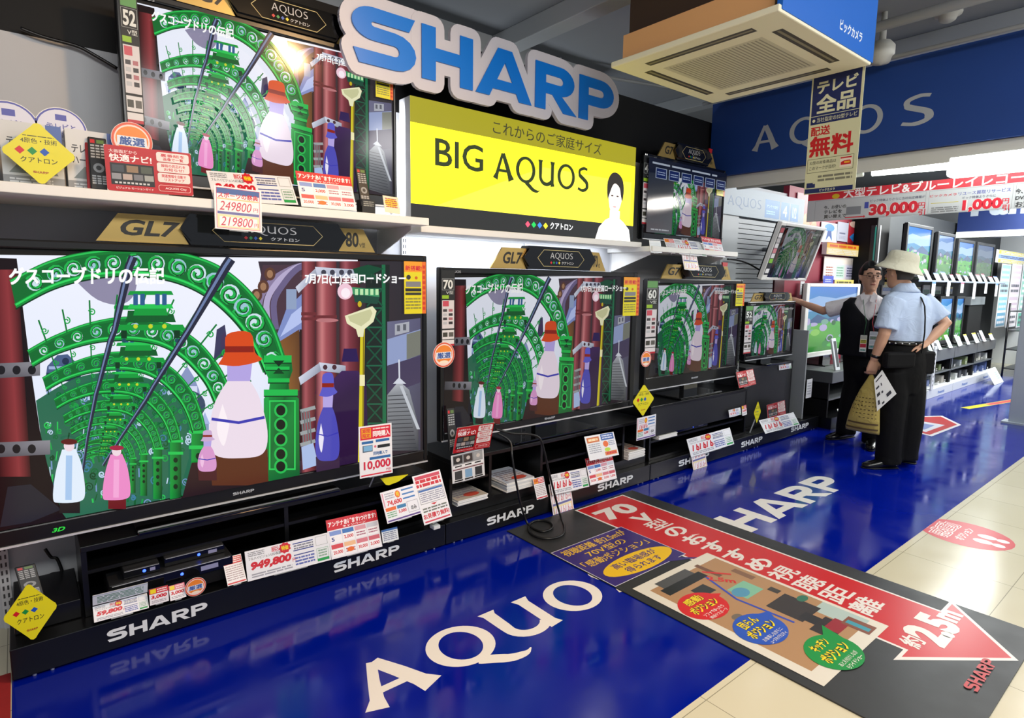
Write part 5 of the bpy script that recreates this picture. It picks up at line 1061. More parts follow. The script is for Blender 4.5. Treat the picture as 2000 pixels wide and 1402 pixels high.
MB().tube([Vector(p) for p in spl([tuple(onY(x, y, Y)) for x, y, Y in ((1421, 506, 2.9), (1440, 508, 2.9), (1462, 515, 2.9), (1485, 528, 2.86))], 6)], .008, mat('cable_black', '#0c0c0d', .35), 8).obj('power_cable', at=onY(1440, 508, 2.9), label='short black cable running to the tilted white-framed set', cat='cable')
MB().tube([Vector(p) for p in spl([tuple(onY(x, y, 2.95)) for x, y in ((88, 1072), (100, 1088), (112, 1092), (122, 1124), (104, 1132), (98, 1122), (118, 1118))], 6)], .006, mat('cable_black', '#0c0c0d', .35), 8).obj('power_cable', at=onY(100, 1088, 2.95), label='dark coiled cable on the wall behind the lower left diamond', cat='cable')

# ------------------------------------------------------------------ ceiling fittings
for i, (x, pp, r) in enumerate(((4.42, (1850, 86), .014), (4.05, (1850, 14), .03))):
    z = min(onX(*pp, x).z, 3.07); m = MB(); m.tube([(x, -2, z), (x, 1, z), (x, 2.98, z)], r, mat('pipe_grey', '#8e9091', .5), 10)
    for y in (-.5, .9, 1.9, 2.7): m.box(x-.012, x+.012, y-.01, y+.01, z, 3.12, GREY)
    m.obj('ceiling_pipe', at=(x, 1, z), label=('thin grey conduit just above the navy AQUOS fascia', 'thicker grey pipe under the ceiling before the navy fascia')[i], cat='pipe')
m = MB(); m.tube([(.5, 4.2, 3.04), (2.2, 3.9, 3.02), (3.4, 3.6, 3.03), (4.6, 3.3, 3.05)], .014, mat('pipe_grey', '#8e9091', .5), 8)
for x, y in ((2.2, 3.9), (3.4, 3.6)): m.box(x-.01, x+.01, y-.01, y+.01, 3.02, 3.12, GREY)
m.obj('ceiling_pipe', at=(2.2, 3.9, 3.02), label='thin grey conduit above the big shop sign', cat='pipe')
p = onZ(1852, 25, 3.12); m = MB(); m.lathe([(0, -.055), (.03, -.055), (.045, -.045), (.055, -.02), (.075, -.015), (.08, 0), (0, 0)], mat('detector_white', '#b8b8b2', .5), Matrix.Translation(p)); m.obj('smoke_detector', at=p, label='round white smoke detector on the ceiling', cat='detector')
p = onX(1722, 98, 4.4); m = MB(); m.lathe([(0, -.09), (.05, -.08), (.075, -.03), (.075, .02), (.05, .05), (.02, .06), (.015, .3), (0, .3)], mat('detector_white', '#b8b8b2', .5), Matrix.Translation(p)); m.tube([p+Vector((0, 0, .28)), Vector((p.x, p.y, 3.12))], .012, GREY, 8); m.obj('dome_camera', at=p, label='white dome camera hanging right of the blue advert box', cat='camera')

#print('STACKS', [round(onY(x, y, 2.575).x, 3) for x, y in ((889, 983), (990, 946), (1228, 905), (1287, 854))])

# a ceiling spotlight further down the aisle; the glossy 46-inch screen mirrors it
P = onY(1290, 402, 2.795); d = (P-EYE).normalized(); d.y = -d.y; Q = P+d*((2.86-P.z)/d.z)
t = thing('spotlight', 'ceiling spotlight further down the aisle to the right', 'light', Q)
n = -d; M = F3(Q, n.cross(ZUP := Vector((0, 0, 1))).normalized()*-1, ZUP-n*ZUP.dot(n)); m = MB()
m.prism([(.26*math.cos(2*math.pi*i/20), .20*math.sin(2*math.pi*i/20)) for i in range(20)], -.12, -.004, GREY, M); m.tube([Q-n*.1, Vector((Q.x-n.x*.1, Q.y-n.y*.1, 3.12))], .02, GREY, 8); m.obj('housing', t)
m = MB(); m.prism([(.24*math.cos(2*math.pi*i/20), .18*math.sin(2*math.pi*i/20)) for i in range(20)], -.004, .002, mat('spot_lens', '#ffffff', .4, emit='#fff8ee', es=130), M); m.obj('lamp_lens', t)
# ------------------------------------------------------------------ the neighbouring department beyond the grey end panel
MB().box(5.95, 7.46, 2.98, 3.04, 0, 2.36, mat('crimson_wall', '#8a1c34', .55)).box(7.46, 13.9, 2.98, 3.04, 0, 2.36, mat('far_backboard', '#23262a', .6)).obj('wall_right', kind='structure')
def poster(label, x0, y0, x1, y1, Y, draw, name='poster', cat='poster', thick=.006, m0=None, lit=None):
    bl, br, tl = onY(x0, y1, Y), onY(x1, y1, Y), onY(x0, y0, Y); w, h = (br-bl).x, (tl-bl).z; M = F3(bl, (1, 0, 0), (0, 0, 1)); m = MB(); m.box(0, w, 0, h, -thick, 0, m0 or PAPER, M); a = Art(); draw(a, w, h); m.art(a, M, lit); return m.obj(name, at=(bl.x+w/2, Y, bl.z), label=label, cat=cat)
def p_blocks(cols, seed, bg='#d8dade'):
    def f(a, w, h):
        a.rect(0, 0, w, h, bg); rd = random.Random(seed); n = len(cols)
        for i, c in enumerate(cols): a.rect(w*.06, h*(1-(i+1)/n)+h*.02, w*.94, h*(1-i/n)-h*.02, c); a.micro(w*.12, h*(1-(i+.85)/n), w*.88, h*(1-(i+.2)/n), 2, rd.choice(['#e8e8ee', '#4a4c58', '#c8ccd8']), .5, seed+i)
    return f
def p_red(a, w, h): a.rect(0, 0, w, h, '#a41c30'); a.poly([(0, 0), (w*.5, h*.5), (w, h*.15), (w, 0)], '#7c1424'); a.ell(w*.45, h*.35, w*.3, h*.16, '#b86a3c', 14); a.poly([(w*.1, h*.1), (w*.35, h*.5), (w*.6, h*.2), (w*.8, h*.45), (w*.9, h*.1)], '#d89464')
poster('red poster with orange figures above the tilted white-framed set', 1553, 374, 1600, 452, 2.965, p_red)
poster('pale poster with a blue jumping figure on the crimson wall', 1602, 432, 1634, 472, 2.965, lambda a, w, h: (a.rect(0, 0, w, h, '#c4d4e4'), a.ell(w*.5, h*.75, w*.3, h*.2, '#3c84d8', 14), a.poly([(w*.4, h*.6), (w*.62, h*.6), (w*.7, h*.1), (w*.5, h*.35), (w*.3, h*.08)], '#28488c')))
poster('grey arrow-shaped board on the crimson wall', 1634, 432, 1655, 470, 2.96, lambda a, w, h: (a.rect(0, 0, w, h, '#a8aab8'), a.rect(w*.2, h*.38, w*.75, h*.46, '#5c6078'), a.micro(w*.2, h*.1, w*.8, h*.3, 3, '#8c8ea0')))
poster('red poster with a blue diamond on the crimson wall', 1655, 432, 1680, 475, 2.965, lambda a, w, h: (a.rect(0, 0, w, h, '#a81c2c'), a.ell(w*.45, h*.9, w*.4, h*.15, '#d8b4a4', 14), a.poly([(w*.4, h*.1), (w*.68, h*.3), (w*.4, h*.5), (w*.12, h*.3)], '#2c84d0')))
def p_lit(a, w, h): a.rect(0, 0, w, h, '#f6e0a0'); a.rect(0, h*.55, w, h*.95, '#f0b83c'); a.micro(w*.08, h*.6, w*.9, h*.88, 1, '#e8642c', .7, 6); a.rect(0, h*.95, w, h, '#c8321c'); a.micro(w*.05, h*.08, w*.95, h*.48, 3, '#f8f0dc')
poster('glowing yellow box sign over the white price boards', 1614, 472, 1677, 496, 2.90, p_lit, 'light_box_sign', 'sign', .05, None, screen_mat(.95))
def p_prices(a, w, h):
    a.rect(0, 0, w, h, '#dcd6da'); a.rect(0, h*.72, w, h, '#e8dcd0')
    for i in range(3): a.rect(w*(.04+.33*i), h*.08, w*(.31+.33*i), h*.66, ('#e4e6e6', '#c4dcd0', '#d8d4e8')[i]); a.micro(w*(.07+.33*i), h*.14, w*(.28+.33*i), h*.6, 4, ('#a86c5c', '#7ca490', '#5c5c84')[i], .5, i)
poster('white price board with three panels behind the vested man\'s head', 1607, 500, 1668, 546, 2.95, p_prices)
poster('blue round promotion tag above the green-screen television', 1607, 538, 1627, 557, 2.88, lambda a, w, h: (a.ell(w*.5, h*.5, w*.5, h*.5, '#4c5cc4'), a.micro(w*.2, h*.3, w*.8, h*.7, 2, '#c8ccf0')), 'promo_tag', 'sign', .001, mat('clear_tag', '#4c5cc4', .4))
poster('pale yellow caption strip above the green-screen television', 1630, 546, 1667, 556, 2.87, lambda a, w, h: (a.rect(0, 0, w, h, '#e0cc6c'), a.micro(w*.1, h*.25, w*.9, h*.75, 1, '#5a5434', .7)), 'caption_strip', 'sign')
poster('stacked white, blue and pink promotional board left of the dark column', 1679, 430, 1709, 512, 2.90, p_blocks(['#6c74b0', '#3c4a9c', '#e8ecec', '#d8dcd4', '#3c6cc0', '#c84884'], 3), 'promo_board', 'sign')
poster('small yellow sign with a red top between the two men\'s heads', 1711, 536, 1739, 554, 2.88, lambda a, w, h: (a.rect(0, 0, w, h, '#e0b81c'), a.rect(0, h*.66, w, h, '#b82c1c'), a.micro(w*.1, h*.15, w*.9, h*.55, 2, '#8c5c14')), 'caption_strip', 'sign')
rd = random.Random(12)
for k in range(6):
    x = 8.35+k*.56; h = rd.uniform(.12, .22); m = MB(); m.box(x, x+.12, 2.386, 2.389, 1.45-h, 1.45, PAPER).box(x+.04, x+.08, 2.386, 2.40, 1.448, 1.456, ACR); a = Art(); d_lines(a, .12, h, '#a08c9c', rd.choice(['#c84c6c', '#d8dce0', '#4c78b4'])); m.art(a, F3((x, 2.386, 1.45-h), (1, 0, 0), (0, 0, 1)))
    m.obj('hanging_tag', at=(x+.06, 2.387, 1.45-h), label='paper tag hanging from the long black far shelf', cat='card', group='tags hanging from the far shelf')
m = MB(); m.box(7.50, 7.86, 2.72, 2.97, 1.40, 2.40, MATTEB, bev=.01); m.obj('speaker_column', at=(7.6, 2.85, 1.4), label='black column between the promotional board and the far televisions', cat='column')
def side_display():
    t = thing('television', 'narrow upright display with a teal picture beside the dark column', 'television', (7.2, 2.75, 1.3))
    p, q = onY(1719, 440, 2.72), onY(1746, 552, 2.72); x0, x1, z0, z1 = p.x, min(q.x, 7.48), q.z, p.z
    MB().box(x0, x1, 2.73, 2.78, z0, z1, DARK, bev=.005).box(x0, x0+.03, 2.715, 2.735, z0, z1, SILVER).obj('bezel', t)
    a = Art(); w, h = x1-x0-.06, z1-z0-.04; a.poly([(0, 0), (w, 0), (w, h), (0, h)], ['#5c8c84', '#4c7c74', '#2c9c8c', '#3ca494']); a.rect(w*.1, h*.35, w*.5, h*.5, '#7cb4a8'); MB().art(a, F3((x0+.035, 2.729, z0+.02), (1, 0, 0), (0, 0, 1)), screen_mat(.55)).obj('screen', t)
side_display()
GRN1, GRN2, GRN3, GRN4 = landscape(1), landscape(2), landscape(3), landscape(4)
television('television with a blue-sky meadow picture behind the vested man', 6.02, 7.30, .66, 1.41, 2.78, (6.09, 7.24, .71, 1.375), GRN1, .85, bez=WHITE, stand=.10, logo=False)
def far_set(label, x0, y0, x1, y1, Y, art, s, zb=None, stand=.03):
    p, q = onY(x0, y0, Y), onY(x1, y0, Y); z0 = zb; television(label, p.x, q.x-.04, z0, p.z, Y, (p.x+.045, q.x-.07, z0+.05, p.z-.04), art, s*1.35, bez=DARK, stand=stand, trim=False, logo=False, group='meadow sets of the far row')
far_set('far upper television nearest the dark column, meadow picture', 1772, 434, 1825, 535, 2.55, GRN2, .95, 1.50)
far_set('far upper television, second from the dark column', 1832, 452, 1868, 535, 2.55, GRN3, .6, 1.50)
far_set('far upper television, third from the dark column', 1872, 466, 1906, 535, 2.55, GRN4, .8, 1.50)
far_set('far upper television with a grey blank picture, last of its row', 1909, 472, 1945, 535, 2.55, landscape(9), .22, 1.50)
far_set('far lower television right of the bent elbow', 1836, 578, 1864, 690, 2.55, GRN3, .8, .634)
far_set('far lower television beside the tall grey speaker', 1868, 578, 1886, 690, 2.55, GRN4, .7, .634)
# counters and shelves of that department
WP = mat('plinth_white', '#c8ccce', .35); GP = mat('counter_grey', '#54585a', .45)
def counter(label, x0, x1, yf, seed, top=.60):
    t = thing('display_counter', label, 'counter', ((x0+x1)/2, yf+.25, 0)); MB().box(x0, x1, yf, yf+.5, .45, top, GP, bev=.006).obj('top_drawer', t); MB().box(x0, x1, yf+.02, yf+.5, .28, .295, GP).obj('shelf_board', t); MB().box(x0, x1, yf-.02, yf+.5, 0, .115, WP if seed else BLACK, bev=.004).obj('plinth', t)
    for x in (x0, x1-.025): MB().box(x, x+.025, yf+.03, yf+.5, .115, .45, MATTEB).obj('side_panel', t)
    MB().box(x0+.03, x1-.03, yf+.48, yf+.5, .115, .45, MATTEB).obj('back_panel', t)
    return t
counter('black counter carrying the meadow television behind the vested man', 6.02, 7.25, 2.46, 0, .56)
for i, (x0, x1) in enumerate(((7.62, 8.62), (8.64, 9.64), (9.66, 10.7), (10.72, 11.7))):
    counter(('far grey counter behind the hat man\'s hip', 'far grey counter with the pen holder', 'far grey counter below the tall speaker', 'far grey counter at the end of the row')[i], x0, x1, 2.42, 1)
    p = MB(); a = Art(); a.text('Panasonic', .1, .03, .36, .07, '#5a78b4', .03); p.art(a, F3((x0+.3, 2.3995, 0), (1, 0, 0), (0, 0, 1)))
    p.obj('plinth_label', at=(x0+.5, 2.4, .03), label=('brand lettering on the white plinth nearest the hat man', 'brand lettering on the second white plinth', 'brand lettering on the third white plinth', 'brand lettering on the last white plinth')[i], cat='lettering')
    rd = random.Random(40+i)
    for k in range(7):
        x = x0+.08+k*.13; zz, hh = ((.296, .12) if k % 2 else (.116, .13)); c = rd.choice(['#b4b8b4', '#8c9498', '#7c8c5c', '#4c5c8c', '#c8c8bc', '#3c3e44', '#a8a49c'])
        m = MB(); m.box(x, x+rd.uniform(.07, .11), 2.47+rd.uniform(0, .06), 2.72, zz, zz+hh*rd.uniform(.6, 1), mat('goods_'+c[1:], c, .5)); a = Art(); a.micro(.005, .01, .06, .05, 2, '#e4e4e0', .5, k); m.art(a, F3((x, 2.468, zz), (1, 0, 0), (0, 0, 1)))
        m.obj('boxed_goods', at=(x+.04, 2.6, zz), label='small boxed goods on the far grey counters\' shelves', cat='box', group='boxed goods inside the far counters')
    m = MB(); M = F3((x0+.22, 2.44, .602), (1, 0, 0), (0, .4, .9)); w, h = .17, .13; m.box(0, w, 0, h, -.003, 0, PAPER, M); a = Art(); d_lines(a, w, h, '#a08c94', '#d8dadc'); m.art(a, M); m.obj('price_card', at=(x0+.3, 2.45, .602), label=('leaning white card on the counter behind the hat man\'s hip', 'leaning white card left of the pen holder', 'leaning white card below the tall speaker', 'leaning white card on the last far counter')[i], cat='card')
shelf_t = thing('wall_shelf', 'long black shelf carrying the far upper televisions', 'shelf', (9.8, 2.7, 1.44)); MB().box(7.92, 11.75, 2.40, 2.975, 1.44, 1.468, BLACK, bev=.004).obj('board', shelf_t)
MB().box(7.92, 11.75, 2.396, 2.40, 1.45, 1.466, mat('price_rail', '#8c9cc8', .3)).obj('price_rail', shelf_t)
rd = random.Random(8)
for k in range(12):
    x = 8.05+k*.30; h = rd.uniform(.08, .17); w = rd.uniform(.12, .2); M = F3((x, 2.43, 1.469), (1, 0, 0), (0, .45, .9)); m = MB(); m.box(0, w, 0, h, -.003, 0, PAPER, M); a = Art(); d_lines(a, w, h, rd.choice(['#8088a0', '#a06c7c', '#6c8c84']), rd.choice(['#c8ccd4', '#4c64a4', '#c84c5c'])); m.art(a, M)
    m.obj('price_card', at=(x+w/2, 2.45, 1.469), label='small leaning price card on the long black far shelf', cat='card', group='price cards along the far shelf')
m = MB(); M = F3((8.70, 2.40, .15), (1, 0, 0), (0, 0, 1)); m.box(8.70, 8.78, 2.385, 2.40, .12, .66, mat('upright_white', '#c4c6c8', .4)); a = Art()
for k in range(9): a.rect(.028, .04+k*.055, .052, .065+k*.055, '#26282a')
m.art(a, F3((8.70, 2.385, .12), (1, 0, 0), (0, 0, 1))); m.obj('slotted_post', at=(8.74, 2.39, .12), label='white slotted post standing before the far counters', cat='post')
t = thing('pen_holder', 'grey holder full of blue and orange pens on the far counter', 'pen holder', (8.62, 2.5, .602)); MB().box(8.50, 8.74, 2.46, 2.58, .602, .70, mat('smoke_plastic', '#4a4e5a', .3), bev=.006).obj('tray', t)
for i in range(6):
    x = 8.53+i*.035; MB().tube([(x, 2.52, .62), (x+.10, 2.50, .83-.01*(i % 3))], .008, mat('pen_blue', '#24409c', .4) if i < 4 else mat('pen_orange', '#e0742c', .4), 8).obj('pen', t)
m = MB(); m.box(10.62, 11.3, 2.55, 2.9, .602, 1.13, MATTEB, bev=.01).box(10.60, 11.32, 2.53, 2.92, 1.13, 1.25, mat('hood_grey', '#7c8284', .4), bev=.006); m.obj('tall_speaker', at=(10.9, 2.7, .602), label='tall black unit with a grey cap on the far counter', cat='speaker')
m = MB(); M = F3((6.18, 2.50, .562), (1, 0, 0), (.25, .3, .9)); m.box(0, .10, 0, .33, -.02, 0, SILVER, M, bev=.004); a = Art(); a.rect(.03, .03, .09, .30, '#2a2e34'); m.art(a, M); m.obj('silver_player', at=(6.2, 2.52, .562), label='silver upright player leaning on the black counter', cat='player')
m = MB(); M = F3((6.72, 2.44, .562), (1, 0, 0), (0, .35, .9)); m.box(0, .27, 0, .15, -.003, 0, PAPER, M); a = Art(); d_camp(a, .27, .15); m.art(a, M); m.obj('price_card', at=(6.85, 2.45, .562), label='pink and white card on the black counter behind the vested man', cat='card')
m = MB(); M = F3((6.03, 2.28, .004), (1, 0, 0), (0, .5, .86)); m.box(0, .36, 0, .24, -.003, 0, PAPER, M); a = Art(); a.rect(0, 0, .36, .24, '#d4d8d4'); a.rect(0, 0, .36, .02, '#3c9c4c'); a.micro(.26, .06, .34, .18, 4, '#a8acb0'); m.art(a, M); m.obj('floor_card', at=(6.2, 2.3, .004), label='white card with a green edge leaning at the foot of the counter', cat='card')
m = MB(); M = F3((10.75, 2.18, .004), (1, 0, 0), (0, .5, .86)); m.box(0, .5, 0, .24, -.003, 0, PAPER, M); a = Art(); a.rect(0, 0, .5, .24, '#d4dcd8'); a.micro(.3, .06, .44, .18, 4, '#8ca49c'); m.art(a, M); m.obj('floor_card', at=(11, 2.2, .004), label='pale card leaning against the last far plinth', cat='card')
def far_fascia():
    d = ray(1876, 453); X = d.x/d.y*2.9; p = onX(1876, 453, X); q = onX(1876, 400, X); m = MB(); zt = p.z+.62
    m.box(X, X+.2, -1.5, 2.95, p.z, zt, mat('far_fascia_blue', '#0a2258', .55)).box(X-.02, X+.2, -1.5, 2.95, p.z-.09, p.z, mat('batten_white', '#d2d2cc', .5)); a = Art(); y0 = onX(1880, 420, X).y; a.text('Panasonic', .10, .22, 2.0, .56, '#98a0a8', .05); m.art(a, F3((X, y0, p.z), (0, -1, 0), (0, 0, 1))); m.obj('fascia_board', at=(X, 1, p.z), label='second navy fascia board with white lettering in the far department', cat='sign')
far_fascia()
rd = random.Random(77)
for k in range(7):
    x = 8.0+k*.5; c = rd.choice([['#e4d44c', '#4c78c4', '#e8e8e4'], ['#d8dce4', '#c84c5c'], ['#7cc4d8', '#e8ecec'], ['#e8e4dc', '#4c9c6c']]); w, h = rd.uniform(.26, .42), rd.uniform(.10, .14); m = MB(); m.box(x, x+w, 2.962, 2.976, 1.28, 1.28+h, PAPER); a = Art(); p_blocks(c, k)(a, w, h); m.art(a, F3((x, 2.962, 1.28), (1, 0, 0), (0, 0, 1)))
    m.obj('notice_board', at=(x+w/2, 2.97, 1.28), label='small bright notice under the long black far shelf', cat='sign', group='bright notices under the far shelf')
for k in range(10):
    x = 7.72+k*.4; M = F3((x, 2.40, .602), (1, 0, 0), (.1, .45, .9)); w, h = rd.uniform(.1, .18), rd.uniform(.10, .2); m = MB(); m.box(0, w, 0, h, -.003, 0, PAPER, M); a = Art(); d_lines(a, w, h, rd.choice(['#8088a0', '#a06c7c', '#6c8c84']), rd.choice(['#c8ccd4', '#c84c5c', '#e4d44c'])); m.art(a, M)
    m.obj('price_card', at=(x+w/2, 2.42, .602), label='small leaning price card along the far grey counters', cat='card', group='price cards along the far counters')
t = thing('stool', 'blue-seated low stool at the end of the aisle', 'stool', (11.9, 1.55, 0)); MB().box(11.72, 12.1, 1.38, 1.7, .34, .42, mat('stool_blue', '#1c3c8c', .5), bev=.03).obj('seat', t)
for x in (11.75, 12.06):
    for y in (1.41, 1.66): MB().tube([(x, y, 0), (x, y, .35)], .014, GREY, 8).obj('leg', t)
for lab, bx in (('white tag hanging on the maroon board', (1562, 549, 1570, 576)), ('white price tag on the dark side of the grey end panel', (1574, 742, 1584, 778))):
    poster(lab, *bx, 2.94 if bx[1] < 600 else 2.572, lambda a, w, h: (a.rect(0, 0, w, h, '#d8dadc'), a.micro(w*.15, h*.15, w*.85, h*.85, 5, '#9ca0a8')), 'price_tag', 'card', .004)
# end of the aisle: header, banners, goods on a rack
poster('yellow and blue header board at the far right', 1944, 486, 2014, 512, 2.6, p_blocks(['#d8c83c', '#7c9cd8', '#d8c84c'], 21), 'header_board', 'sign')
for i, (x0, x1, c) in enumerate(((1943, 1961, ['#8cc8d8', '#a8d4dc', '#7cbcd0', '#5c9cbc']), (1963, 1982, ['#d8c4d0', '#d8ccd8', '#c8b4c4', '#e4dce0']), (1984, 2008, ['#4cac94', '#8cccb8', '#a4d4c8', '#5cb49c']))):
    poster(('pale blue vertical banner under the far header', 'pink vertical banner under the far header', 'green vertical banner under the far header')[i], x0, 513, x1, 640, 2.58, p_blocks(c, 30+i), 'vertical_banner', 'banner')
t = thing('goods_rack', 'black wire rack of small goods at the end of the aisle', 'rack', (12.3, 2.0, 0))
for x in (11.95, 13.1):
    for y in (1.75, 2.35): MB().tube([(x, y, 0), (x, y, 1.15)], .014, BLACK, 8).obj('post', t)
for z in (.12, .42, .72, 1.02): MB().box(11.94, 13.11, 1.74, 2.36, z, z+.012, BLACK).obj('shelf_board', t)
rd = random.Random(4)
for z in (.134, .434, .734, 1.034):
    for k in range(6):
        x = 11.98+k*.185; c = rd.choice(['#b8342c', '#2c5cac', '#d8d8d4', '#3c8c5c', '#c8a43c', '#26282c', '#9cb4c8']); m = MB(); m.box(x, x+.14, 1.78, 2.2, z, z+rd.uniform(.10, .22), mat('goods_'+c[1:], c, .5)); m.obj('boxed_goods', at=(x+.07, 2, z), label='coloured box on the wire rack at the aisle end', cat='box', group='boxes on the wire rack')
m = MB(); m.box(7.86, 7.96, .5, 1.45, 0, 1.9, mat('end_post_white', '#a8b2ba', .4), bev=.006).box(7.82, 8.0, .5, 1.50, 0, .02, mat('end_post_white', '#a8b2ba', .4)); m.obj('freestanding_panel', at=(7.9, 1, 0), label='pale freestanding panel at the right edge of the aisle', cat='panel')
# ------------------------------------------------------------------ people
SKIN = mat('skin_tone', '#c4967c', .5); HAIR = mat('black_hair', '#070606', .5, spec=.25); BLK = mat('black_wool', '#08080b', .75, spec=.2); LEATHER = mat('black_leather', '#09090a', .22)
def fold_mat(name, col, rough=.75, sc=9.0, st=.5):
    m = mat(name, col, rough, spec=.2); nt = m.node_tree; b = nt.nodes['Principled BSDF']
    g = nt.nodes.new('ShaderNodeTexCoord'); n = nt.nodes.new('ShaderNodeTexNoise'); n.inputs['Scale'].default_value = sc; n.inputs['Detail'].default_value = 3; n.inputs['Distortion'].default_value = 1.2
    bp = nt.nodes.new('ShaderNodeBump'); bp.inputs['Strength'].default_value = st; bp.inputs['Distance'].default_value = .03
    nt.links.new(g.outputs['Object'], n.inputs['Vector']); nt.links.new(n.outputs['Fac'], bp.inputs['Height']); nt.links.new(bp.outputs[0], b.inputs['Normal']); return m
SHIRTB = fold_mat('pale_blue_cotton', '#b4c4e0'); SHIRTW = fold_mat('white_cotton', '#d8d4d6'); TROU = fold_mat('black_trousers', '#050507', .8, 6, .25); VEST = fold_mat('navy_black_vest', '#070810', .7, 7, .2); HATM = fold_mat('bucket_hat_cotton', '#ccc8b6', .85, 22, .25)
FH = Vector((FW.x, FW.y, 0)).normalized(); RH = Vector((FH.y, -FH.x, 0)); ZU = Vector((0, 0, 1))
class Fig:
    """measuring frame of a standing figure: photo pixels plus depth d behind the upright plane through the feet"""
    def __init__(s, fx, fy): s.B = onZ(fx, fy); v = s.B-EYE; v.z = 0; s.F = v.normalized(); s.R = Vector((s.F.y, -s.F.x, 0))
    def __call__(s, x, y, d=0.0):
        r = ray(x, y); t = ((s.B-EYE).dot(s.F)+d)/r.dot(s.F); return EYE+r*t
def meld(o, vox, it=3):
    r = o.modifiers.new('meld', 'REMESH'); r.mode = 'VOXEL'; r.voxel_size = vox; r.use_smooth_shade = True
    k = o.modifiers.new('soften', 'SMOOTH'); k.iterations = it; k.factor = .5; return o
def hand(m, wrist, dr, nrm, curl=.5, thumb=1, s=1.0, spread=.1):
    """palm, four fingers and a thumb; nrm points out of the back of the hand, fingers curl away from it"""
    dr = dr.normalized(); nrm = (nrm-dr*nrm.dot(dr)).normalized(); sd = dr.cross(nrm)*thumb
    m.loft([(wrist, sd*.026*s, nrm*.020*s), (wrist+dr*.03*s, sd*.036*s, nrm*.018*s), (wrist+dr*.065*s, sd*.042*s, nrm*.016*s), (wrist+dr*.092*s, sd*.041*s, nrm*.013*s)], SKIN, 12)
    for i, (L, w) in enumerate(((.068, .0088), (.077, .0092), (.072, .0088), (.056, .0078))):
        p = wrist+dr*.086*s+sd*(.031-.0205*i)*s; a = 0.0; P = [p-dr*.012*s]; q = p
        dv0 = (dr+sd*spread*(1.2-.8*i)).normalized()
        for f in (.42, .32, .26): a += curl*(1.0 if f < .4 else .6); dv = dv0*math.cos(a)-nrm*math.sin(a); q = q+dv*L*f*s; P.append(q)
        m.tube([P[0], p]+P[1:], [w*1.05*s, w*s, w*s, w*.92*s, w*.75*s], SKIN, 8)
    p = wrist+dr*.022*s+sd*.028*s; v = (dr*.62+sd*.75-nrm*.15).normalized(); v2 = (dr*.95+sd*.25-nrm*(.2+curl*.4)).normalized()
    m.tube([p-v*.012*s, p+v*.028*s, p+v*.028*s+v2*.026*s, p+v*.028*s+v2*.048*s], [.0125*s, .0115*s, .0098*s, .0078*s], SKIN, 8)
def head(m, c, F, L, hw=.072, hd=.092, hh=.118):
    """skull, jaw, nose, lips, brow and ears; F = facing direction, L = towards the head's left"""
    U = F.cross(L)*-1 if F.cross(L).z < 0 else F.cross(L)
    for dz, dy, w, d in (): pass
    secs = [(-1.0, .40, .30, .30), (-.9, .34, .50, .50), (-.7, .22, .70, .68), (-.4, .08, .86, .84), (-.1, .0, .96, .94), (.2, -.03, 1.0, 1.0), (.5, -.05, .96, .97), (.75, -.06, .80, .82), (.92, -.06, .52, .55), (1.0, -.06, .2, .22)]
    m.loft([(c+U*(hh*z)+F*(hd*y), L*(hw*w), F*(hd*d)) for z, y, w, d in secs], SKIN, 20)
    m.tube([c+F*(hd*.93)+U*hh*.16, c+F*(hd*1.06)-U*hh*.06, c+F*(hd*1.20)-U*hh*.24, c+F*(hd*.98)-U*hh*.32], [.008, .010, .014, .007], SKIN, 8)
    for k in (-1, 1):
        m.tube([c+F*(hd*.85)+L*k*hw*.18+U*hh*.20, c+F*(hd*.80)+L*k*hw*.62+U*hh*.19], .008, SKIN, 8)
        m.tube([c+L*k*hw*.93+F*hd*-.02+U*hh*.16, c+L*k*hw*1.10-F*hd*.06+U*hh*.10, c+L*k*hw*1.06-F*hd*.02-U*hh*.14, c+L*k*hw*.92+F*hd*.0-U*hh*.24], [.008, .013, .011, .006], SKIN, 8)
        m.tube([c+L*k*.02+F*hd*.80-U*hh*.50, c+L*k*.006+F*hd*.92-U*hh*.48], [.006, .009], SKIN, 8)
    m.ball(c+F*hd*.70-U*hh*.80, .022, .022, .018, SKIN, 8)
    return U
def face_parts(t, c, F, L, U, hw, hd, hh):
    for k in (-1, 1):
        m = MB(); p = c+F*hd*.86+L*k*hw*.42+U*hh*.05; m.loft([(p-L*.013, U*.001, F*.003), (p-L*.006, U*.0052, F*.006), (p+L*.006, U*.0052, F*.006), (p+L*.013, U*.001, F*.003)], mat('eye_dark', '#1c1410', .2), 8); m.obj('eye', t)
    for k in (-1, 1):
        b = MB(); b.tube([c+F*hd*.93+L*k*hw*.18+U*hh*.245, c+F*hd*.92+L*k*hw*.45+U*hh*.275, c+F*hd*.78+L*k*hw*.72+U*hh*.23], [.004, .0045, .003], HAIR, 6); b.obj('eyebrow', t)
    l = MB(); p = c+F*hd*.955-U*hh*.49; l.tube([p-L*.022-F*.008, p-L*.008+F*.001, p+L*.008+F*.001, p+L*.022-F*.008], [.002, .0055, .0055, .002], mat('lip_tone', '#9c5e54', .5), 8); l.obj('lips', t)
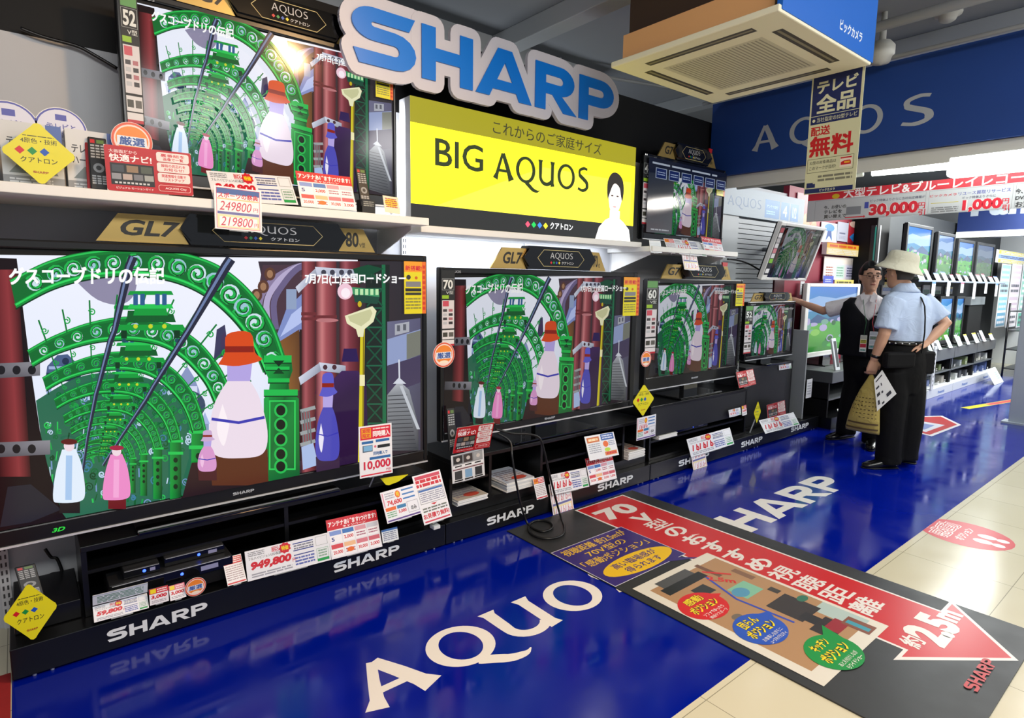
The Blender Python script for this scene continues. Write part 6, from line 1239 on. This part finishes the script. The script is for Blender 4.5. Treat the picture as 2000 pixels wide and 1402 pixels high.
def spectacles(t, c, F, L, U, hw, hd, hh):
    m = MB(); G = mat('spectacle_frame', '#1a1a1c', .3)
    for k in (-1, 1):
        o = c+F*(hd*1.04)+L*k*hw*.46+U*hh*.04; P = [o+L*.024*a+U*.015*b-F*(.006*abs(a*k > 0)) for a, b in ((-1, .7), (-.8, 1), (.8, 1), (1, .7), (1, -.6), (.7, -1), (-.7, -1), (-1, -.6), (-1, .7))]; m.tube(P, .0016, G, 6)
        m.tube([o+L*k*.024+U*.008, c+L*k*hw*1.06+F*hd*.3+U*hh*.12, c+L*k*hw*1.06-F*hd*.05+U*hh*.14], .0016, G, 6)
    m.tube([c+F*hd*1.06-L*.010+U*hh*.1, c+F*hd*1.1+U*hh*.13, c+F*hd*1.06+L*.010+U*hh*.1], .0016, G, 6); m.obj('spectacles', t)
def shoe(t, heel, toe, h=.085):
    d = toe-heel; d.z = 0; Ln = d.length; d = d.normalized(); s = Vector((-d.y, d.x, 0)); b = Vector((heel.x, heel.y, 0)); m = MB()
    m.loft([(b+ZU*.035-d*.01, s*.022, ZU*.030), (b+d*.02+ZU*.046, s*.036, ZU*.044), (b+d*Ln*.3+ZU*.048, s*.040, ZU*.046), (b+d*Ln*.55+ZU*.036, s*.046, ZU*.034), (b+d*Ln*.8+ZU*.028, s*.047, ZU*.026), (b+d*Ln*.95+ZU*.024, s*.034, ZU*.020), (b+d*Ln+ZU*.02, s*.012, ZU*.010)], LEATHER, 14); m.tube([b+d*.035+ZU*.06, b+d*.04+ZU*.11], .046, LEATHER, 12)
    m.loft([(b-d*.012+ZU*.006, s*.030, ZU*.006), (b+d*Ln*.4+ZU*.006, s*.040, ZU*.006), (b+d*Ln*.75+ZU*.006, s*.049, ZU*.006), (b+d*Ln*1.01+ZU*.006, s*.018, ZU*.006)], mat('shoe_sole', '#141416', .6), 12); m.obj('shoe', t)

def hat_man():
    P = Fig(1750, 912); FH, RH = P.F, P.R; F = (-RH*.80+FH*.60).normalized(); R_ = Vector((F.y, -F.x, 0)); L = -R_      # facing left and away; R_ = his right
    t = thing('person', 'man in pale bucket hat, light blue short-sleeved shirt and black trousers, seen from behind', 'person', P.B)
    Lt = (RH*.74+FH*.67).normalized(); Dp = Vector((Lt.y, -Lt.x, 0))                                   # torso across / through
    b = MB(); hc = P(1757, 532, .0)
    U = head(b, hc, F, L)
    b.loft([(P(1762, 548, .02), R_*.055, F*.058), (P(1766, 562, .03), R_*.056, F*.058), (P(1769, 574, .03), R_*.075, F*.07)], SKIN, 14)
    b.loft([(P(1769, 570, .02), Lt*.10, Dp*.07), (P(1771, 584, .02), Lt*.17, Dp*.085), (P(1771, 620, .02), Lt*.165, Dp*.10), (P(1768, 660, .02), Lt*.15, Dp*.10), (P(1765, 700, .02), Lt*.155, Dp*.11), (P(1763, 735, .02), Lt*.13, Dp*.10)], SKIN, 16)
    sl, el, wl = P(1743, 586, -.12), P(1727, 652, -.17), P(1707, 702, -.13); b.tube([sl, sl.lerp(el, .5), el, el.lerp(wl, .35), wl], [.050, .046, .041, .039, .027], SKIN, 12)
    hand(b, wl, P(1700, 738, -.12)-wl, (Dp*1.0-Lt*.3), .75, -1)
    sr, er, wr = P(1806, 590, .14), P(1847, 632, .12), P(1812, 668, .0); b.tube([sr, sr.lerp(er, .5), er, er.lerp(wr, .4), wr], [.050, .046, .043, .037, .027], SKIN, 12)
    hand(b, wr, P(1790, 676, -.07)-wr, (RH*.3+ZU*.8-FH*.4), .25, 1)
    for x0, x1, x2, d in ((1748, 1744, 1737, -.06), (1776, 1774, 1769, .06)): b.tube([P(x0, 730, d), P(x0, 765, d), P(x1, 825, d), P(x2, 896, d)], [.085, .08, .055, .04], SKIN, 12)
    meld(b.obj('body', t), .006, 2)
    s = MB()      # shirt
    s.loft([(P(1767, 566, .025), Lt*.072, Dp*.066), (P(1769, 573, .02), Lt*.125, Dp*.085), (P(1771, 582, .02), Lt*.185, Dp*.10), (P(1772, 596, .02), Lt*.205, Dp*.115), (P(1772, 622, .02), Lt*.195, Dp*.128), (P(1770, 648, .02), Lt*.182, Dp*.125), (P(1768, 661, .02), Lt*.176, Dp*.124), (P(1767, 668, .02), Lt*.168, Dp*.118)], SHIRTB, 22)
    sm = sl.lerp(el, .86); s.tube([sl+Lt*.02+ZU*.01, sl.lerp(el, .3), sl.lerp(el, .6), sm], [.075, .074, .074, .079], SHIRTB, 16)
    sm = sr.lerp(er, .82); s.tube([sr-Lt*.03+ZU*.012, sr.lerp(er, .3), sr.lerp(er, .6), sm], [.078, .074, .070, .076], SHIRTB, 16)
    meld(s.obj('shirt', t), .009, 4)
    c = MB(); c.loft([(P(1764, 553, .025), R_*.064, F*.066), (P(1766, 562, .03), R_*.074, F*.076), (P(1768, 570, .03), R_*.098, F*.092)], SHIRTB, 20, caps=False); o = c.obj('collar', t); k = o.modifiers.new('thick', 'SOLIDIFY'); k.thickness = .006
    q = MB()      # trousers
    q.loft([(P(1767, 664, .02), Lt*.165, Dp*.118), (P(1766, 680, .02), Lt*.172, Dp*.125), (P(1764, 705, .02), Lt*.178, Dp*.135), (P(1763, 735, .02), Lt*.17, Dp*.13), (P(1762, 765, .02), Lt*.12, Dp*.11)], TROU, 20)
    for x0, x1, x2, d in ((1745, 1740, 1735, -.06), (1779, 1777, 1768, .06)): q.tube([P(x0, 725, d), P(x0, 765, d), P(x1, 825, d), P(x2, 880, d), P(x2-1, 904 if d < 0 else 896, d)], [(.10, .10), (.105, .10), (.094, .092), (.09, .088), (.093, .09)], TROU, 16)
    meld(q.obj('trousers', t), .010, 3)
    e = MB(); e.loft([(P(1767, 672, .02), Lt*.176, Dp*.127), (P(1767, 663.5, .02), Lt*.178, Dp*.128)], LEATHER, 28); A = Art()
    for i in range(9): an = math.radians(200+i*16); cc = P(1767, 668, .02)+Lt*.178*math.cos(an)+Dp*.129*math.sin(an)*-1; e.ball(cc, .006, .006, .006, SILVER, 5)
    e.obj('belt', t)
    w = MB(); w.tube([wl.lerp(el, .10), wl.lerp(el, .20)], .031, LEATHER, 14); w.obj('wrist_strap', t)
    h = MB(); ax = (ZU+RH*.24).normalized(); X = (F-ax*F.dot(ax)).normalized(); Y = ax.cross(X); oc = hc+ZU*.062-F*.006
    M = Matrix(((X.x, Y.x, ax.x, oc.x), (X.y, Y.y, ax.y, oc.y), (X.z, Y.z, ax.z, oc.z), (0, 0, 0, 1))) @ Matrix.Diagonal((1.06, .95, 1, 1))
    h.lathe([(.158, -.052), (.163, -.050), (.155, -.042), (.132, -.016), (.113, .004), (.108, .03), (.103, .062), (.092, .084), (.06, .096), (0, .099), (0, .09), (.058, .088), (.086, .078), (.096, .06), (.101, .03), (.105, .004), (.126, -.022), (.150, -.050), (.158, -.052)], HATM, M, 32); h.obj('bucket_hat', t)
    a = MB(); a.loft([(hc-F*.045-ZU*.055, L*.062, F*.035), (hc-F*.05-ZU*.02, L*.071, F*.048), (hc-F*.03+ZU*.03, L*.076, F*.07)], mat('grey_hair', '#3a3634', .7), 16); a.obj('hair', t)
    spectacles(t, hc, F, L, U, .072, .092, .118); face_parts(t, hc, F, L, U, .072, .092, .118)
    shoe(t, onZ(1748, 914), onZ(1684, 914)); shoe(t, onZ(1786, 906), onZ(1735, 896))
    # things he carries
    k = thing('carrier_bag', 'tan plastic carrier bag with brown print hanging from the hat man\'s hand', 'bag', P(1684, 842, -.1)); BAG = fold_mat('tan_plastic', '#a89654', .35, 14, .4)
    v = MB(); X2 = (RH*.96-FH*.28).normalized(); Y2 = Vector((X2.y, -X2.x, 0))
    v.loft([(P(1702, 732, -.11), X2*.012, Y2*.012), (P(1701, 742, -.12), X2*.030, Y2*.02), (P(1697, 762, -.13), X2*.062, Y2*.032), (P(1692, 790, -.13), X2*.095, Y2*.042), (P(1687, 815, -.13), X2*.112, Y2*.045), (P(1684, 838, -.13), X2*.122, Y2*.036), (P(1684, 843, -.13), X2*.12, Y2*.018)], BAG, 20)
    BR = mat('brown_print', '#4c3a1c', .5)
    for y0, y1, wd in ((823, 826, .9), (833, 836, .9)):
        for i in range(18):
            an0, an1 = math.radians(20+i*7.7), math.radians(20+(i+1)*7.7)
            def pt(an, y): f = (y-790)/48; return P(1692-8*f, y, -.13)+X2*(.095+.027*f)*1.012*math.cos(an)-Y2*-(.044)*1.03*math.sin(an)
            v.add([pt(an0, y0), pt(an1, y0), pt(an1, y1), pt(an0, y1)], [(0, 1, 2, 3)], BR)
    for j in range(6):
        for i in range(0, 16, 2):
            an0, an1 = math.radians(32+i*8), math.radians(32+(i+1)*8); y = 775+j*7.5; f = (y-790)/48
            p0, p1 = P(1692-8*f, y, -.13)+X2*(.095+.027*f)*1.012*math.cos(an0)+Y2*.0455*math.sin(an0), P(1692-8*f, y, -.13)+X2*(.095+.027*f)*1.012*math.cos(an1)+Y2*.0455*math.sin(an1)
            v.add([p0, p1, p1-ZU*.006, p0-ZU*.006], [(0, 1, 2, 3)], BR)
    v.obj('sack', k)
    f = MB(); pts = [P(1707, 742, -.20), P(1723, 722, -.20), P(1751, 769, -.21), P(1713, 803, -.21)]; n = (pts[1]-pts[0]).cross(pts[3]-pts[0]).normalized()*.0015
    f.add([p+n for p in pts]+[p-n for p in pts], [(0, 1, 2, 3), (7, 6, 5, 4), (0, 4, 5, 1), (1, 5, 6, 2), (2, 6, 7, 3), (3, 7, 4, 0)], PAPER)
    def lp(u, w): return pts[0].lerp(pts[1], u).lerp(pts[3].lerp(pts[2], u), w)
    off = -FH*.004
    for u0, w0, u1, w1 in ((.15, .1, .8, .14), (.1, .3, .35, .36), (.5, .3, .56, .4), (.1, .5, .3, .6), (.4, .55, .5, .62), (.6, .75, .85, .86), (.3, .88, .42, .94), (.1, .72, .2, .86)):
        f.add([lp(u0, w0)+off, lp(u1, w0)+off, lp(u1, w1)+off, lp(u0, w1)+off], [(0, 1, 2, 3)], mat('flyer_ink', '#33343c', .6))
    f.obj('flyer', at=pts[3], label='white printed flyer held behind the tan carrier bag', cat='paper')
    g = thing('shoulder_bag', 'black shoulder bag on the hat man\'s right hip with a thin strap', 'bag', P(1790, 720, .05)); m = MB(); M = Matrix.Translation(P(1798, 704, .03)) @ Matrix(((Lt.x, Dp.x, 0, 0), (Lt.y, Dp.y, 0, 0), (0, 0, 1, 0), (0, 0, 0, 1)))
    m.box(-.07, .09, -.06, .045, -.10, .075, BLK, M, bev=.018).box(-.072, .092, -.066, -.02, .0, .08, LEATHER, M, bev=.012); m.obj('pouch', g)
    m = MB(); m.tube([P(1800, 690, -.08), P(1806, 650, -.09), P(1807, 620, -.105), P(1806, 598, -.09), P(1800, 582, -.03), P(1792, 574, .05)], [(.010, .004)]*6, BLK, 8); m.obj('strap', g)
    m = MB(); M = Matrix.Translation(P(1752, 702, -.135)) @ Matrix(((Lt.x, Dp.x, 0, 0), (Lt.y, Dp.y, 0, 0), (0, 0, 1, 0), (0, 0, 0, 1))); m.box(-.12, .12, -.015, .05, -.06, .06, BLK, M, bev=.02).box(-.05, -.03, -.03, -.015, .02, .05, SILVER, M); m.obj('waist_pouch', at=P(1752, 712, -.13), label='black pouch worn at the back of the hat man\'s waist', cat='bag')
hat_man()

def vest_man():
    P = Fig(1675, 862); FH, RH = P.F, P.R; F = (-FH*.97+RH*.24).normalized(); L = Vector((-F.y, F.x, 0))                   # facing the viewer, his left to image right
    Lt = (RH*.97+FH*.1).normalized(); Dp = Vector((Lt.y, -Lt.x, 0))                                     # Dp points towards the viewer
    t = thing('person', 'man in glasses, dark vest and white short sleeves pointing at the small television', 'person', P.B)
    hc = P(1700, 541, -.02); FHd = (F*.96+RH*.1).normalized(); Lh = Vector((-FHd.y, FHd.x, 0)); b = MB(); U = head(b, hc, FHd, Lh, .074, .09, .128)
    b.loft([(P(1699, 556, .02), Lt*.052, Dp*.054), (P(1698, 570, .02), Lt*.052, Dp*.054), (P(1697, 582, .02), Lt*.075, Dp*.06)], SKIN, 14)
    b.loft([(P(1696, 580, .01), Lt*.09, Dp*.06), (P(1694, 594, .01), Lt*.165, Dp*.08), (P(1693, 640, .01), Lt*.15, Dp*.09), (P(1690, 690, .01), Lt*.15, Dp*.10), (P(1690, 720, .01), Lt*.12, Dp*.09)], SKIN, 16)
    sl, el, wl = P(1664, 594, .0), P(1607, 607, .06), P(1566, 591, .17); b.tube([sl, sl.lerp(el, .5), el, el.lerp(wl, .4), wl], [.046, .043, .038, .036, .025], SKIN, 12)
    hand(b, wl, P(1540, 580, .24)-wl, (ZU*.9+FH*-.3), .18, 1, 1.0, .05)
    sr, er, wr = P(1727, 596, .02), P(1741, 645, .03), P(1733, 690, -.03); b.tube([sr, sr.lerp(er, .5), er, wr], [.046, .043, .038, .026], SKIN, 12); hand(b, wr, Vector((-.02, -.03, -1)), RH, .4, -1)
    for x0, x1, x2, y2, d in ((1672, 1660, 1652, 838, .02), (1703, 1704, 1702, 858, -.04)): b.tube([P(x0, 715, d), P(x0-1, 745, d), P(x1, 790, d), P(x2, y2, d)], [.08, .075, .052, .04], SKIN, 12)
    meld(b.obj('body', t), .0055, 1)
    s = MB(); s.loft([(P(1697, 575, .01), Lt*.066, Dp*.066), (P(1696, 584, .01), Lt*.13, Dp*.085), (P(1694, 594, .01), Lt*.18, Dp*.10), (P(1693, 620, .01), Lt*.185, Dp*.112), (P(1691, 660, .01), Lt*.165, Dp*.112)], SHIRTW, 20)
    s.tube([sl+Lt*.02, sl.lerp(el, .35), sl.lerp(el, .82)], [.070, .068, .072], SHIRTW, 16); s.tube([sr-Lt*.02, sr.lerp(er, .35), sr.lerp(er, .8)], [.070, .068, .070], SHIRTW, 16); meld(s.obj('shirt', t), .008, 3)
    v = MB(); n = 40; secs = [(583, 1696, .135, .092), (592, 1694, .188, .108), (606, 1693, .202, .12), (630, 1692, .196, .13), (660, 1690, .184, .130), (682, 1688, .192, .132), (694, 1687, .196, .134)]
    vs = []; fs = []; ys = [583+i*111/24 for i in range(25)]
    for y in ys:
        i = max(j for j in range(6) if secs[j][0] <= y+1e-6); f = (y-secs[i][0])/(secs[i+1][0]-secs[i][0]); x, w, d = (secs[i][j]+(secs[i+1][j]-secs[i][j])*f for j in (1, 2, 3)); c = P(x, y, .01); op = max(.6, 46*(1-(y-583)/42))
        for k in range(n+1): an = math.radians(88+op+(360-2*op)*k/n); vs.append(c+Lt*w*math.cos(an)+Dp*d*math.sin(an))
    for i in range(24): fs += [(i*(n+1)+k, i*(n+1)+k+1, (i+1)*(n+1)+k+1, (i+1)*(n+1)+k) for k in range(n)]
    v.add(vs, fs, VEST, None, True); a = Art(); o = v.obj('vest', t); k = o.modifiers.new('thick', 'SOLIDIFY'); k.thickness = .009; k.offset = 1
    c = MB()
    for sgn, tip in ((-1, (1686, 597)), (1, (1711, 594))):
        p0, p1, p2, p3 = P(1697+sgn*9, 570, -.05), P(1697+sgn*1.5, 588, -.107), P(*tip, -.118), P(1697+sgn*17, 576, -.06); nn = -FH*.004; c.add([p0, p1, p2, p3, p0+nn, p1+nn, p2+nn, p3+nn], [(0, 1, 2, 3), (7, 6, 5, 4), (0, 4, 5, 1), (1, 5, 6, 2), (2, 6, 7, 3), (3, 7, 4, 0)], SHIRTW)
    c.obj('collar', t)
    x = MB(); M = F3(P(1702, 616, -.142), Lt, ZU); A = Art(); sharp(A, 0, 0, .062, .012, '#d8d8dc'); x.art(A, M); x.obj('vest_lettering', t)
    q = MB(); q.loft([(P(1689, 680, .01), Lt*.165, Dp*.115), (P(1688, 700, .01), Lt*.172, Dp*.12), (P(1688, 725, .01), Lt*.165, Dp*.118), (P(1688, 745, .01), Lt*.11, Dp*.10)], TROU, 20)
    for x0, x1, x2, y2, d in ((1671, 1659, 1652, 846, .02), (1704, 1704, 1703, 864, -.04)): q.tube([P(x0, 715, d), P(x0, 745, d), P(x1, 795, d), P(x2, y2-14, d), P(x2, y2, d)], [.098, .096, .086, .08, .084], TROU, 16)
    meld(q.obj('trousers', t), .009, 3)
    h = MB(); n = 28; vs = []; fs = []; rows = 14      # hair: a cap with a swept fringe, open over the face
    for i in range(rows+1):
        th = math.pi*.66*i/rows
        for k in range(n):
            ph = 2*math.pi*k/n; jag = .004*math.sin(7*ph+i)+.003*math.sin(13*ph)
            vs.append(hc+U*(.128*1.10*math.cos(th)+.004)+Lh*((.074*1.20+jag)*math.sin(th)*math.cos(ph))+FHd*((.09*1.16+jag)*math.sin(th)*math.sin(ph)-.006))
    for i in range(rows):
        for k in range(n):
            ph = 360*(k+.5)/n; dev = abs(((ph-90+180) % 360)-180); lim = .57 if dev < 34 else (.60 if dev < 60 else (.68 if dev < 85 else 1.1))
            if dev < 60 and ph > 90: lim -= .05
            if (i+1)/rows <= lim+.04: fs.append((i*n+k, i*n+(k+1) % n, (i+1)*n+(k+1) % n, (i+1)*n+k))
    h.add(vs, fs, HAIR, None, True); o = h.obj('hair', t); k = o.modifiers.new('thick', 'SOLIDIFY'); k.thickness = .016; k.offset = -1; o.modifiers.new('soft', 'SUBSURF').render_levels = 1
    spectacles(t, hc, FHd, Lh, U, .074, .09, .128); face_parts(t, hc, FHd, Lh, U, .074, .09, .128)
    shoe(t, onZ(1664, 853), onZ(1615, 859)); shoe(t, onZ(1702, 862), onZ(1701, 882))
    for lab, x0, y0, x1, y1, cols, sx in (('name badge with yellow and red print hanging on the dark vest', 1678, 655, 1694, 687, ('#d8d8d4', '#b8283c', '#c8b43c', '#b4b4a8'), 1692), ('pale second name badge beside the yellow one', 1696, 648, 1715, 681, ('#a8acb4', '#b8bcc2', '#8c9098', '#b0b4ba'), 1704)):
        p, r = P(x0, y1, -.150), P(x1, y0, -.150); w, hgt = (r-p).dot(Lt), r.z-p.z; M = F3(p, Lt, ZU); m = MB(); m.box(0, w, 0, hgt, -.003, 0, PAPER, M, bev=.0012); A = Art()
        for i, cl in enumerate(cols): A.rect(w*.04, hgt*(i/4+.02), w*.96, hgt*((i+1)/4-.01), cl)
        A.micro(w*.1, hgt*.05, w*.9, hgt*.2, 1, '#3c8c84'); A.micro(w*.15, hgt*.55, w*.85, hgt*.72, 2, '#4c6c3c'); m.art(A, M)
        g = thing('name_badge', lab, 'badge', p); m.obj('card', g); l = MB(); l.tube([p+Lt*w*.5+ZU*hgt, P(sx, 630, -.146), P(sx-4 if sx < 1700 else sx+5, 604, -.132), P(1686 if sx < 1700 else 1712, 585, -.10)], [(.005, .0015)]*4, mat('lanyard_red', '#a01830', .6) if sx > 1700 else mat('lanyard_green', '#1c5a34', .6), 6); l.obj('lanyard', g)
vest_man()
